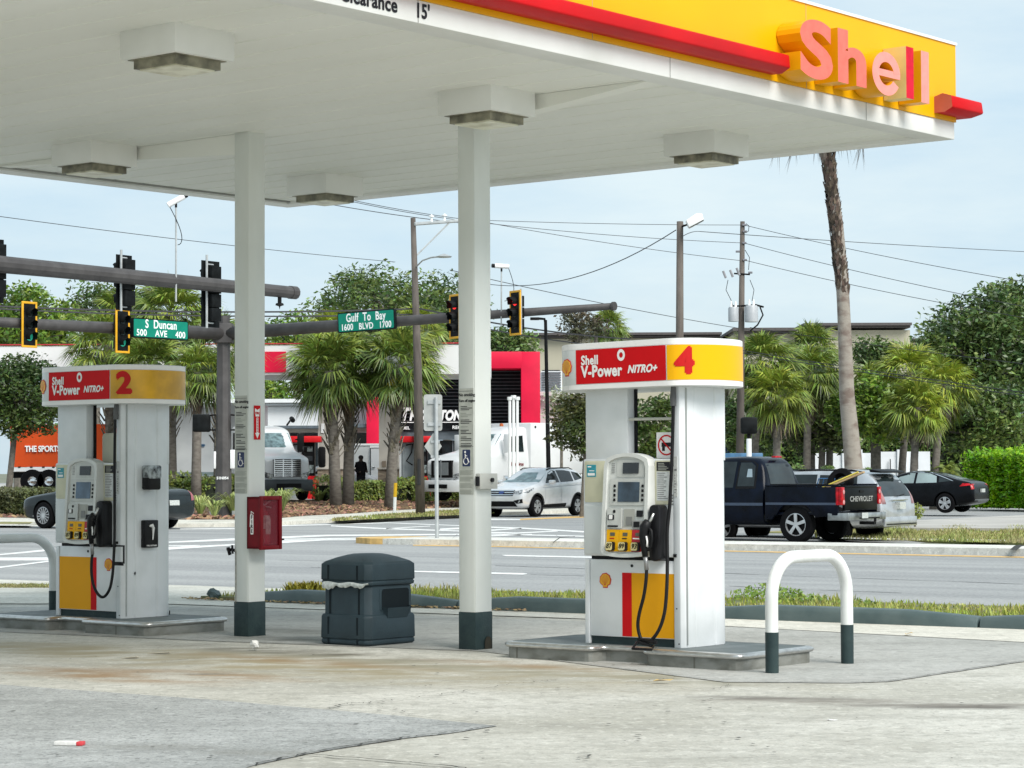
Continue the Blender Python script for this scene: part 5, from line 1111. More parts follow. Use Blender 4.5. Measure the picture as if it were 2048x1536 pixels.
# --- dark sedan on the left, mostly behind the pump
GRN = mat('dark_green_grey_paint', (.012, .019, .021), .22, .1, var=.2, scale=3, coat=.25, spec=.35)
ang5 = HW; pos5 = place((93, 1057), -.08, ang5, 1.53, .80)
DST = [(2.50, .32, .70, .74, .70, .74, .64), (2.42, .24, .82, .88, .86, .90, .76), (1.6, .22, .94, .99, .92, .95, .80), (1.0, .22, .98, 1.05, .93, .95, .80), (.35, .22, 1.0, 1.40, .93, .95, .64), (-.1, .22, 1.0, 1.48, .93, .95, .62), (-.9, .22, 1.02, 1.47, .93, .95, .62), (-1.5, .22, 1.04, 1.25, .93, .95, .68), (-1.8, .22, 1.05, 1.14, .93, .95, .78), (-2.35, .26, 1.02, 1.10, .91, .93, .78), (-2.50, .32, .9, .98, .88, .90, .78), (-2.54, .40, .66, .72, .82, .86, .78)]
t, o, bv = car('sedan', 'dark green-grey sedan passing behind the pump numbered 2', 'car', pos5, ang5, GRN, DST, (1.53, -1.52), .37, .24, .95, .83, 14, 0)
for s_ in (1, -1):
    win('side_window', [(.85, 1.05), (-.25, 1.06), (-.25, 1.40), (.1, 1.41), (.35, 1.34)], 'side', s_); win('side_window', [(-.33, 1.06), (-1.35, 1.08), (-1.1, 1.36), (-.33, 1.41)], 'side', s_)
    win('tail_light', [(s_*.70, .78), (s_*.86, .80), (s_*.86, 1.04), (s_*.74, 1.06)], 'front', -1, mat('tail_pink', (.50, .16, .18), .2, var=.3), off=.012); win('tail_light', [(-2.30, .80), (-2.47, .80), (-2.45, 1.03), (-2.36, 1.05)], 'side', s_, MC['tail_pink'], off=.012)
    win('chrome_strip', [(2.0, .34), (-2.2, .36), (-2.2, .375), (2.0, .36)], 'side', s_, CHROME, off=.01, cuts=4)
win('rear_window', [(-.6, 1.12), (.6, 1.12), (.52, 1.42), (-.52, 1.42)], 'front', -1); win('number_plate', [(-.20, .66), (.20, .66), (.20, .80), (-.20, .80)], 'front', -1, PLATE, off=.02); win('windscreen', [(-.7, 1.06), (.7, 1.06), (.56, 1.42), (-.56, 1.42)], 'front', 1)
# ================= background: helpers
def FB(b, x0, y0, x1, y1, d, depth, mi=0):
    P = at(x0, y1, d); Q = at(x1, y0, d); return b.box(P.x, Q.x, d, d+depth, P.z, Q.z, mi)
def at_h(x, y, d): return at(x, y, d)
LEAFM = {}
def leafmat(name, col, col2, isl=.6, tr=.22, scale=.5): return mat(name, col, .42, col2=col2, scale=scale, isl=isl, transl=tr, spec=.55, detail=3, mixpow=(.38, .62))
OAK = leafmat('oak_leaf', (.13, .20, .04), (.05, .10, .022)); OAKB = leafmat('bright_leaf', (.17, .28, .03), (.08, .16, .02)); OAKD = leafmat('dark_leaf', (.13, .21, .05), (.038, .080, .020))
PALM = leafmat('palm_leaf', (.20, .28, .045), (.085, .14, .026), .6); PALMY = leafmat('palm_leaf_yellowing', (.29, .37, .045), (.16, .22, .035), .6); DEAD = leafmat('dead_frond', (.16, .11, .055), (.08, .055, .03), .5)
BARK = mat('grey_bark', (.17, .15, .125), .9, var=.3, scale=9, bump=.5, bscale=30, col2=(.10, .09, .075)); PBARK = mat('palm_bark', (.20, .18, .155), .9, var=.3, scale=5, bump=.6, bscale=24, col2=(.12, .105, .09), stretch=(1, 1, 2.2))
BOOT = mat('palm_boot', (.23, .21, .17), .9, var=.3, scale=12, col2=(.10, .085, .06), isl=.4)
def leaf_cloud(centers, per, rad, size, seed, squash=.8, jitter=1.):
    rn = random.Random(seed); vs = []; fs = []; g = rn.gauss
    for (cx, cy, cz, k) in centers:
        r = rad*k
        for i in range(int(per*k)):
            x, y, z = g(0, 1), g(0, 1), g(0, 1); l = sqrt(x*x+y*y+z*z)+1e-6; q = r*(.45+.6*rn.random())/l*jitter
            px, py, pz = cx+x*q, cy+y*q, cz+z*q*squash; s_ = size*rn.uniform(.6, 1.3)
            ax, ay, az = g(0, 1), g(0, 1), g(0, .6); l = sqrt(ax*ax+ay*ay+az*az)+1e-6; ax, ay, az = ax/l*s_, ay/l*s_, az/l*s_
            bx, by, bz = g(0, 1), g(0, 1), g(0, 1); l = sqrt(bx*bx+by*by+bz*bz)+1e-6; w_ = s_*.5/l; k0 = len(vs)
            vs += [(px-ax, py-ay, pz-az), (px+bx*w_, py+by*w_, pz+bz*w_), (px+ax, py+ay, pz+az), (px-bx*w_, py-by*w_, pz-bz*w_)]; fs.append((k0, k0+1, k0+2, k0+3))
    return vs, fs
def tree(name, label, base, cc, rad, ncl, per, clr, size, m, trunk_r=.2, seed=1, group=None, squash=.8, gap=0., cat='tree', fork=.35):
    # base: foot; cc: crown centre relative to the foot; rad: crown radii
    rn = random.Random(seed); t = thing(name, label, cat, base, 0, group); C_ = []
    for i in range(ncl):
        while True:
            x, y, z = rn.uniform(-1, 1), rn.uniform(-1, 1), rn.uniform(-1, 1); l = x*x+y*y+z*z
            if .18 < l < 1 and (z > -.75): break
        if gap and (sin(x*5.1+seed)*sin(z*4.3+seed*2)*1.0 > 1-gap): continue
        k = rn.uniform(.6, 1.35); C_.append((cc[0]+x*rad[0], cc[1]+y*rad[1], cc[2]+z*rad[2], k))
    vs, fs = leaf_cloud(C_, per, clr, size, seed+50, squash); raw('crown', vs, fs, m, t)
    b = MB(); zt = cc[2]-rad[2]*fork; top = Vector((cc[0]*.6, cc[1]*.6, max(.4, zt)))
    b.tube([(0, 0, -.1), (top.x*.3+.05*trunk_r, 0, top.z*.35), (top.x*.7, top.y*.7, top.z*.75), top], [trunk_r*1.25, trunk_r, trunk_r*.9, trunk_r*.75], 8)
    for c in C_[::max(1, len(C_)//26)]:
        e = Vector(c[:3]); mid = top.lerp(e, .5)+Vector((rn.uniform(-.2, .2), rn.uniform(-.2, .2), rn.uniform(-.1, .25)))*rad[0]*.3
        b.tube([top-Vector((0, 0, .1)), mid, e], [trunk_r*.45, trunk_r*.25, trunk_r*.08], 5)
    b.build('trunk', BARK, t); return t
def hedge(name, label, pts, w_, h, n, size, m, seed=1, z=0, cat='hedge', wob=.12):
    rn = random.Random(seed); t = thing(name, label, cat, pts[0]); o = Vector(pts[0]); vs = []; fs = []
    P = [Vector(p)-o for p in pts]; Ls = [(P[i+1]-P[i]).length for i in range(len(P)-1)]; tot = sum(Ls)
    b = MB()
    for i in range(len(P)-1):
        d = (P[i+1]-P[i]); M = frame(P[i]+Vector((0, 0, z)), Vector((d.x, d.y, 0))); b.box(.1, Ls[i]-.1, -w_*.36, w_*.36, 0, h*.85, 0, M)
    b.build('dark_core', mat('hedge_inside', (.012, .020, .007), .9, var=.4), t)  # near-black box, its colour standing in for shade between the leaves
    for k in range(n):
        s_ = rn.uniform(0, tot); i = 0
        while s_ > Ls[i] and i < len(Ls)-1: s_ -= Ls[i]; i += 1
        d = (P[i+1]-P[i]).normalized(); nn = Vector((d.y, -d.x, 0)).normalized(); q = P[i]+d*s_
        f = rn.random(); bump_ = 1+wob*(sin((q.x+q.y)*2.3)+sin((q.x-q.y)*5.1+1))*.5
        if f < .55: a, zz = w_/2*bump_*rn.uniform(.72, 1.06), h*rn.random()**.9
        elif f < .72: a, zz = -w_/2*bump_*rn.uniform(.8, 1.05), h*rn.random()
        else: a, zz = rn.uniform(-w_/2, w_/2), h*bump_*rn.uniform(.86, 1.06)
        p = q+nn*a+Vector((0, 0, z+zz)); sz = size*rn.uniform(.6, 1.3)
        d1 = Vector((rn.gauss(0, 1), rn.gauss(0, 1), rn.gauss(0, 1))).normalized()*sz; d2 = d1.orthogonal().normalized()*sz*.5; k0 = len(vs)
        vs += [p-d1, p+d2, p+d1, p-d2]; fs.append((k0, k0+1, k0+2, k0+3))
    raw('foliage', vs, fs, m, t); return t
# palm crowns, built once per kind and shared
def fan_crown(seed, n, R, lo, hi, nseg=30, dead=0.):
    rn = random.Random(seed); vs = []; fs = []; mi = []
    for i in range(n):
        f = (i+.5)/n; el = radians(hi+(lo-hi)*f**.85+rn.uniform(-8, 8)); az = i*2.39996+rn.uniform(-.3, .3)
        d = Vector((cos(az)*cos(el), sin(az)*cos(el), sin(el))); s_ = Vector((-sin(az), cos(az), 0)); up = s_.cross(d)*-1
        roll = rn.uniform(-.5, .5); s_, up = s_*cos(roll)+up*sin(roll), up*cos(roll)-s_*sin(roll)
        Lp = R*rn.uniform(.36, .52); Lf = R*rn.uniform(.40, .66)*(.85 if el > 1.1 else 1); p0 = Vector((0, 0, 0)); pm = d*Lp*.6+Vector((0, 0, .02*R)); p1 = d*Lp+Vector((0, 0, -.05*R)); m_ = 1 if f > 1-dead else 0
        d2 = (d*1.0+Vector((0, 0, -.28))).normalized(); w_ = .010*R; k = len(vs)
        vs += [p0-s_*w_, p0+s_*w_, pm+s_*w_, pm-s_*w_, p1+s_*w_*.7, p1-s_*w_*.7]; fs += [(k, k+1, k+2, k+3), (k+3, k+2, k+4, k+5)]; mi += [m_, m_]
        for j in range(nseg):
            th = radians(-112+224*j/(nseg-1)+rn.uniform(-3, 3)); c, q = cos(th), sin(th); dr = (d2*c+s_*q).normalized(); L_ = Lf*(.60+.40*(c*.5+.5))*rn.uniform(.78, 1.12)
            b0 = p1+d2*(.10*R*(c*.5+.5)); mid = b0+dr*L_*.52+up*(.03*R); tip = b0+dr*L_-Vector((0, 0, L_*rn.uniform(.06, .42))); sd_ = dr.cross(up).normalized()*(.018*R); k = len(vs)
            vs += [b0, mid+sd_, mid-sd_, tip]; fs += [(k, k+1, k+2), (k+1, k+3, k+2)]; mi += [m_, m_]
    me = bpy.data.meshes.new('crown'); me.from_pydata(vs, [], fs); me.materials.append(PALM); me.materials.append(DEAD); me.polygons.foreach_set('material_index', mi); return me
FAN = [fan_crown(1, 58, 1., -52, 82, dead=.06), fan_crown(2, 52, 1., -58, 78, dead=.10), fan_crown(3, 62, 1., -54, 84, dead=.03)]
FANY = []
for k in (0, 1):
    me = FAN[k].copy(); me.materials[0] = PALMY; FANY.append(me)
def fan_palm(label, base, h, R, seed, lean=(0, 0), tr=.16, boots=1, yellow=False, group='cabbage palms', twin=None):
    rn = random.Random(seed); t = thing('fan_palm', label, 'palm tree', base, 0, group)
    top = Vector((lean[0], lean[1], h)); c = bpy.data.objects.new('crown', (FANY[seed % 2] if yellow else FAN[seed % 3])); S.collection.objects.link(c); c.parent = t; c.location = top; c.scale = (R*rn.uniform(.92, 1.08), R*rn.uniform(.92, 1.08), R*rn.uniform(.86, 1.08)); c.rotation_euler = (rn.uniform(-.22, .22), rn.uniform(-.22, .22), rn.uniform(0, 6))
    b = MB(); b.tube([(0, 0, -.2), (lean[0]*.2, lean[1]*.2, h*.3), (lean[0]*.6, lean[1]*.6, h*.7), (top.x, top.y, top.z)], [tr*1.2, tr, tr*.95, tr*.9], 12); b.build('trunk', PBARK, t, smooth='all')
    if boots:
        vs = []; fs = []; z0 = h*(1-.66*boots)
        for i in range(int(44*boots)):
            z = z0+(h*.82-z0)*(i/(44*boots)); a = i*2.2; f = z/h; cx, cy = lean[0]*f, lean[1]*f; o_ = Vector((cos(a), sin(a), 0)); s_ = Vector((-sin(a), cos(a), 0))
            p = Vector((cx, cy, z))+o_*tr*.9; L_ = rn.uniform(.28, .45); tip = p+o_*rn.uniform(.10, .28)+Vector((0, 0, L_))+s_*rn.uniform(-.12, .12); w_ = .07; k = len(vs)
            vs += [p-s_*w_, p+s_*w_, tip+s_*w_*.35, tip-s_*w_*.35, p-s_*w_+o_*.03, p+s_*w_+o_*.03, tip+s_*w_*.35+o_*.03, tip-s_*w_*.35+o_*.03]
            fs += [(k, k+1, k+2, k+3), (k+4, k+7, k+6, k+5), (k, k+4, k+5, k+1), (k+1, k+5, k+6, k+2), (k+2, k+6, k+7, k+3), (k+3, k+7, k+4, k)]
        raw('boots', vs, fs, BOOT, t)
    return t
def pinnate(label, base, h, R, n, m, seed, droop=.9, name='feather_palm', trunk_r=.10):
    rn = random.Random(seed); t = thing(name, label, 'palm tree', base); vs = []; fs = []
    for i in range(n):
        az = i*2.39996+rn.uniform(-.2, .2); el = radians(75-70*(i/n)); L_ = R*rn.uniform(.85, 1.1); P = []
        for k in range(10):
            f = k/9; P.append(Vector((cos(az)*L_*f*cos(el)*(1-.1*f), sin(az)*L_*f*cos(el), h+L_*f*sin(el)-droop*L_*f*f*.75)))
        for k in range(9):
            tg_ = (P[k+1]-P[k]).normalized(); s_ = Vector((-sin(az), cos(az), 0)); ll = R*.30*sin(pi*(k+.8)/10)
            for sub in (0, .33, .66):
                p = P[k].lerp(P[k+1], sub)
                for sg in (1, -1):
                    e = p+s_*sg*ll*rn.uniform(.8, 1.1)+tg_*ll*.5-Vector((0, 0, ll*.45)); k0 = len(vs); w_ = tg_*.016*R
                    vs += [p-w_, p+w_, e]; fs.append((k0, k0+1, k0+2))
        k0 = len(vs)
        for k in range(10): vs += [P[k]+Vector((0, 0, .01)), P[k]-Vector((0, 0, .012))]
        fs += [(k0+2*k, k0+2*k+1, k0+2*k+3, k0+2*k+2) for k in range(9)]
    raw('crown', vs, fs, m, t); b = MB(); b.tube([(0, 0, -.1), (0, 0, h*.5), (0, 0, h)], [trunk_r*1.2, trunk_r, trunk_r*1.1], 10); b.build('trunk', mat('young_palm_trunk', (.30, .20, .08), .9, var=.4, scale=14), t); return t
def tuft(label, base, h, n, m, seed, w_=.02):
    rn = random.Random(seed); vs = []; fs = []
    for i in range(n):
        a = rn.uniform(0, 2*pi); L_ = h*rn.uniform(.6, 1.15); o_ = Vector((cos(a), sin(a), 0)); s_ = Vector((-sin(a), cos(a), 0)); sp = rn.uniform(.25, .95); r0 = o_*rn.uniform(0, .12)*h; k = len(vs)
        P = [r0, r0+o_*L_*sp*.35+Vector((0, 0, L_*.5)), r0+o_*L_*sp*.75+Vector((0, 0, L_*.72)), r0+o_*L_*sp*1.1+Vector((0, 0, L_*.60))]
        vs += [P[0]-s_*w_, P[0]+s_*w_, P[1]+s_*w_*1.1, P[1]-s_*w_*1.1, P[2]+s_*w_*.8, P[2]-s_*w_*.8, P[3]]; fs += [(k, k+1, k+2, k+3), (k+3, k+2, k+4, k+5), (k+5, k+4, k+6)]
    o = raw('spiky_plant', vs, fs, m); o.location = base; return tag(o, label, 'plant', 'striped spiky plants in the mulch bed')

# ================= shop and fuel canopy across the road
MAG = mat('magenta_panel', (.68, .010, .05), .5, var=.07, scale=1.0, spec=.2); SWALL = mat('shop_white', (.72, .74, .75), .6, var=.04, scale=.7, spec=.2); TANP = mat('tan_render', (.46, .435, .39), .8, var=.06, scale=2); DGREY = mat('dark_slats', (.018, .022, .027), .6, var=.2, spec=.2); SLAT = mat('slat_grey', (.11, .125, .14), .5, var=.1); AWN = mat('slate_awning', (.10, .125, .145), .5, var=.1)
DGLASS = mat('shop_glass', (.02, .028, .032), .08, var=.4, scale=.8, spec=.4); STONE = mat('stacked_stone', (.33, .27, .20), .9, var=.35, scale=3.2, col2=(.16, .13, .10), stretch=(1, 1, 4), bump=.6, bscale=8)
d = 118; t = thing('petrol_shop', 'white petrol station shop with magenta portal frame and dark louvres', 'building', at(760, 1000, d))
def part(name, m, boxes, parent=None, bevel=0):
    if 1 < len(boxes) <= 8 and name not in ('parapet', 'portal_frame', 'roof_grille', 'cornice'):
        return [part(name, m, [q], parent, bevel) for q in boxes][0]
    b = MB()
    for q in boxes: FB(b, *q)
    o = b.build(name, m, parent or t, bevel=bevel)
    L0_ = (parent or t)
    for v in o.data.vertices: v.co -= t.location
    return o
part('wall', SWALL, [(380, 812, 745, 1010, d, 12), (1080, 800, 1190, 1010, d+.5, 12)]); part('parapet', SWALL, [(378, 797, 750, 806, d-.4, 12.5), (380, 806, 748, 812, d-.2, .2), (1072, 783, 1190, 791, d-.2, 12), (1078, 791, 1190, 800, d, 1)])
part('parapet_stripe', AWN, [(380, 808, 748, 810, d-.43, .1)])
for q in ((547, 851, 637, 857), (690, 848, 762, 855)): o = part('awning', AWN, [(q[0], q[1], q[2], q[3], d-1.6, 1.6)]); part('awning_ledge', TANP, [(q[0]+8, q[3]+1, q[2], q[3]+8, d-.3, .3)])
for q in ((566, 866, 598, 962), (600, 866, 636, 962), (698, 866, 707, 960), (709, 866, 736, 960)):
    part('window', DGLASS, [(q[0], q[1], q[2], q[3], d-.05, .1)])
for x in (599, 708): part('window_frame', SWALL, [(x-1, 865, x+1, 962, d-.1, .12)])
part('portal_frame', MAG, [(733, 703, 760, 1005, d-1.8, 3.5), (760, 703, 1044, 738, d-1.8, 3.5), (1043, 703.2, 1080, 1005, d-1.79, 3.5)], bevel=.04)
part('back_panel', DGREY, [(760, 738, 1044, 880, d+.6, .4)])
b = MB()
for k in range(17):
    y = 742+7.0*k; FB(b, 761, y, 1043, y+2.2, d+.35, .2)
lv = b.build('louvre_screen', SLAT, t)
for v in lv.data.vertices: v.co -= t.location
part('sign_band', DGREY, [(760, 845, 1044, 862, d-.1, .5)]); part('glazing', DGLASS, [(760, 880, 1044, 1005, d+.3, .3)]); part('glazing_head', AWN, [(760, 862, 1044, 880, d, .7)])
b = MB()
for x in (800, 826, 838, 905, 960, 1000): FB(b, x, 880, x+1.6, 1005, d+.2, .1)
mu = b.build('mullions', SLAT, t)
for v in mu.data.vertices: v.co -= t.location
def fsign(tx, x0, x1, y0, y1, dd, m, parent, shear=0, bold=.02, name='shop_lettering', ex=.05):
    vs, fs = text_mesh(tx, 1, ex, bold, shear); xs = [q.x for q in vs]; zs = [q.z for q in vs]; P = at(x0, y1, dd); Q = at(x1, y0, dd); ax, bx, az, bz = min(xs), max(xs), min(zs), max(zs)
    return raw(name, [(P.x+(q.x-ax)/(bx-ax)*(Q.x-P.x)-t.location.x, dd+q.y-t.location.y, P.z+(q.z-az)/(bz-az)*(Q.z-P.z)-t.location.z) for q in vs], fs, m, parent)
SW = mat('sign_white', (.85, .86, .86), .4, var=.02)
fsign('T', 802, 822, 815, 842, d-.4, SW, t, .25, .05); fsign('HORNTONS', 819, 934, 819.5, 842, d-.4, SW, t, .25, .05); part('sign_underline', SW, [(803, 843.5, 934, 845.5, d-.45, .1)])
fsign('REFUEL', 789, 820, 853, 859, d-.3, SW, t); fsign('RECHARGE', 905, 955, 851, 858, d-.3, SW, t); fsign('RELAX', 850, 876, 852, 858.5, d-.3, SW, t)
for x in (582, 705): b = MB(); b.tube([at(x-8, 850, d-.3), at(x, 839, d-1), at(x+3, 838, d-1.2)], .05, 6).tube([at(x+1, 837, d-1), at(x+4, 841, d-1.3)], .12, 8); o = b.build('wall_lamp', TRIMB, t); [setattr(v, 'co', v.co-t.location) for v in o.data.vertices]
part('white_box', SWALL, [(1082, 742, 1124, 783, d+6, 3)]); part('roof_grille', SLAT, [(1083, 744+5*k, 1122, 746+5*k, d+5.9, .1) for k in range(8)])
# fuel canopy there
d = 98; t = thing('fuel_canopy', 'distant white fuel station canopy with a magenta fascia panel across the road', 'canopy', at(800, 980, d))
part('canopy_slab', mat('far_canopy_white', (.72, .73, .73), .6, var=.03, scale=.8, spec=.2), [(-120, 689, 980, 752, d, 6)]); part('fascia_panel', MAG, [(478, 703, 572, 745, d-.06, .06)]); part('top_trim', mat('trim_red', (.5, .02, .04), .5), [(-120, 686.6, 980, 689, d-.05, .2)])
for (x0, x1, dd) in ((637, 703, 99), (758, 797, 99.5), (300, 330, 99)):
    part('support_pillar', TANP, [(x0, 752, x1, 938, dd, 1.1)]); o = part('stone_base', STONE, [(x0-2, 938, x1+2, 1004, dd-.08, 1.3)]); part('stone_cap', TANP, [(x0-4, 935, x1+4, 938.5, dd-.15, 1.4)])
part('pillar_notice', SW, [(642, 847, 649, 866, 98.95, .03)]); part('pillar_notice', mat('notice_brown', (.2, .16, .12), .6), [(764, 922, 772, 934, 99.45, .03)])
# red topped pumps
def far_pump(x0, dd, label):
    t = thing('fuel_pump', label, 'fuel pump', at(x0+30, 998, dd), 0, 'red topped pumps across the road'); L_ = t.location
    def P(name, m, boxes, bevel=0):
        b = MB()
        for q in boxes: FB(b, *q)
        o = b.build(name, m, t, bevel=bevel)
        for v in o.data.vertices: v.co -= L_
        return o
    REDF = mat('far_pump_red', (.60, .012, .018), .45, var=.08, spec=.2)
    P('topper', REDF, [(x0-8, 872, x0+68, 885, dd-.35, 1.1)], .04); P('side_column', mat('far_grey', (.33, .36, .38), .4, .3), [(x0+6, 885, x0+30, 998, dd, .6)]); P('cabinet', TRIMB, [(x0+30, 885, x0+56, 952, dd+.02, .5)]); P('screen', SCREEN, [(x0+38, 912, x0+52, 922, dd, .03)]); P('notice', mat('far_notice', (.35, .42, .42), .5, var=.4, scale=12), [(x0+36, 893, x0+52, 903, dd, .03), (x0+39, 930, x0+54, 946, dd, .03)])
    P('base', REDF, [(x0+42, 952, x0+62, 1000, dd-.05, .6)]); P('edge_post', SWALL, [(x0, 885, x0+5, 998, dd+.1, .3)])
    b = MB(); b.tube([at(x0+14, 890, dd-.1)-L_, at(x0+26, 888, dd-.25)-L_, at(x0+24, 905, dd-.3)-L_, at(x0+14, 922, dd-.3)-L_, at(x0+26, 930, dd-.2)-L_], .03, 6); b.build('hose', BLACK, t); return t
far_pump(573, 97, 'red topped fuel pump beside the truck bonnet across the road'); far_pump(799, 97.5, 'red topped fuel pump behind the weathered utility pole')
b = MB(); P = at(640, 935, 96.5); b.prism(rrect(P.x-.08, P.x+.20, P.z, P.z+.85, .10), 96.5, 96.9, 'y'); tag(b.build('hose_reel_cabinet', TRIMB, bevel=.02), 'black rounded cabinet beside the first red topped pump', 'cabinet')
# beige store far behind
BEIGE_W = mat('beige_render', (.42, .395, .31), .8, var=.05, scale=.25, spec=.2); BEIGE_L = mat('pale_beige_render', (.56, .51, .40), .8, var=.05, scale=.25, spec=.2); CORN = mat('brown_cornice', (.085, .075, .075), .7, var=.1)
d = 165; t = thing('department_store', 'long beige store with dark brown cornices behind the palms', 'building', at(1500, 930, d))
part('wall', BEIGE_W, [(1010, 676, 1440, 1000, d, 30), (1470, 668, 1590, 1000, d-4, 30), (1612, 660, 1820, 1000, d-6, 30)]); part('wall', BEIGE_L, [(1438, 684, 1900, 1000, d+2, 30)])
for q in ((1006, 664, 1444, 676, d-.8), (1466, 655, 1594, 667, d-4.8), (1608, 645, 1824, 656, d-6.8), (1440, 676, 1905, 684, d+1.4)):
    part('cornice', CORN, [(q[0], q[1], q[2], q[1]+(q[3]-q[1])*.55, q[4], 31), (q[0]+3, q[1]+(q[3]-q[1])*.55, q[2]-3, q[3], q[4]+.4, 30.5)])
part('joint', CORN, [(x, 670, x+.8, 1000, d-6.03, .05) for x in (1690, 1760)])
part('window', DGLASS, [(1085, 740, 1120, 790, d-.1, .2)])

# ================= lorries across the road
LW = mat('lorry_white', (.70, .715, .725), .3, 0, var=.05, scale=1, coat=.3); LGR = mat('lorry_grey_panel', (.50, .53, .54), .45, var=.08, scale=.8, col2=(.40, .43, .45))
def lorry(label, pos, ang, box=None, grille_m=None):
    t = thing('lorry', label, 'lorry', pos, ang)
    ST = [(3.3, .75, 1.45, 1.50, .72, .80, .66), (3.2, .60, 1.62, 1.68, .90, .98, .74), (2.6, .60, 1.70, 1.86, 1.0, 1.05, .74), (1.6, .60, 1.78, 2.02, 1.05, 1.10, .80), (1.3, .60, 1.80, 2.10, 1.06, 1.12, .90), (.75, .60, 1.86, 2.72, 1.08, 1.14, .92), (.45, .60, 1.86, 2.86, 1.08, 1.15, .98), (-.5, .60, 1.86, 2.98, 1.08, 1.15, 1.0), (-.95, .60, 1.86, 2.98, 1.08, 1.15, 1.0), (-1.0, .62, 1.84, 2.9, 1.06, 1.12, .98)]
    o, bv = car_body('cab', ST, LW, t, [(2.25, .62, .52)], .42, 1.12); o.parent = t
    decal(bv, 'windscreen', [(-.92, 2.08), (.92, 2.08), (.86, 2.66), (-.86, 2.66)], 'front', 1, mat('lorry_screen', (.20, .30, .32), .05, var=.3), t, .015); 
    for s_ in (1, -1):
        decal(bv, 'side_window', [(-.35, 1.95), (.62, 1.95), (.42, 2.55), (-.35, 2.6)], 'side', s_, GLASS, t, .02); decal(bv, 'headlight', [(s_*.55, 1.02), (s_*.92, 1.12), (s_*.95, .92), (s_*.62, .84)], 'front', 1, LAMP, t, .03); decal(bv, 'headlight', [(3.1, 1.05), (2.75, 1.15), (2.8, .98), (3.1, .85)], 'side', s_, LAMP, t, .03)
        b = MB(); b.tube([(1.9, s_*1.0, 1.9), (2.1, s_*1.12, 2.05), (2.1, s_*1.12, 1.6)], .025, 6).prism(rrect(2.0, 2.14, 1.35, 1.65, .05), s_*1.06, s_*1.24, 'y').prism(rrect(2.0, 2.16, 1.9, 2.12, .05), s_*1.06, s_*1.2, 'y'); b.build('mirror', TRIMB, t)
        b = MB(); b.box(.85, 1.0, min(s_*1.2, s_*1.45), max(s_*1.2, s_*1.45), 1.9, 2.65); b.tube([(.9, s_*1.1, 2.4), (.9, s_*1.3, 2.4)], .03, 6); b.build('door_mirror', TRIMB if not box else LW, t, bevel=.03)
        wheel(t, 2.25, s_*.95, .50, .28, 8, .55)
        for x in ((-2.2, -3.3) if box else (-3.0,)): wheel(t, x, s_*.92, .50, .5, 8, .55)
        b = MB(); b.tube([(.9, s_*.95, .75), (-.7, s_*.95, .75)], .30, 16); b.build('fuel_tank', CHROME, t, smooth=True)
    b = MB(); b.box(3.22, 3.36, -.55, .55, .92, 1.60); gr = b.build('grille', TRIMB, t, bevel=.02)
    b = MB()
    if grille_m is None:
        for k in range(9): b.box(3.36, 3.385, -.52, .52, .94+.073*k, .972+.073*k)
        for y in (-.55, -.19, .16, .51): b.box(3.36, 3.39, y, y+.04, .92, 1.60)
        b.build('grille_bars', CHROME, gr)
    else: b.box(3.36, 3.38, -.38, .38, 1.02, 1.52); b.box(3.38, 3.40, -.03, .03, .9, 1.62); b.build('grille_mesh', grille_m, gr)
    b = MB(); b.prism([(3.0, -1.15), (3.42, -1.02), (3.55, -.5), (3.55, .5), (3.42, 1.02), (3.0, 1.15)], .36, .82); bu = b.build('bumper', LW if box else mat('bumper_slate', (.03, .04, .045), .4), t, bevel=.04); b = MB(); b.box(3.56, 3.57, -.5, .5, .5, .66); b.build('bumper_grille', TRIMB, bu); b = MB(); b.box(3.57, 3.585, -.18, .18, .36, .50); b.build('number_plate', PLATE, t)
    b = MB(); b.box(-4.6 if box else -4.2, 2.9, -.45, .45, .65, .85); b.build('chassis', TRIMB, t)
    if box:
        b = MB(); b.box(-4.7, -.62, -1.25, 1.25, 1.05, 3.12); bx = b.build('box_body', LW, t, bevel=.06); b = MB(); b.lathe([(.001, 0), (.07, 0), (.07, -.02)], 10, 'y', (-4.3, 1.27, 1.4)).lathe([(.001, 0), (.05, 0), (.05, -.02)], 10, 'y', (-.9, 1.27, 2.95)).lathe([(.001, 0), (.05, 0), (.05, -.02)], 10, 'y', (-4.3, 1.27, 2.95)); b.build('reflector', TRIMB, bx); b = MB(); b.box(-4.75, -4.7, -1.2, 1.2, 1.1, 2.8); b.build('roller_door', mat('door_blue', (.03, .10, .25), .5), bx)
        F = frame((.1, 1.16, 1.45), (-1, 0, 0)); vs, fs = text_mesh('Bird Bros', .2, .004, .004); b = MB(); b.add(vs, fs, 0, F); b.build('door_lettering', mat('maroon', (.2, .02, .02), .5), t)
        b = MB(); b.lathe([(.001, 2.98), (.08, 2.98), (.08, 3.08), (.001, 3.1)], 10, 'z', (.2, .4, 0)); b.build('beacon', mat('beacon_orange', (.5, .12, .03), .4), t)
    return t
def gpz(x, y, z): return gp(x, y, z)
P = at(560, 990, 92); lorry('white lorry tractor with a chrome barred grille behind the left column', Vector((P.x-1.0, 94.8, .365)), radians(-67))
P = at(905, 985, 93); lorry('white box lorry facing left behind the sign post, box body to the right', Vector((P.x+1.75, 96.0, .30)), radians(-131), True, mat('mesh_grey', (.25, .27, .28), .5, .3))
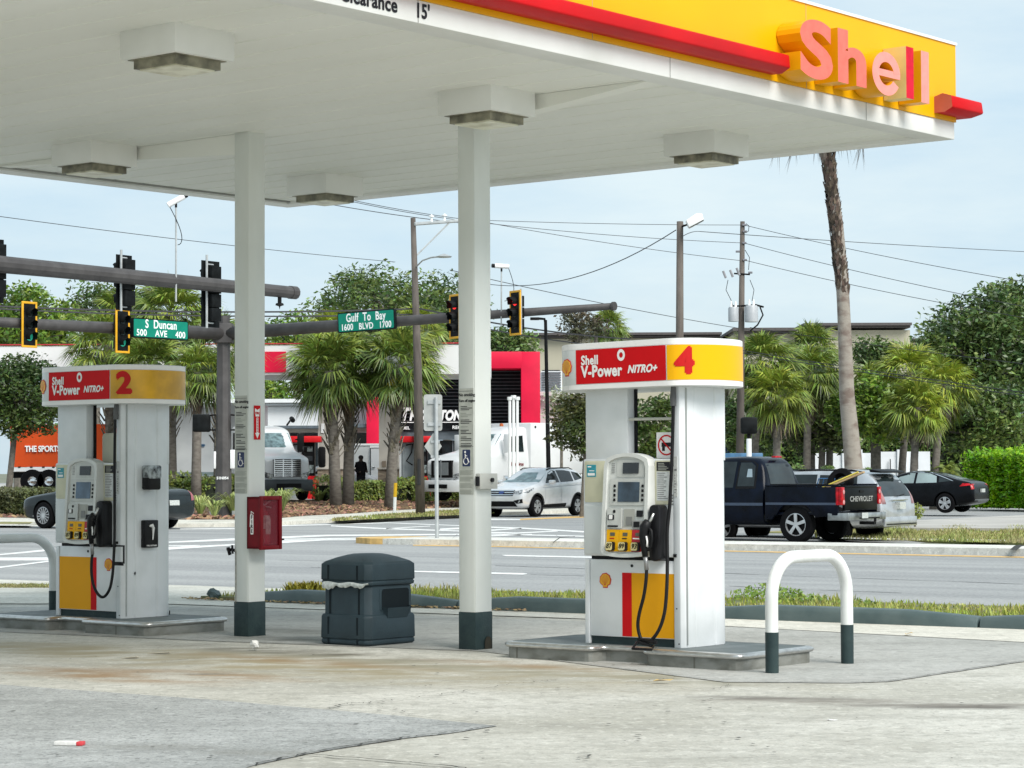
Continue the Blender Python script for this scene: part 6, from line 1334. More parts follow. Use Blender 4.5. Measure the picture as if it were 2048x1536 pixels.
# trailers on the left
d = 100; t = thing('box_trailer', 'plain pale grey box trailer seen between pump 2 and the mast pole', 'trailer', at(380, 990, d))
part('box', LGR, [(322, 814, 427, 948, d, 2.5)]); part('top_rail', LW, [(322, 812, 427, 816, d-.03, .2)]); part('bottom_rail', mat('rail_slate', (.14, .19, .20), .5), [(322, 944, 428, 952, d-.05, .2)]); part('frame_rail', TRIMB, [(322, 952, 440, 966, d+.5, 1)]); part('corner_post', mat('post_grey', (.22, .22, .23), .5), [(343, 816, 352, 944, d-.04, .1)])
b = MB(); b.tube([at(396, 970, d-.3)-t.location, at(430, 970, d-.3)-t.location], .36, 16); b.build('fuel_tank', CHROME, t, smooth=True)
fsign('4PSD', 397, 410, 888, 893, d-.02, mat('blue_small_text', (.05, .15, .3), .5), t, name='small_lettering')
d = 101; t = thing('delivery_lorry', 'white drinks lorry with a round red white and blue emblem behind the mast pole', 'lorry', at(480, 990, d))
part('box', LW, [(434, 808, 524, 950, d, 2.4)]); part('lower_skirt', mat('skirt_grey', (.25, .27, .27), .5), [(436, 950, 524, 968, d+.1, 2)])
c = at(464, 914, d-.03)-t.location; b = MB(); R = .30
def seg(p, mi): b.add([(c.x+x*R, -.03, c.z+z*R) for x, z in p], [tuple(range(len(p)))], mi)
dz = c.y
b.v = []; b.f = []; b.m = []
def circ(a0, a1, n=12): return [(cos(radians(a0+(a1-a0)*i/n)), sin(radians(a0+(a1-a0)*i/n))) for i in range(n+1)]
for pts, mi in ((circ(0, 360, 24)[:-1], 0), (circ(15, 190)+[(-.4, -.05), (.3, .05)], 1), (circ(200, 345)+[(.3, -.15), (-.4, -.38)], 2)):
    b.add([(c.x+x*R, c.y-.02*mi-.001*(mi > 0), c.z+z*R) for x, z in pts], [tuple(range(len(pts)))], mi)
b.build('round_emblem', [SW, mat('emblem_scarlet', (.55, .02, .03), .5), mat('emblem_navy', (.02, .06, .30), .5)], t)
for x in (450, 480): b = MB(); b.lathe([(.001, -.2), (.4, -.2), (.5, -.15), (.5, .1)], 20, 'y', at(x, 975, d)-t.location); b.build('wheel', TYRE, t)
d = 96; t = thing('box_trailer', 'orange red drinks trailer with white lettering behind the small oak on the left', 'trailer', at(100, 990, d))
part('box', mat('trailer_orange', (.62, .075, .012), .5, var=.1, scale=.6, spec=.2), [(20, 848, 236, 934, d, 2.5)]); part('bottom_rail', LW, [(18, 934, 238, 943, d-.04, 2.55)]); part('frame_rail', TRIMB, [(24, 943, 238, 956, d+.4, 1.4)])
part('marker', TRIMB, [(x, 933, x+5, 935.5, d-.06, .05) for x in (36, 60, 84, 104)])
fsign('THE SPORTS FUEL', 50, 152, 891, 904, d-.03, SW, t, name='trailer_lettering', bold=.03)
for x in (66, 99, 200, 232):
    c = at(x, 962, d+.1)-t.location; b = MB(); b.lathe([(.18, -.16), (.46, -.16), (.5, -.1), (.5, .3)], 24, 'y', c); w_ = b.build('wheel', TYRE, t, smooth=True); b = MB(); b.lathe([(.30, -.17), (.27, -.10), (.12, -.06), (.10, -.16), (.001, -.17)], 20, 'y', c); b.build('rim', CHROME, w_, smooth=True)
# white enclosed trailer, white car and person by the pumps
d = 108; t = thing('cargo_trailer', 'white enclosed cargo trailer with a framed rear door by the stone pillar', 'trailer', at(725, 990, d))
part('box', mat('trailer_white', (.60, .62, .62), .5, var=.05, scale=1.2, col2=(.5, .52, .52)), [(690, 889, 740, 984, d, 4)]); part('top_rail', SW, [(690, 887, 762, 891, d-.04, 4)]); part('rear_wall', SW, [(740, 891, 762, 984, d-.03, 4)]); o = part('rear_door', LW, [(742, 897, 761, 980, d-.08, .05)]); part('door_seal', TRIMB, [(740.5, 896, 741.5, 981, d-.09, .05), (741, 895.5, 762, 896.6, d-.09, .05)]); part('door_bar', CHROME, [(744, 934, 750, 935.5, d-.14, .05)])
ang6 = radians(-15); t, o, bv = car('car', 'white car with a silver wheel half hidden behind the twin palm trunks', 'car', Vector((at(683, 980, 104).x, 104, .365)), ang6, LW, [(a-.1, *r) for a, *r in CST], (1.35, -1.35), .325, .21, .9, .80, 7)
win('side_window', [(.85, .98), (-1.0, 1.01), (-.75, 1.31), (.35, 1.28)], 'side', -1)
# person: one continuous figure in dark clothes, seen from behind, arms bent in front
def person(label, pos, h, rz):
    t = thing('person', label, 'person', pos, rz); sc = h/1.75
    vs = [(0, 0, .95), (0, 0, 1.15), (0, .01, 1.38), (0, .01, 1.50), (0, 0, 1.60), (0, -.01, 1.70),
          (.10, 0, .88), (.11, -.01, .50), (.12, .02, .10), (.13, -.10, .04), (-.10, 0, .88), (-.12, -.03, .50), (-.13, .01, .10), (-.14, -.11, .04),
          (.19, .01, 1.42), (.25, .02, 1.15), (.20, -.16, 1.05), (.10, -.26, 1.10), (-.19, .01, 1.42), (-.25, .02, 1.15), (-.20, -.14, 1.02), (-.12, -.26, 1.08)]
    es = [(0, 1), (1, 2), (2, 3), (3, 4), (4, 5), (0, 6), (6, 7), (7, 8), (8, 9), (0, 10), (10, 11), (11, 12), (12, 13), (2, 14), (14, 15), (15, 16), (16, 17), (2, 18), (18, 19), (19, 20), (20, 21)]
    rr = [.17, .17, .17, .065, .095, .085, .11, .075, .05, .04, .11, .075, .05, .04, .075, .055, .045, .035, .075, .055, .045, .035]
    me = bpy.data.meshes.new('body'); me.from_pydata([(x*sc, y*sc, z*sc) for x, y, z in vs], es, []); o = bpy.data.objects.new('body', me); S.collection.objects.link(o)
    m1 = o.modifiers.new('s', 'SKIN'); m1.use_smooth_shade = True
    for i, r in enumerate(rr): me.skin_vertices[0].data[i].radius = (r*sc*(1.15 if i < 3 else 1), r*sc*(.75 if i < 3 else 1))
    me.skin_vertices[0].data[0].use_root = True
    m2 = o.modifiers.new('u', 'SUBSURF'); m2.levels = 2
    bpy.context.view_layer.update(); dg = bpy.context.evaluated_depsgraph_get(); me2 = bpy.data.meshes.new_from_object(o.evaluated_get(dg)); o.modifiers.clear(); o.data = me2; o.parent = t
    me2.materials.clear()
    for m in (mat('dark_skin', (.035, .022, .016), .6), mat('black_clothes', (.008, .008, .010), .9, spec=.1), mat('dark_trousers', (.011, .012, .016), .9, spec=.1)): me2.materials.append(m)
    for p in me2.polygons:
        z = p.center.z/sc; p.material_index = 0 if z > 1.50 or (p.center.y < -.2*sc and z > .9) else (1 if z > .92 else 2)
    b = MB(); b.lathe([(.001, 1.76), (.06, 1.75), (.098, 1.71), (.105, 1.66), (.10, 1.62), (.08, 1.60)], 14, 'z', (0, .005, 0)); hh = b.build('hair', mat('black_hair', (.006, .006, .007), .8), t, smooth='all'); hh.scale = (sc, sc, sc)
    return t
person('person in black clothes standing with arms bent by the white cargo trailer', Vector((at(722, 975, 101).x, 101, .365)), 1.80, .5)
# blue drinks trailer with white lettering
d = 102; t = thing('drinks_trailer', 'navy blue trailer with bold white lettering behind the magnolia', 'trailer', at(1200, 980, d)); part('box', mat('drinks_navy', (.012, .035, .14), .5, var=.2, scale=2, spec=.2), [(1050, 893, 1460, 975, d, 2.5)])
for x0 in (1062, 1141): fsign('BUD', x0, x0+64, 901, 924, d-.03, SW, t, name='trailer_lettering', bold=.05)
fsign('LIGHT', 1056, 1128, 926, 956, d-.03, SW, t, name='trailer_lettering', bold=.05); fsign('LIGHT', 1136, 1208, 926, 956, d-.03, SW, t, name='trailer_lettering', bold=.05)
b = MB(); c = at(1146, 905, 104.5); b.lathe([(.001, 1.15), (.12, 1.12), (.16, .95), (.62, .80), (.70, .65), (.70, -1.2)], 24, 'z', c-Vector((0, 0, .55))); tag(b.build('blue_tank', mat('tank_blue', (.03, .13, .38), .3, .2, var=.3), smooth=True), 'shiny blue domed tank in front of the navy lettered trailer', 'tank')
b = MB(); P = at(1487, 918, 70); FB(b, 1441, 906, 1526, 928, 70, .5); tag(b.build('blue_bin', mat('bin_blue', (.05, .16, .30), .5, var=.2, scale=4), bevel=.03), 'long blue bin showing above the roof of the pickup', 'bin')
# vent pipes, black lamp post
for i, (x, lb) in enumerate(((1019.5, 'leftmost'), (1027, 'middle'), (1034.5, 'rightmost'))):
    b = MB(); p0, p1 = at(x, 975, 90), at(x, 800 if i != 1 else 797, 90); b.tube([p0, p1], .055, 8).tube([p1, p1+Vector((0, 0, .12))], .10, 8); tag(b.build('vent_pipe', SW, smooth=True), '%s of the three tall white vent pipes in front of the box lorry' % lb, 'pipe', 'white vent pipes')
t = thing('lamp_post', 'slim black lamp post with its arm to the left beside the box lorry', 'lamp post', at(1098, 985, 88)); L_ = t.location
b = MB(); b.tube([Vector((0, 0, 0)), at(1091, 640, 88)-L_], [.09, .06], 10); b.build('pole', TRIMB, t); b = MB(); b.tube([at(1091, 650, 88)-L_, at(1089, 638, 88)-L_, at(1075, 637, 88)-L_], .05, 6); b.build('arm', TRIMB, t); b = MB(); c = at(1070, 637.5, 88)-L_; b.box(c.x-.18, c.x+.16, -.12, .12, c.z-.05, c.z+.05); b.build('lamp_head', TRIMB, t, bevel=.02)
b = MB(); q = at(1098, 944, 88)-L_; b.box(-.25, .25, -.25, .25, -.1, .4); b.build('footing', mat('footing', (.02, .02, .02), .8), t)

# ================= signals, masts, signs
GALV = mat('weathered_galvanised', (.075, .070, .069), .6, .1, var=.12, scale=3, col2=(.050, .046, .046), stretch=(1, 1, 1)); YB = mat('backplate_yellow', (.75, .38, .01), .5, var=.06); SIGB = mat('signal_black', (.010, .012, .013), .6, var=.3, spec=.12); GREEN = mat('street_sign_green', (.005, .22, .15), .45, var=.05, scale=4, spec=.2); ALU = mat('galvanised_pale', (.50, .52, .52), .4, .4, var=.1)
def signal(label, P, facing, h=1.35, n=3, border=True, lit=None, grp='traffic signals on the mast arms', z0=0):
    t = thing('traffic_signal', label, 'traffic light', P, 0, grp); f = Vector(facing).normalized(); x = (-f).cross(Vector((0, 0, 1))).normalized(); M = frame((0, 0, 0), x)   # local -Y outwards = facing
    w_ = h*.40
    b = MB(); b.box(-w_/2, w_/2, 0, .02, -h/2, h/2, 0, M); b.build('backplate', SIGB, t)
    if border:
        b = MB(); e = .055
        b.box(-w_/2-e, w_/2+e, -.012, .03, h/2-.01, h/2+e, 0, M).box(-w_/2-e, w_/2+e, -.012, .03, -h/2-e, -h/2+.01, 0, M).box(-w_/2-e, -w_/2+.01, -.012, .03, -h/2+.01, h/2-.01, 0, M).box(w_/2-.01, w_/2+e, -.012, .03, -h/2+.01, h/2-.01, 0, M); b.build('yellow_border', YB, t, bevel=.008)
    b = MB(); s_ = h*.84/n
    for k in range(n): b.box(-.17, .17, .02, .22, -h*.42+s_*k+.01, -h*.42+s_*(k+1)-.01, 0, M)
    b.build('housing', SIGB, t, bevel=.01)
    for k in range(n):
        z = -h*.42+s_*(k+.5); b = MB(); b.lathe([(.001, -.015), (.125, -.015), (.135, .01)], 18, 'y', (0, 0, z), 0, M)
        m = mat('lens_dark', (.02, .03, .03), .2) if lit != k else (mat('lens_red_lit', (.75, .02, .02), .3, emit=.9) if k == n-1 else mat('lens_green_lit', (.02, .30, .20), .3, emit=.25)); b.build('lens', m, t)
        vs = []; N = 14
        for i in range(N+1):
            a = radians(-35+250*i/N); vs += [M @ Vector((.145*cos(a), -.0, z+.145*sin(a))), M @ Vector((.145*cos(a), -.24*(1 if 20 < degrees_(a) < 160 else .75), z+.145*sin(a)-.02))]
        raw('visor', vs, [(2*i, 2*i+1, 2*i+3, 2*i+2) for i in range(N)], SIGB, t)
    b = MB(); b.tube([M @ Vector((w_*.36, .10, -h*.52)), M @ Vector((w_*.36, .10, h*.58))], .03, 8); b.build('mount_tube', ALU, t); b = MB()
    for z in (-h*.44, h*.44): b.tube([M @ Vector((0, .10, z)), M @ Vector((w_*.36, .10, z))], .02, 6)
    b.build('mount_bracket', ALU, t); return t
def degrees_(a): return math.degrees(a)
# mast with two arms at the far corner
base = gp(447, 1035, .04); zt = 5.85; t = thing('signal_mast', 'grey octagonal signal mast with two arms meeting at its top at the far corner', 'signal mast', base)
b = MB(); b.tube([(0, 0, .05), (0, 0, zt+.55)], [.27, .20], 8); b.build('pole', GALV, t, bevel=.0)
b = MB(); b.box(-.45, .45, -.45, .45, 0, .06); b.build('base_plate', GALV, t)
for k in range(4): b = MB(); a = k*pi/2+.78; b.tube([(.5*cos(a), .5*sin(a), 0), (.5*cos(a), .5*sin(a), .22)], .05, 6); b.build('anchor_bolt', ALU, t)
AE = Vector((2.95, 68.6, 6.25)); AL0 = Vector((base.x, base.y, zt)); BE = AL0-RB*14-RA*.3; BE.z = 5.75
b = MB(); b.tube([Vector((0, 0, zt)), AE-base], [.22, .10], 12); b.build('mast_arm', GALV, t, smooth='all'); b = MB(); b.tube([AE-base-RA*.03, AE-base+RA*.06], .13, 12); b.build('arm_end_cap', GALV, t)
b = MB(); b.tube([Vector((0, 0, zt)), BE-base], [.22, .11], 12); b.build('mast_arm', GALV, t, smooth='all')
b = MB(); b.box(-.30, .30, -.30, .30, zt-.30, zt+.32); b.build('arm_joint', GALV, t, bevel=.02)
b = MB(); vs, fs = text_mesh('51N054', .115, .003, .004); b.add(vs, fs, 0, frame((0, -.262, 1.25), (1, 0, 0))); b.build('pole_number', SW, t)
b = MB(); b.box(.22, .55, -.12, .02, 1.55, 2.15); b.build('push_button_box', SW, t, bevel=.02); b = MB(); b.box(-.30, -.22, -.12, .02, 1.55, 2.1); b.build('push_button_box', SW, t, bevel=.02)
for (x0, x1) in ((-.95, -.42), (.42, .95)):
    ph = thing('pedestrian_signal', 'black pedestrian signal box %s side of the grey mast pole' % ('on the left' if x0 < 0 else 'on the right'), 'pedestrian signal', base+Vector(((x0+x1)/2, -.1, 3.0)), 0, 'pedestrian signal boxes'); b = MB(); b.box(-.27, .27, -.2, .2, -.28, .28); b.build('housing', SIGB, ph, bevel=.05); b = MB(); s_ = 1 if x0 < 0 else -1; b.tube([(0, 0, .22), (s_*.45, 0, .26)], .025, 6).tube([(0, 0, -.22), (s_*.45, 0, -.22)], .025, 6); b.build('bracket', TRIMB, ph)
A0 = base+Vector((0, 0, zt))
def arm_pt(P, Q, px, dz=0): q = on_line(P, Q, px); q.z += dz; return q
FB2 = -RB; OFF = Vector((0, 0, 0))
signal('traffic signal with a lit red lamp, right of the nearer column', arm_pt(A0, AE, 1042)+(-RB)*.30+Vector((0, 0, -.02)), (-.85, -.53, 0), 1.22, 3, True, 2)
signal('traffic signal with a lit red lamp, half hidden by the nearer column', arm_pt(A0, AE, 921)+(-RB)*.30, (-.85, -.53, 0), 1.22, 3, True, 2)
signal('yellow bordered traffic signal above the left edge of pump 2, farther along the arm', arm_pt(A0, BE, 42)+RA*.32+Vector((0, 0, -.05)), RA, 1.22, 3, True, 0)
signal('yellow bordered traffic signal next to the S Duncan street sign', arm_pt(A0, BE, 229)+RA*.32+Vector((0, 0, -.1)), RA, 1.22, 3, True, 0)
def street_sign(label, P, Q, y0z, h, lines, out):
    x = (Q-P); x.z = 0; L_ = x.length; t = thing('street_sign', label, 'street sign', (P+Q)/2, 0, 'green street name signs'); M = frame((0, 0, 0), x)
    b = MB(); b.prism(rrect(-L_/2, L_/2, -h/2, h/2, .05), -.02, .10, 'y', 0, M); o = b.build('panel', SIGB, t); b = MB(); b.prism(rrect(-L_/2+.035, L_/2-.035, -h/2+.035, h/2-.035, .04), -.026, -.018, 'y', 0, M); b.build('green_face', GREEN, t)
    for tx, z, s_, sx in lines:
        vs, fs = text_mesh(tx, s_, .002, s_*.020, spacing=1.08); wd = max(q.x for q in vs)*2; k_ = sx*L_/wd; b = MB(); b.add([Vector((q.x*k_, q.y-.029, q.z+z)) for q in vs], fs, 0, M); b.build('sign_lettering', SW, t)
    return t
Pa, Qa = arm_pt(A0, BE, 252), arm_pt(A0, BE, 363); o_ = RA*.25; Pa, Qa = Pa+o_, Qa+o_; zc = (Pa.z+Qa.z)/2+.02; Pa.z = Qa.z = zc
street_sign('green S Duncan Ave street name sign on the left arm', Pa, Qa, 0, .60, [('S  Duncan', .125, .36, .56), ('500    AVE    400', -.15, .27, .88)], None)
Pa, Qa = arm_pt(A0, AE, 686), arm_pt(A0, AE, 800); o_ = -RB*.25; Pa, Qa = Pa+o_, Qa+o_; zc = (Pa.z+Qa.z)/2+.06; Pa.z = Qa.z = zc
sg = street_sign('green Gulf To Bay Blvd street name sign hung on the right arm', Pa, Qa, 0, .62, [('Gulf  To  Bay', .12, .36, .70), ('1600   BLVD   1700', -.16, .27, .88)], None); sg.rotation_euler = (0, radians(-2.2), 0)
# nearer arm in the upper left
N0, N1 = Vector((-13.2, 48.6, 6.05)), Vector((-5.55, 59.8, 6.02)); t = thing('signal_mast', 'thick grey mast arm reaching in from the upper left in front of the others', 'signal mast', N0)
b = MB(); b.tube([(0, 0, 0), N1-N0], [.21, .155], 12); b.build('mast_arm', GALV, t); dN = (N1-N0).normalized(); b = MB(); b.tube([N1-N0-dN*.1, N1-N0+dN*.12], .17, 12); b.build('arm_end_cap', GALV, t)
b = MB(); b.tube([(0, 0, -6.1), (0, 0, .6)], .25, 8); b.build('pole', GALV, t)
b = MB(); c = N1-N0-dN*.5; b.tube([c+Vector((0, 0, -.15)), c+Vector((0, 0, -.33))], .05, 8).lathe([(.001, 0), (.09, 0), (.11, -.05), (.02, -.08), (.001, -.16)], 10, 'z', c+Vector((0, 0, -.30))); b.build('detector', TRIMB, t)
NF = -RB*0+RA*-1
for px, h, lb in ((4, 1.40, 'black backed traffic signal cut off by the left edge of the picture'), (264, 1.30, 'black backed traffic signal left of the roof camera on the thick arm'), (437, 1.62, 'tallest black backed traffic signal beside the left column')):
    q = arm_pt(N0, N1, px); signal(lb, q+(-RA)*.28+Vector((0, 0, -.12 if px != 437 else -.20)), (-RA), h, 3 if px != 437 else 4, False, None)
# cctv cameras
def cctv(label, foot, top, aim, cable):
    t = thing('traffic_camera', label, 'camera', foot); T_ = top-foot; b = MB(); b.tube([(0, 0, 0), T_], .022, 8); b.build('rod', ALU, t); a = Vector(aim).normalized()
    b = MB(); c = T_+Vector((0, 0, .16)); b.tube([c-a*.22, c+a*.22], .07, 12); b.build('camera_body', SW, t, smooth=True); b = MB(); b.tube([c+a*.2, c+a*.30], .06, 12).tube([T_, c], .03, 6); b.build('camera_lens', TRIMB, t)
    b = MB(); s_ = Vector((1, 0, 0)); pts = [c-a*.2+s_*.0]
    for k in range(1, 12): f = k/12; pts.append(c-a*.2*(1-f)+s_*(.22*sin(pi*f))*cable+Vector((0, 0, -.95*sin(pi*f*.55)-.1*f)))
    b.tube(pts, .010, 5); b.build('cable', TRIMB, t); return t
q = arm_pt(N0, N1, 352); cctv('white traffic camera on a thin rod above the thick mast arm', q+Vector((.02, -.2, -.5)), at(352, 415, q.y-.2), (.75, .2, .45), 1)
q = arm_pt(A0, AE, 1003); cctv('white traffic camera on a thin rod right of the nearer column', q+Vector((0, -.1, -.35)), at(1003, 543, q.y-.1), (-.9, -.3, .02), 1.2)
# sign post on the median, seen from behind
p = gp(874, 1076, .045); t = thing('sign_post', 'grey post on the median with a square and a diamond sign seen from behind', 'sign post', p); kx = p.y/FP
b = MB(); b.tube([(0, 0, 0), (-.01, 0, (1076-795)*kx)], .042, 8); b.build('post', ALU, t); GB = mat('sign_back', (.46, .47, .45), .5, .3, var=.1, scale=4)
zz = lambda y: (1076-y)*kx
xx = lambda x: (x-874)*kx
b = MB(); b.prism(rrect(xx(848), xx(885), zz(862), zz(789), .05), .05, .055, 'y'); o = b.build('square_sign_back', GB, t); b = MB()
for y in (804, 848): b.box(xx(856), xx(882), .02, .05, zz(y+4), zz(y-3))
b.build('sign_clamp', ALU, o)
b = MB(); b.prism([(xx(867), zz(866)), (xx(884), zz(893)), (xx(867), zz(918)), (xx(849), zz(893))], .05, .055, 'y'); o = b.build('diamond_sign_back', GB, t); b = MB(); b.box(xx(862), xx(880), .02, .05, zz(886), zz(881)); b.box(xx(862), xx(880), .02, .05, zz(916), zz(911)); b.build('sign_clamp', ALU, o)
# yellow and white marker post
p = gp(789, 1028, .03); t = thing('marker_post', 'slim marker post, yellow above and white below, in front of the hedge', 'marker post', p); b = MB(); k = p.y/FP; b.tube([(0, 0, 0), (.02, 0, 34*k)], .055, 8); b.build('white_sleeve', SW, t); b = MB(); b.tube([(.02, 0, 34*k), (.04, 0, 62*k)], .06, 8); b.build('yellow_sleeve', mat('marker_yellow', (.75, .45, .01), .5), t)
# black boxed post behind the pickup
p = gp(1498, 1062, -.05); p = Vector((at(1498, 900, 58).x, 58, 0)); t = thing('pedestrian_signal', 'black pedestrian signal box on a short white post behind the pickup', 'pedestrian signal', p)
b = MB(); b.tube([(0, 0, 0), (0, 0, 2.25)], .065, 10); b.build('post', SW, t); z0 = at(1498, 868, 58).z; b = MB(); b.box(-.20, .20, -.12, .12, z0, z0+.41); b.build('housing', SIGB, t, bevel=.05); b = MB(); b.tube([(0, 0, 2.2), (0, 0, z0)], .045, 8); b.build('collar', TRIMB, t)
# ================= utility poles and wires
WOOD = mat('pole_wood', (.135, .115, .10), .9, var=.3, scale=6, col2=(.075, .063, .055), stretch=(1, 1, .2), bump=.5, bscale=30)
p1b = gp(841, 1029, .03); top1 = at(826, 436, p1b.y); t = thing('utility_pole', 'weathered wooden utility pole with a crossarm and street lamp left of the nearer column', 'utility pole', p1b)
b = MB(); b.tube([(0, 0, -.1), (top1-p1b)*.5+Vector((.03, 0, 0)), top1-p1b], [.165, .14, .085], 10); b.build('pole', WOOD, t, smooth='all')
b = MB(); b.tube([at(838, 970, p1b.y-.15)-p1b, at(838, 918, p1b.y-.15)-p1b], .06, 6); b.build('conduit', mat('conduit_dark', (.02, .02, .02), .5), t)
b = MB(); ca, cb = at(829, 448, p1b.y-.1)-p1b, at(925, 441, p1b.y+1.5)-p1b; b.tube([ca, cb], .06, 6); b.tube([at(829, 515, p1b.y)-p1b, ca.lerp(cb, .75)], .03, 6); b.build('crossarm', ALU, t)
b = MB()
for f in (.35, .62): q = ca.lerp(cb, f); b.tube([q, q+Vector((0, 0, .28))], [.05, .03], 6).tube([q+Vector((0, 0, .2)), q+Vector((0, 0, .24))], .09, 8)
b.build('insulators', SW, t)
b = MB(); b.tube([at(831, 535, p1b.y)-p1b, at(845, 521, p1b.y-.5)-p1b, at(862, 515, p1b.y-.9)-p1b, at(880, 513, p1b.y-1.2)-p1b], .028, 6); b.build('lamp_arm', ALU, t); b = MB(); c = at(888, 513, p1b.y-1.3)-p1b; M = Matrix.Translation(c); b.lathe([(.001, .10), (.10, .07), (.26, .0), (.24, -.03), (.001, -.05)], 14, 'z', (0, 0, 0), 0, M); b.build('lamp_head', ALU, t, smooth=True)
d2 = 60; q = at(1358, 1000, d2); p2b = Vector((q.x, d2, -.05)); top2 = at(1360, 443, d2); t = thing('utility_pole', 'plain wooden pole topped by a white floodlight above pump 4', 'utility pole', p2b); b = MB(); b.tube([(0, 0, 0), top2-p2b], [.13, .085], 10); b.build('pole', WOOD, t, smooth='all')
b = MB(); M = Matrix.Translation(at(1389, 441, d2-.3)-p2b) @ Matrix.Rotation(radians(-28), 4, 'Y'); b.prism([(-.22, -.10), (.20, -.10), (.24, .06), (.10, .13), (-.20, .10)], -.16, .16, 'y', 0, M); fl = b.build('floodlight', SW, t, bevel=.02); b = MB(); b.box(-.20, .20, -.14, .14, -.115, -.102, 0, M); b.build('lamp_glass', SCREEN, fl); b = MB(); b.tube([top2-p2b-Vector((0, 0, .15)), at(1380, 447, d2-.3)-p2b], .025, 6).tube([at(1398, 434, d2-.3)-p2b, at(1399, 430, d2-.3)-p2b], .04, 6); b.build('bracket', TRIMB, t)
d3 = 86; q = at(1478, 900, d3); p3b = Vector((q.x, d3, 0)); top3 = at(1485, 443, d3); t = thing('utility_pole', 'wooden utility pole carrying transformers among the palms on the right', 'utility pole', p3b); b = MB(); b.tube([(0, 0, 0), top3-p3b], [.17, .085], 10); b.build('pole', WOOD, t, smooth='all')
P3 = lambda x, y, o=0: at(x, y, d3+o)-p3b
for x, z0, z1, w_ in ((1467, 614, 643, .19), (1503, 611, 644, .24)):
    c = P3(x, z1, -.3); hgt = (z1-z0)*d3/FP; b = MB(); b.lathe([(.001, 0), (w_, 0), (w_, hgt*.9), (w_*.85, hgt), (.001, hgt)], 16, 'z', c); b.build('transformer', mat('transformer_grey', (.42, .44, .46), .4), t, smooth=True)
    for dx in (-.08, .08): b = MB(); b.tube([c+Vector((dx, 0, hgt)), c+Vector((dx, 0, hgt+.22))], [.05, .025], 6); b.build('bushing', SW, t)
b = MB(); b.tube([P3(1482, 612, -.2), P3(1512, 610, -.3), P3(1527, 614, -.2)], .035, 6).tube([P3(1468, 547, -.1), P3(1500, 549, -.1)], .03, 6).tube([P3(1481, 612, -.2), P3(1462, 612, -.3)], .03, 6); b.build('bracket', TRIMB, t)
for (x, y) in ((1449, 549), (1463, 547), (1476, 543)): b = MB(); c = P3(x, y, -.2); b.tube([c+Vector((-.05, 0, .13)), c+Vector((.05, 0, -.13))], .045, 6); b.build('fuse_cutout', mat('cutout_grey', (.3, .3, .32), .4), t)
for (x, y) in ((1490, 450), (1491, 463), (1490, 486), (1491, 520), (1502, 545), (1477, 503)): b = MB(); c = P3(x, y, -.1); b.tube([c-Vector((.10, 0, 0)), c+Vector((.05, 0, 0))], .04, 6); b.build('insulator', mat('insulator_grey', (.2, .2, .22), .4), t)
b = MB(); b.tube([P3(1492, 447), P3(1498, 452), P3(1497, 462), P3(1491, 466)], .012, 5).tube([P3(1456, 560), P3(1452, 580), P3(1462, 600), P3(1466, 612)], .012, 5).tube([P3(1500, 560), P3(1508, 580), P3(1504, 602)], .012, 5).tube([P3(1520, 614), P3(1526, 630), P3(1515, 650), P3(1500, 662)], .03, 5).tube([P3(1490, 500), P3(1499, 515), P3(1497, 540)], .012, 5); b.build('jumper_cable', TRIMB, t)
WIRE = mat('wire_black', (.03, .03, .035), .6)
def wire(label, A, B, sag, r=.014, n=18):
    b = MB(); b.tube([A.lerp(B, k/n)-Vector((0, 0, sag*4*(k/n)*(1-k/n))) for k in range(n+1)], r, 4, cap=False); return tag(b.build('power_line', WIRE), label, 'wire', 'overhead wires')
A1 = lambda x, y, o=0: at(x, y, p1b.y+o)
wire('thin wire running from the left edge down behind the canopy columns', at(-200, 405, 60), at(790, 524, 82), .1, .012)
wire('upper of the two black cables crossing behind the left signals', at(-300, 595, 70), at(838, 617, 80), .25, .035); wire('lower of the two black cables crossing behind the left signals', at(-300, 598, 70), at(838, 628, 80), .25, .03)
wire('upper black cable right of the nearer column under the lit signal', at(838, 617, 80), at(1260, 678, 95), .15, .035); wire('lower black cable right of the nearer column under the lit signal', at(838, 628, 80), at(1240, 695, 95), .15, .03)
wire('topmost wire from the crossarm to the transformer pole', at(680, 395, 78), at(925, 438, 82), .05); wire('wire just below the roof edge left of the nearer column', at(690, 400, 78), at(925, 441, 82), .05); wire('wire running under the canopy corner to the crossarm', at(640, 405, 78), at(925, 446, 82), .05)
wire('nearly level top wire right of the nearer column', at(925, 439, 82), at(1488, 450, d3), .05, .012); wire('second wire slanting right from the nearer column', at(925, 441, 82), at(1488, 486, d3), .1, .012); wire('third wire slanting right from the nearer column', at(925, 436, 82), at(1488, 522, d3), .1, .012)
wire('deeply sagging wire tied to the pole with the floodlight', at(960, 566, 70), at(1352, 460, 60), .55, .013); wire('wire sloping behind the far traffic camera', at(900, 540, 75), at(1500, 660, 92), .1, .014)
wire('wire leaving the floodlight pole towards the right edge', at(1362, 475, 60), at(1400, 463, 62), -.05, .01); wire('long level wire crossing behind the tall palm trunk', at(1400, 463, 62), at(2200, 510, 80), .05, .012)
wire('top wire descending right from the transformer pole', at(1488, 450, d3), at(2150, 580, 70), .12, .012); wire('middle wire descending right from the transformer pole', at(1488, 486, d3), at(2150, 632, 70), .12, .012); wire('lower wire descending right from the transformer pole', at(1488, 520, d3), at(2150, 652, 70), .12, .012)
wire('pale wire crossing the beige store', at(1500, 655, 80), at(2200, 745, 70), .05, .014); wire('upper of the twin wires crossing the right hand palms', at(1480, 700, 82), at(2200, 805, 65), .05, .016); wire('lower of the twin wires crossing the right hand palms', at(1480, 705, 82), at(2200, 812, 65), .05, .016)

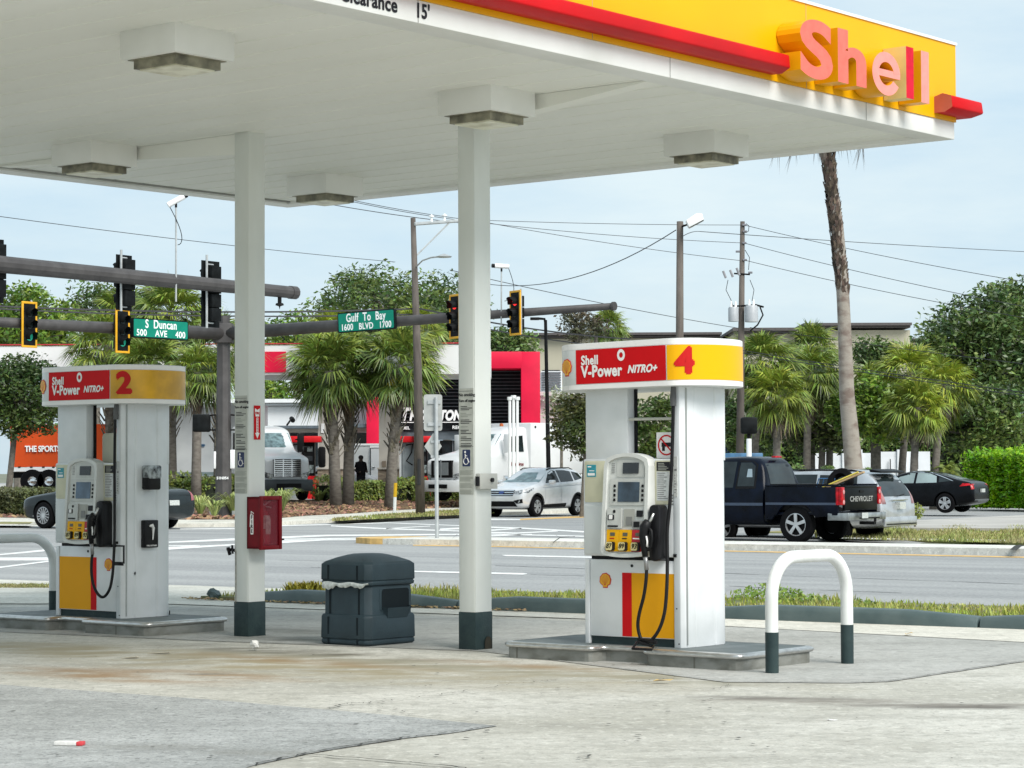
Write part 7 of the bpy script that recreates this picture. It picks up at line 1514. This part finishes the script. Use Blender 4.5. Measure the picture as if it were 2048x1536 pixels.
# ================= vegetation
Z = .365
def foot(x, d, z=Z): return Vector((at(x, 900, d).x, d, z))
def crown_at(x, y, d, base): p = at(x, y, d); return (p.x-base.x, 0, p.z-base.z)
def mk(name, label, xf, d, cx, cy, rx, ry, ncl, per, clr, size, m, tr=.2, seed=1, z=Z, **k):
    b0 = foot(xf, d, z); s_ = d/FP; return tree(name, label, b0, crown_at(cx, cy, d, b0), (rx*s_, rx*s_*.8, ry*s_), ncl, per, clr, size, m, tr, seed, **k)
mk('oak_tree', 'small oak with a thin dark trunk in front of the orange trailer', 15, 82, 46, 800, 84, 92, 165, 85, .42, .085, leafmat('young_oak_leaf', (.075, .125, .028), (.035, .075, .018)), .11, 3, gap=.12)
mk('oak_tree', 'bright green tree at the far left behind the traffic signals', 40, 125, 55, 655, 95, 78, 90, 90, .85, .16, OAKB, .3, 4)
mk('oak_tree', 'dark oak rising behind the left palms below the thick mast arm', 190, 128, 195, 640, 62, 72, 60, 80, .8, .14, OAK, .25, 5, gap=.2)
mk('oak_tree', 'wide airy oak with gaps of sky behind the street sign', 800, 140, 790, 622, 172, 92, 170, 95, .95, .15, OAK, .45, 6, gap=.30)
mk('oak_tree', 'low airy tree between the left column and the street sign', 590, 135, 600, 678, 75, 40, 46, 80, .8, .15, OAKB, .25, 7, gap=.2)
mk('round_tree', 'small dark rounded tree above the magenta portal', 1020, 132, 1015, 690, 52, 28, 40, 90, .7, .14, OAKD, .25, 8); mk('round_tree', 'green tree hidden behind the fuel canopy left of the nearer column', 895, 134, 890, 665, 60, 42, 40, 80, .8, .15, OAK, .25, 9)
mk('round_tree', 'green tree behind the white store wall beside the left column', 545, 132, 545, 790, 60, 40, 30, 90, .7, .15, OAKB, .2, 19)
# palms left
for i, (x, y, R, d, xt, lb) in enumerate(((215, 690, 92, 88, 222, 'cabbage palm directly above pump 2, leftmost of the left group'), (340, 628, 96, 92, 345, 'tallest cabbage palm of the left group, behind the camera rod'), (300, 735, 84, 86, 290, 'cabbage palm behind the top of pump 2 right half'), (396, 745, 80, 84, 392, 'cabbage palm right of pump 2 with its clear trunk showing'), (440, 700, 85, 90, 436, 'cabbage palm behind the grey mast pole'), (255, 640, 80, 95, 250, 'cabbage palm behind the S Duncan sign'))):
    b0 = foot(xt, d); s_ = d/FP; p = at(x, y, d); fan_palm(lb, b0, p.z-Z, R*s_*1.06, i+1, (p.x-b0.x, 0), .17, 1 if i != 3 else .3, group='cabbage palms left of the mast')
for i, (x, y, R, d, xt, lb) in enumerate(((658, 742, 108, 88, 672, 'left trunk of the twin cabbage palms by the person, leaning left at its crown'), (703, 728, 104, 89.5, 696, 'right trunk of the twin cabbage palms with crisscross boots'), (803, 730, 98, 88, 780, 'cabbage palm with a yellow frond between the stone pillars'), (665, 668, 62, 97, 668, 'shorter bright palm crown behind the Gulf To Bay sign, left one'), (835, 655, 66, 97, 838, 'bright palm crown behind the wooden pole'))):
    b0 = foot(xt, d); s_ = d/FP; p = at(x, y, d); fan_palm(lb, b0, p.z-Z, R*s_, i+3, (p.x-b0.x, 0), .20, 1 if i < 3 else .3, yellow=i > 2, group='cabbage palms before the shop')
b0 = foot(777, 87.6); p = at(782, 800, 87.6)
vs = []; fs = []; rn = random.Random(4)
for i in range(26):
    a = radians(-90+rn.uniform(-48, 48)); L_ = rn.uniform(.6, 1.25); o_ = at(790, 752, 87.3); k = len(vs); dx, dz = cos(a), sin(a)
    vs += [o_, o_+Vector((dx*L_*.5+.03, -.1, dz*L_*.5)), o_+Vector((dx*L_*.5-.03, -.1, dz*L_*.5)), o_+Vector((dx*L_, -.15, dz*L_))]; fs += [(k, k+1, k+2), (k+1, k+3, k+2)]
tag(raw('hanging_frond', vs, fs, mat('frond_yellow', (.42, .38, .03), .6, isl=.2, transl=.3)), 'bright yellow dying frond hanging from the palm between the pillars', 'frond')
# palms right
for i, (x, y, R, d, xt, lb) in enumerate(((1520, 725, 88, 92, 1505, 'cabbage palm right beside the top of pump 4'), (1555, 790, 84, 90, 1552, 'cabbage palm with orange lower fronds left of the tall palm trunk'), (1618, 745, 88, 94, 1612, 'cabbage palm just left of the tall bare palm trunk'), (1625, 700, 66, 99, 1622, 'upright palm crown above the others left of the tall trunk'), (1660, 790, 70, 99, 1658, 'cabbage palm hidden behind the tall bare trunk'), (1748, 780, 80, 98, 1748, 'cabbage palm just right of the tall trunk'), (1820, 745, 84, 95, 1800, 'bright topped cabbage palm in the middle of the right group'), (1885, 770, 82, 92, 1866, 'rightmost cabbage palm with brownish drooping fronds'), (1835, 815, 78, 90, 1824, 'lowest cabbage palm in front of the white fence'))):
    b0 = foot(xt, d, .05); s_ = d/FP; p = at(x, y, d); fan_palm(lb, b0, p.z-.05, R*s_, i+2, (p.x-b0.x, 0), .15, .6, yellow=i in (1, 7, 8, 6), group='cabbage palms on the right')
b0 = foot(1210, 115); p = at(1225, 655, 115); fan_palm('lone fan palm crown above pump 4 against the sky', b0, p.z-Z, 46*115/FP, 5, (.2, 0), .15, 0, yellow=False, group=None)
mk('reddish_tree', 'sparse reddish leaved tree top above the left end of pump 4', 1155, 100, 1155, 655, 28, 30, 22, 40, .4, .10, leafmat('red_leaf', (.13, .08, .05), (.06, .07, .03)), .12, 11, gap=.3); mk('reddish_tree', 'small reddish bush beside the lone fan palm above pump 4', 1195, 102, 1190, 650, 26, 22, 18, 40, .4, .09, leafmat('red_leaf', (.13, .08, .05), (.06, .07, .03)), .1, 12, gap=.3)
mk('magnolia', 'dark glossy tree growing left of pump 4 and behind it', 1165, 80, 1180, 848, 75, 74, 100, 90, .38, .09, leafmat('magnolia_leaf', (.065, .10, .022), (.10, .09, .03)), .1, 13, gap=.12, z=-.05)
mk('round_tree', 'green shrub seen through the window of pump 4', 1330, 96, 1320, 865, 70, 66, 70, 90, .5, .11, OAK, .1, 14, z=0); mk('flowering_tree', 'pale flowering branches between the magenta portal and the magnolia', 1122, 92, 1125, 815, 32, 42, 24, 36, .35, .09, mat('pale_blossom', (.55, .56, .48), .7, col2=(.25, .30, .15), isl=.3), .06, 15, gap=.3)
mk('oak_tree', 'large dark oak filling the right edge of the picture', 1990, 118, 1975, 720, 128, 135, 240, 110, 1.0, .15, OAKD, .5, 16); mk('oak_tree', 'upper part of the dark oak at the top right corner of the trees', 2070, 122, 2040, 640, 70, 66, 80, 100, .9, .15, OAKD, .4, 17)
mk('oak_tree', 'mid green rounded tree right of the rightmost palm', 1960, 104, 1960, 845, 105, 68, 120, 110, .7, .13, OAK, .3, 18, z=.0); mk('round_tree', 'bright green rounded tree among the right palms, before the store', 1750, 93, 1755, 820, 82, 66, 120, 110, .5, .11, OAKB, .2, 20, z=0)
mk('round_tree', 'dark pointed shrub top against the beige store wall', 1740, 120, 1740, 712, 40, 34, 36, 90, .7, .13, OAKD, .2, 21, z=0); mk('round_tree', 'small dark tree between the store wall and the big oak', 1870, 116, 1860, 715, 36, 36, 30, 90, .7, .13, OAK, .2, 22, z=0); mk('round_tree', 'dull green tree behind the trunks left of the tall palm', 1640, 98, 1650, 845, 75, 62, 80, 100, .55, .12, leafmat('dull_leaf', (.085, .12, .03), (.05, .08, .02)), .15, 23, z=0); mk('round_tree', 'dark green tree behind the feathery palm and pickup', 1510, 100, 1500, 850, 60, 62, 60, 100, .55, .12, OAKD, .15, 24, z=0)
hedge('shrub_bank', 'dark shrubs behind the white fence', [foot(1440, 112, .0), foot(2150, 112, 0)], 2.0, 3.2, 9000, .16, OAKD, 31, cat='shrubs', wob=.3)
# tall bare palm, crown above the canopy
d = 62; bz = gp(1712, 1035, 0); b0 = Vector((at(1712, 1000, d).x, d, -.05)); t = thing('tall_palm', 'tall bare palm trunk crossing the sky, its crown hidden by the canopy', 'palm tree', b0)
T1 = lambda x, y: at(x, y, d)-b0
b = MB(); pts = [T1(1714, 1030), T1(1704, 900), T1(1694, 790), T1(1690, 680), T1(1684, 560), T1(1674, 450), T1(1660, 340), T1(1646, 300), T1(1642, 170)]; b.tube([(0, 0, -.1)]+pts, [.30, .27, .225, .20, .18, .165, .155, .14, .14, .14], 14)
rn = random.Random(3)
for k in range(len(b.v)):
    z = b.v[k].z
    b.v[k] += Vector((rn.uniform(-.01, .01), rn.uniform(-.01, .01), 0))*(1 if z < 5 else 2.2)
b.build('trunk', mat('smooth_palm_bark', (.29, .26, .225), .9, var=.3, scale=2.5, col2=(.17, .13, .11), stretch=(1, 1, 1.8), bump=.5, bscale=18, mixpow=(.45, .65)), t, smooth='all')
vs = []; fs = []
for i in range(620):
    f = i/620; y = 590-300*f; xc = 1686-(590-y)*.112 if y > 330 else 1657; a = rn.uniform(0, 2*pi); p = T1(xc, y); o_ = Vector((cos(a), sin(a), 0)); s_ = Vector((-sin(a), cos(a), 0)); r = .158; L_ = rn.uniform(.10, .26); q = p+o_*r; e = q+o_*rn.uniform(.0, .05)+Vector((0, 0, L_))+s_*rn.uniform(-.08, .08); k = len(vs); w_ = rn.uniform(.03, .07)
    vs += [q-s_*w_, q+s_*w_, e+s_*w_*.4, e-s_*w_*.4]; fs.append((k, k+1, k+2, k+3))
raw('old_leaf_bases', vs, fs, mat('leaf_base_brown', (.13, .095, .07), .9, var=.3, isl=.5), t)
c = bpy.data.objects.new('crown', FAN[1]); S.collection.objects.link(c); c.parent = t; c.location = T1(1642, 150); c.scale = (1.75, 1.75, 1.75)
vs = []; fs = []
for i in range(420):
    a = rn.uniform(0, 2*pi); p = T1(1642+6, rn.uniform(180, 262)); r = rn.uniform(.12, .36); q = p+Vector((cos(a)*r, sin(a)*r, 0)); L_ = rn.uniform(.5, 1.0); e = q+Vector((cos(a)*rn.uniform(-.15, .25), sin(a)*.1, -L_)); s_ = Vector((-sin(a), cos(a), 0))*.018; k = len(vs); vs += [q-s_, q+s_, e]; fs.append((k, k+1, k+2))
for (x, y, n) in ((1555, 318, 7), (1590, 316, 8), (1725, 312, 9)):
    for j in range(n):
        q = T1(x+rn.uniform(-4, 4), y-40); e = T1(x+rn.uniform(-22, 6), y+rn.uniform(4, 36)); s_ = Vector((.012, 0, 0)); k = len(vs); vs += [q-s_, q+s_, e]; fs.append((k, k+1, k+2))
raw('dead_frond_skirt', vs, fs, DEAD, t)
FEA = leafmat('feather_leaf', (.20, .26, .05), (.11, .17, .03), .4)
pinnate('low feathery palm behind the cab of the pickup', foot(1500, 76, 0), 1.45, 1.35, 22, FEA, 5); pinnate('low feathery palm second behind the pickup, nearer the tall trunk', foot(1555, 80, 0), 1.0, 1.05, 16, FEA, 8)
pinnate('small feathery palm with an orange trunk between the black sedan and the hedge', foot(1892, 92, .03), 1.35, 1.05, 14, FEA, 6)
# hedges
HB = leafmat('bright_hedge_leaf', (.26, .50, .010), (.14, .34, .010), .45, .35, 1.0); HC = leafmat('hedge_leaf', (.19, .25, .05), (.08, .12, .025), .6); HL = leafmat('brownish_hedge_leaf', (.14, .17, .06), (.09, .10, .04), .4)
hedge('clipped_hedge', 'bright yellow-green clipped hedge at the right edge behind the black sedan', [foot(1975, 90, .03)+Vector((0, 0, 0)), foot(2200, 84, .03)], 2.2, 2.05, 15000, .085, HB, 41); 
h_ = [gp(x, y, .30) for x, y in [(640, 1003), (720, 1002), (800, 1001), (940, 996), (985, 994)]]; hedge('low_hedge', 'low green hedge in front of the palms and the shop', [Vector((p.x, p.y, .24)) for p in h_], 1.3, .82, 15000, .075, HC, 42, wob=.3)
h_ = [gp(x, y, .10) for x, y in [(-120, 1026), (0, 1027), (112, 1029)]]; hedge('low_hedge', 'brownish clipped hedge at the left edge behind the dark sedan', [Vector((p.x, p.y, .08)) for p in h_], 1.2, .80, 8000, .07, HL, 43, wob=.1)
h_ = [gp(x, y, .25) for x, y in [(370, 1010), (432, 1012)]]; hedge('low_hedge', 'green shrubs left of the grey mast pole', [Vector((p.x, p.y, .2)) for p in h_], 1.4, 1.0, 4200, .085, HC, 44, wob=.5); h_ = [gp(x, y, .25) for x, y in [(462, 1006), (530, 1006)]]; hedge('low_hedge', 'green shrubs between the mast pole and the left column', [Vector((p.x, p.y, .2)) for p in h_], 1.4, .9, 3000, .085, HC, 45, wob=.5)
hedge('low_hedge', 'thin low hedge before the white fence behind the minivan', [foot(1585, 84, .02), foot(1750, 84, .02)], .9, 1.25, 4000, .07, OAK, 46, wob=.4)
SPK = mat('striped_leaf', (.42, .48, .18), .6, var=.2, scale=3, col2=(.20, .28, .07), isl=.4, transl=.3)
for i, (x, y, h, n, lb) in enumerate(((560, 1018, .95, 150, 'spiky striped plant right of the fire cabinet'), (535, 1020, .85, 120, 'spiky striped plant just behind the fire cabinet'), (600, 1000, .7, 90, 'spiky striped plant at the lorry bumper'), (640, 1004, .85, 130, 'spiky striped plant at the left end of the low hedge'), (668, 996, .8, 120, 'spiky striped plant under the left palm trunk'), (720, 992, .6, 90, 'spiky striped plant on the hedge under the person'), (745, 992, .6, 90, 'spiky striped plant before the cargo trailer door'), (812, 992, .62, 100, 'spiky striped plant just left of the wooden pole'), (890, 990, .65, 100, 'spiky striped plant right of the sign post'), (400, 1022, .7, 100, 'spiky striped plant at the tail of the dark sedan'), (428, 1026, .6, 90, 'spiky striped plant just left of the mast base'), (466, 1020, .8, 90, 'spiky striped plant just right of the mast base'), (370, 1012, .8, 60, 'spiky striped plant behind the dark sedan roof'))):
    q = gp(x, y, .28); q.z = .20; tuft(lb, q, h, n, SPK, 60+i)
# small shrub at the lot edge
p = gp(1830, 1056, .0); t = tree('small_shrub', 'small round leaved shrub with bare stems right of the minivan', p, (0, 0, .42), (.26, .2, .16), 16, 26, .10, .05, leafmat('round_leaf', (.30, .34, .08), (.17, .24, .05), .3), .025, 71, cat='shrub')
# fence, small white post
t = thing('garden_fence', 'white panel fence behind the trunks on the right', 'fence', foot(1740, 104, 0)); FW = mat('fence_white', (.74, .77, .80), .5, var=.04, scale=2, spec=.2)
part('panel', FW, [(1622, 906, 1748, 960, 104, .08)]); part('panel', FW, [(1752, 903, 1860, 960, 103, .08)])
for x in (1620, 1650, 1685, 1720, 1750, 1795, 1808): part('fence_post', FW, [(x, 899, x+5, 960, 102.9 if x > 1740 else 103.9, .15)])
part('gate_slot', TRIMB, [(x, 918, x+1.5, 938, 102.85, .05) for x in (1780, 1835)])
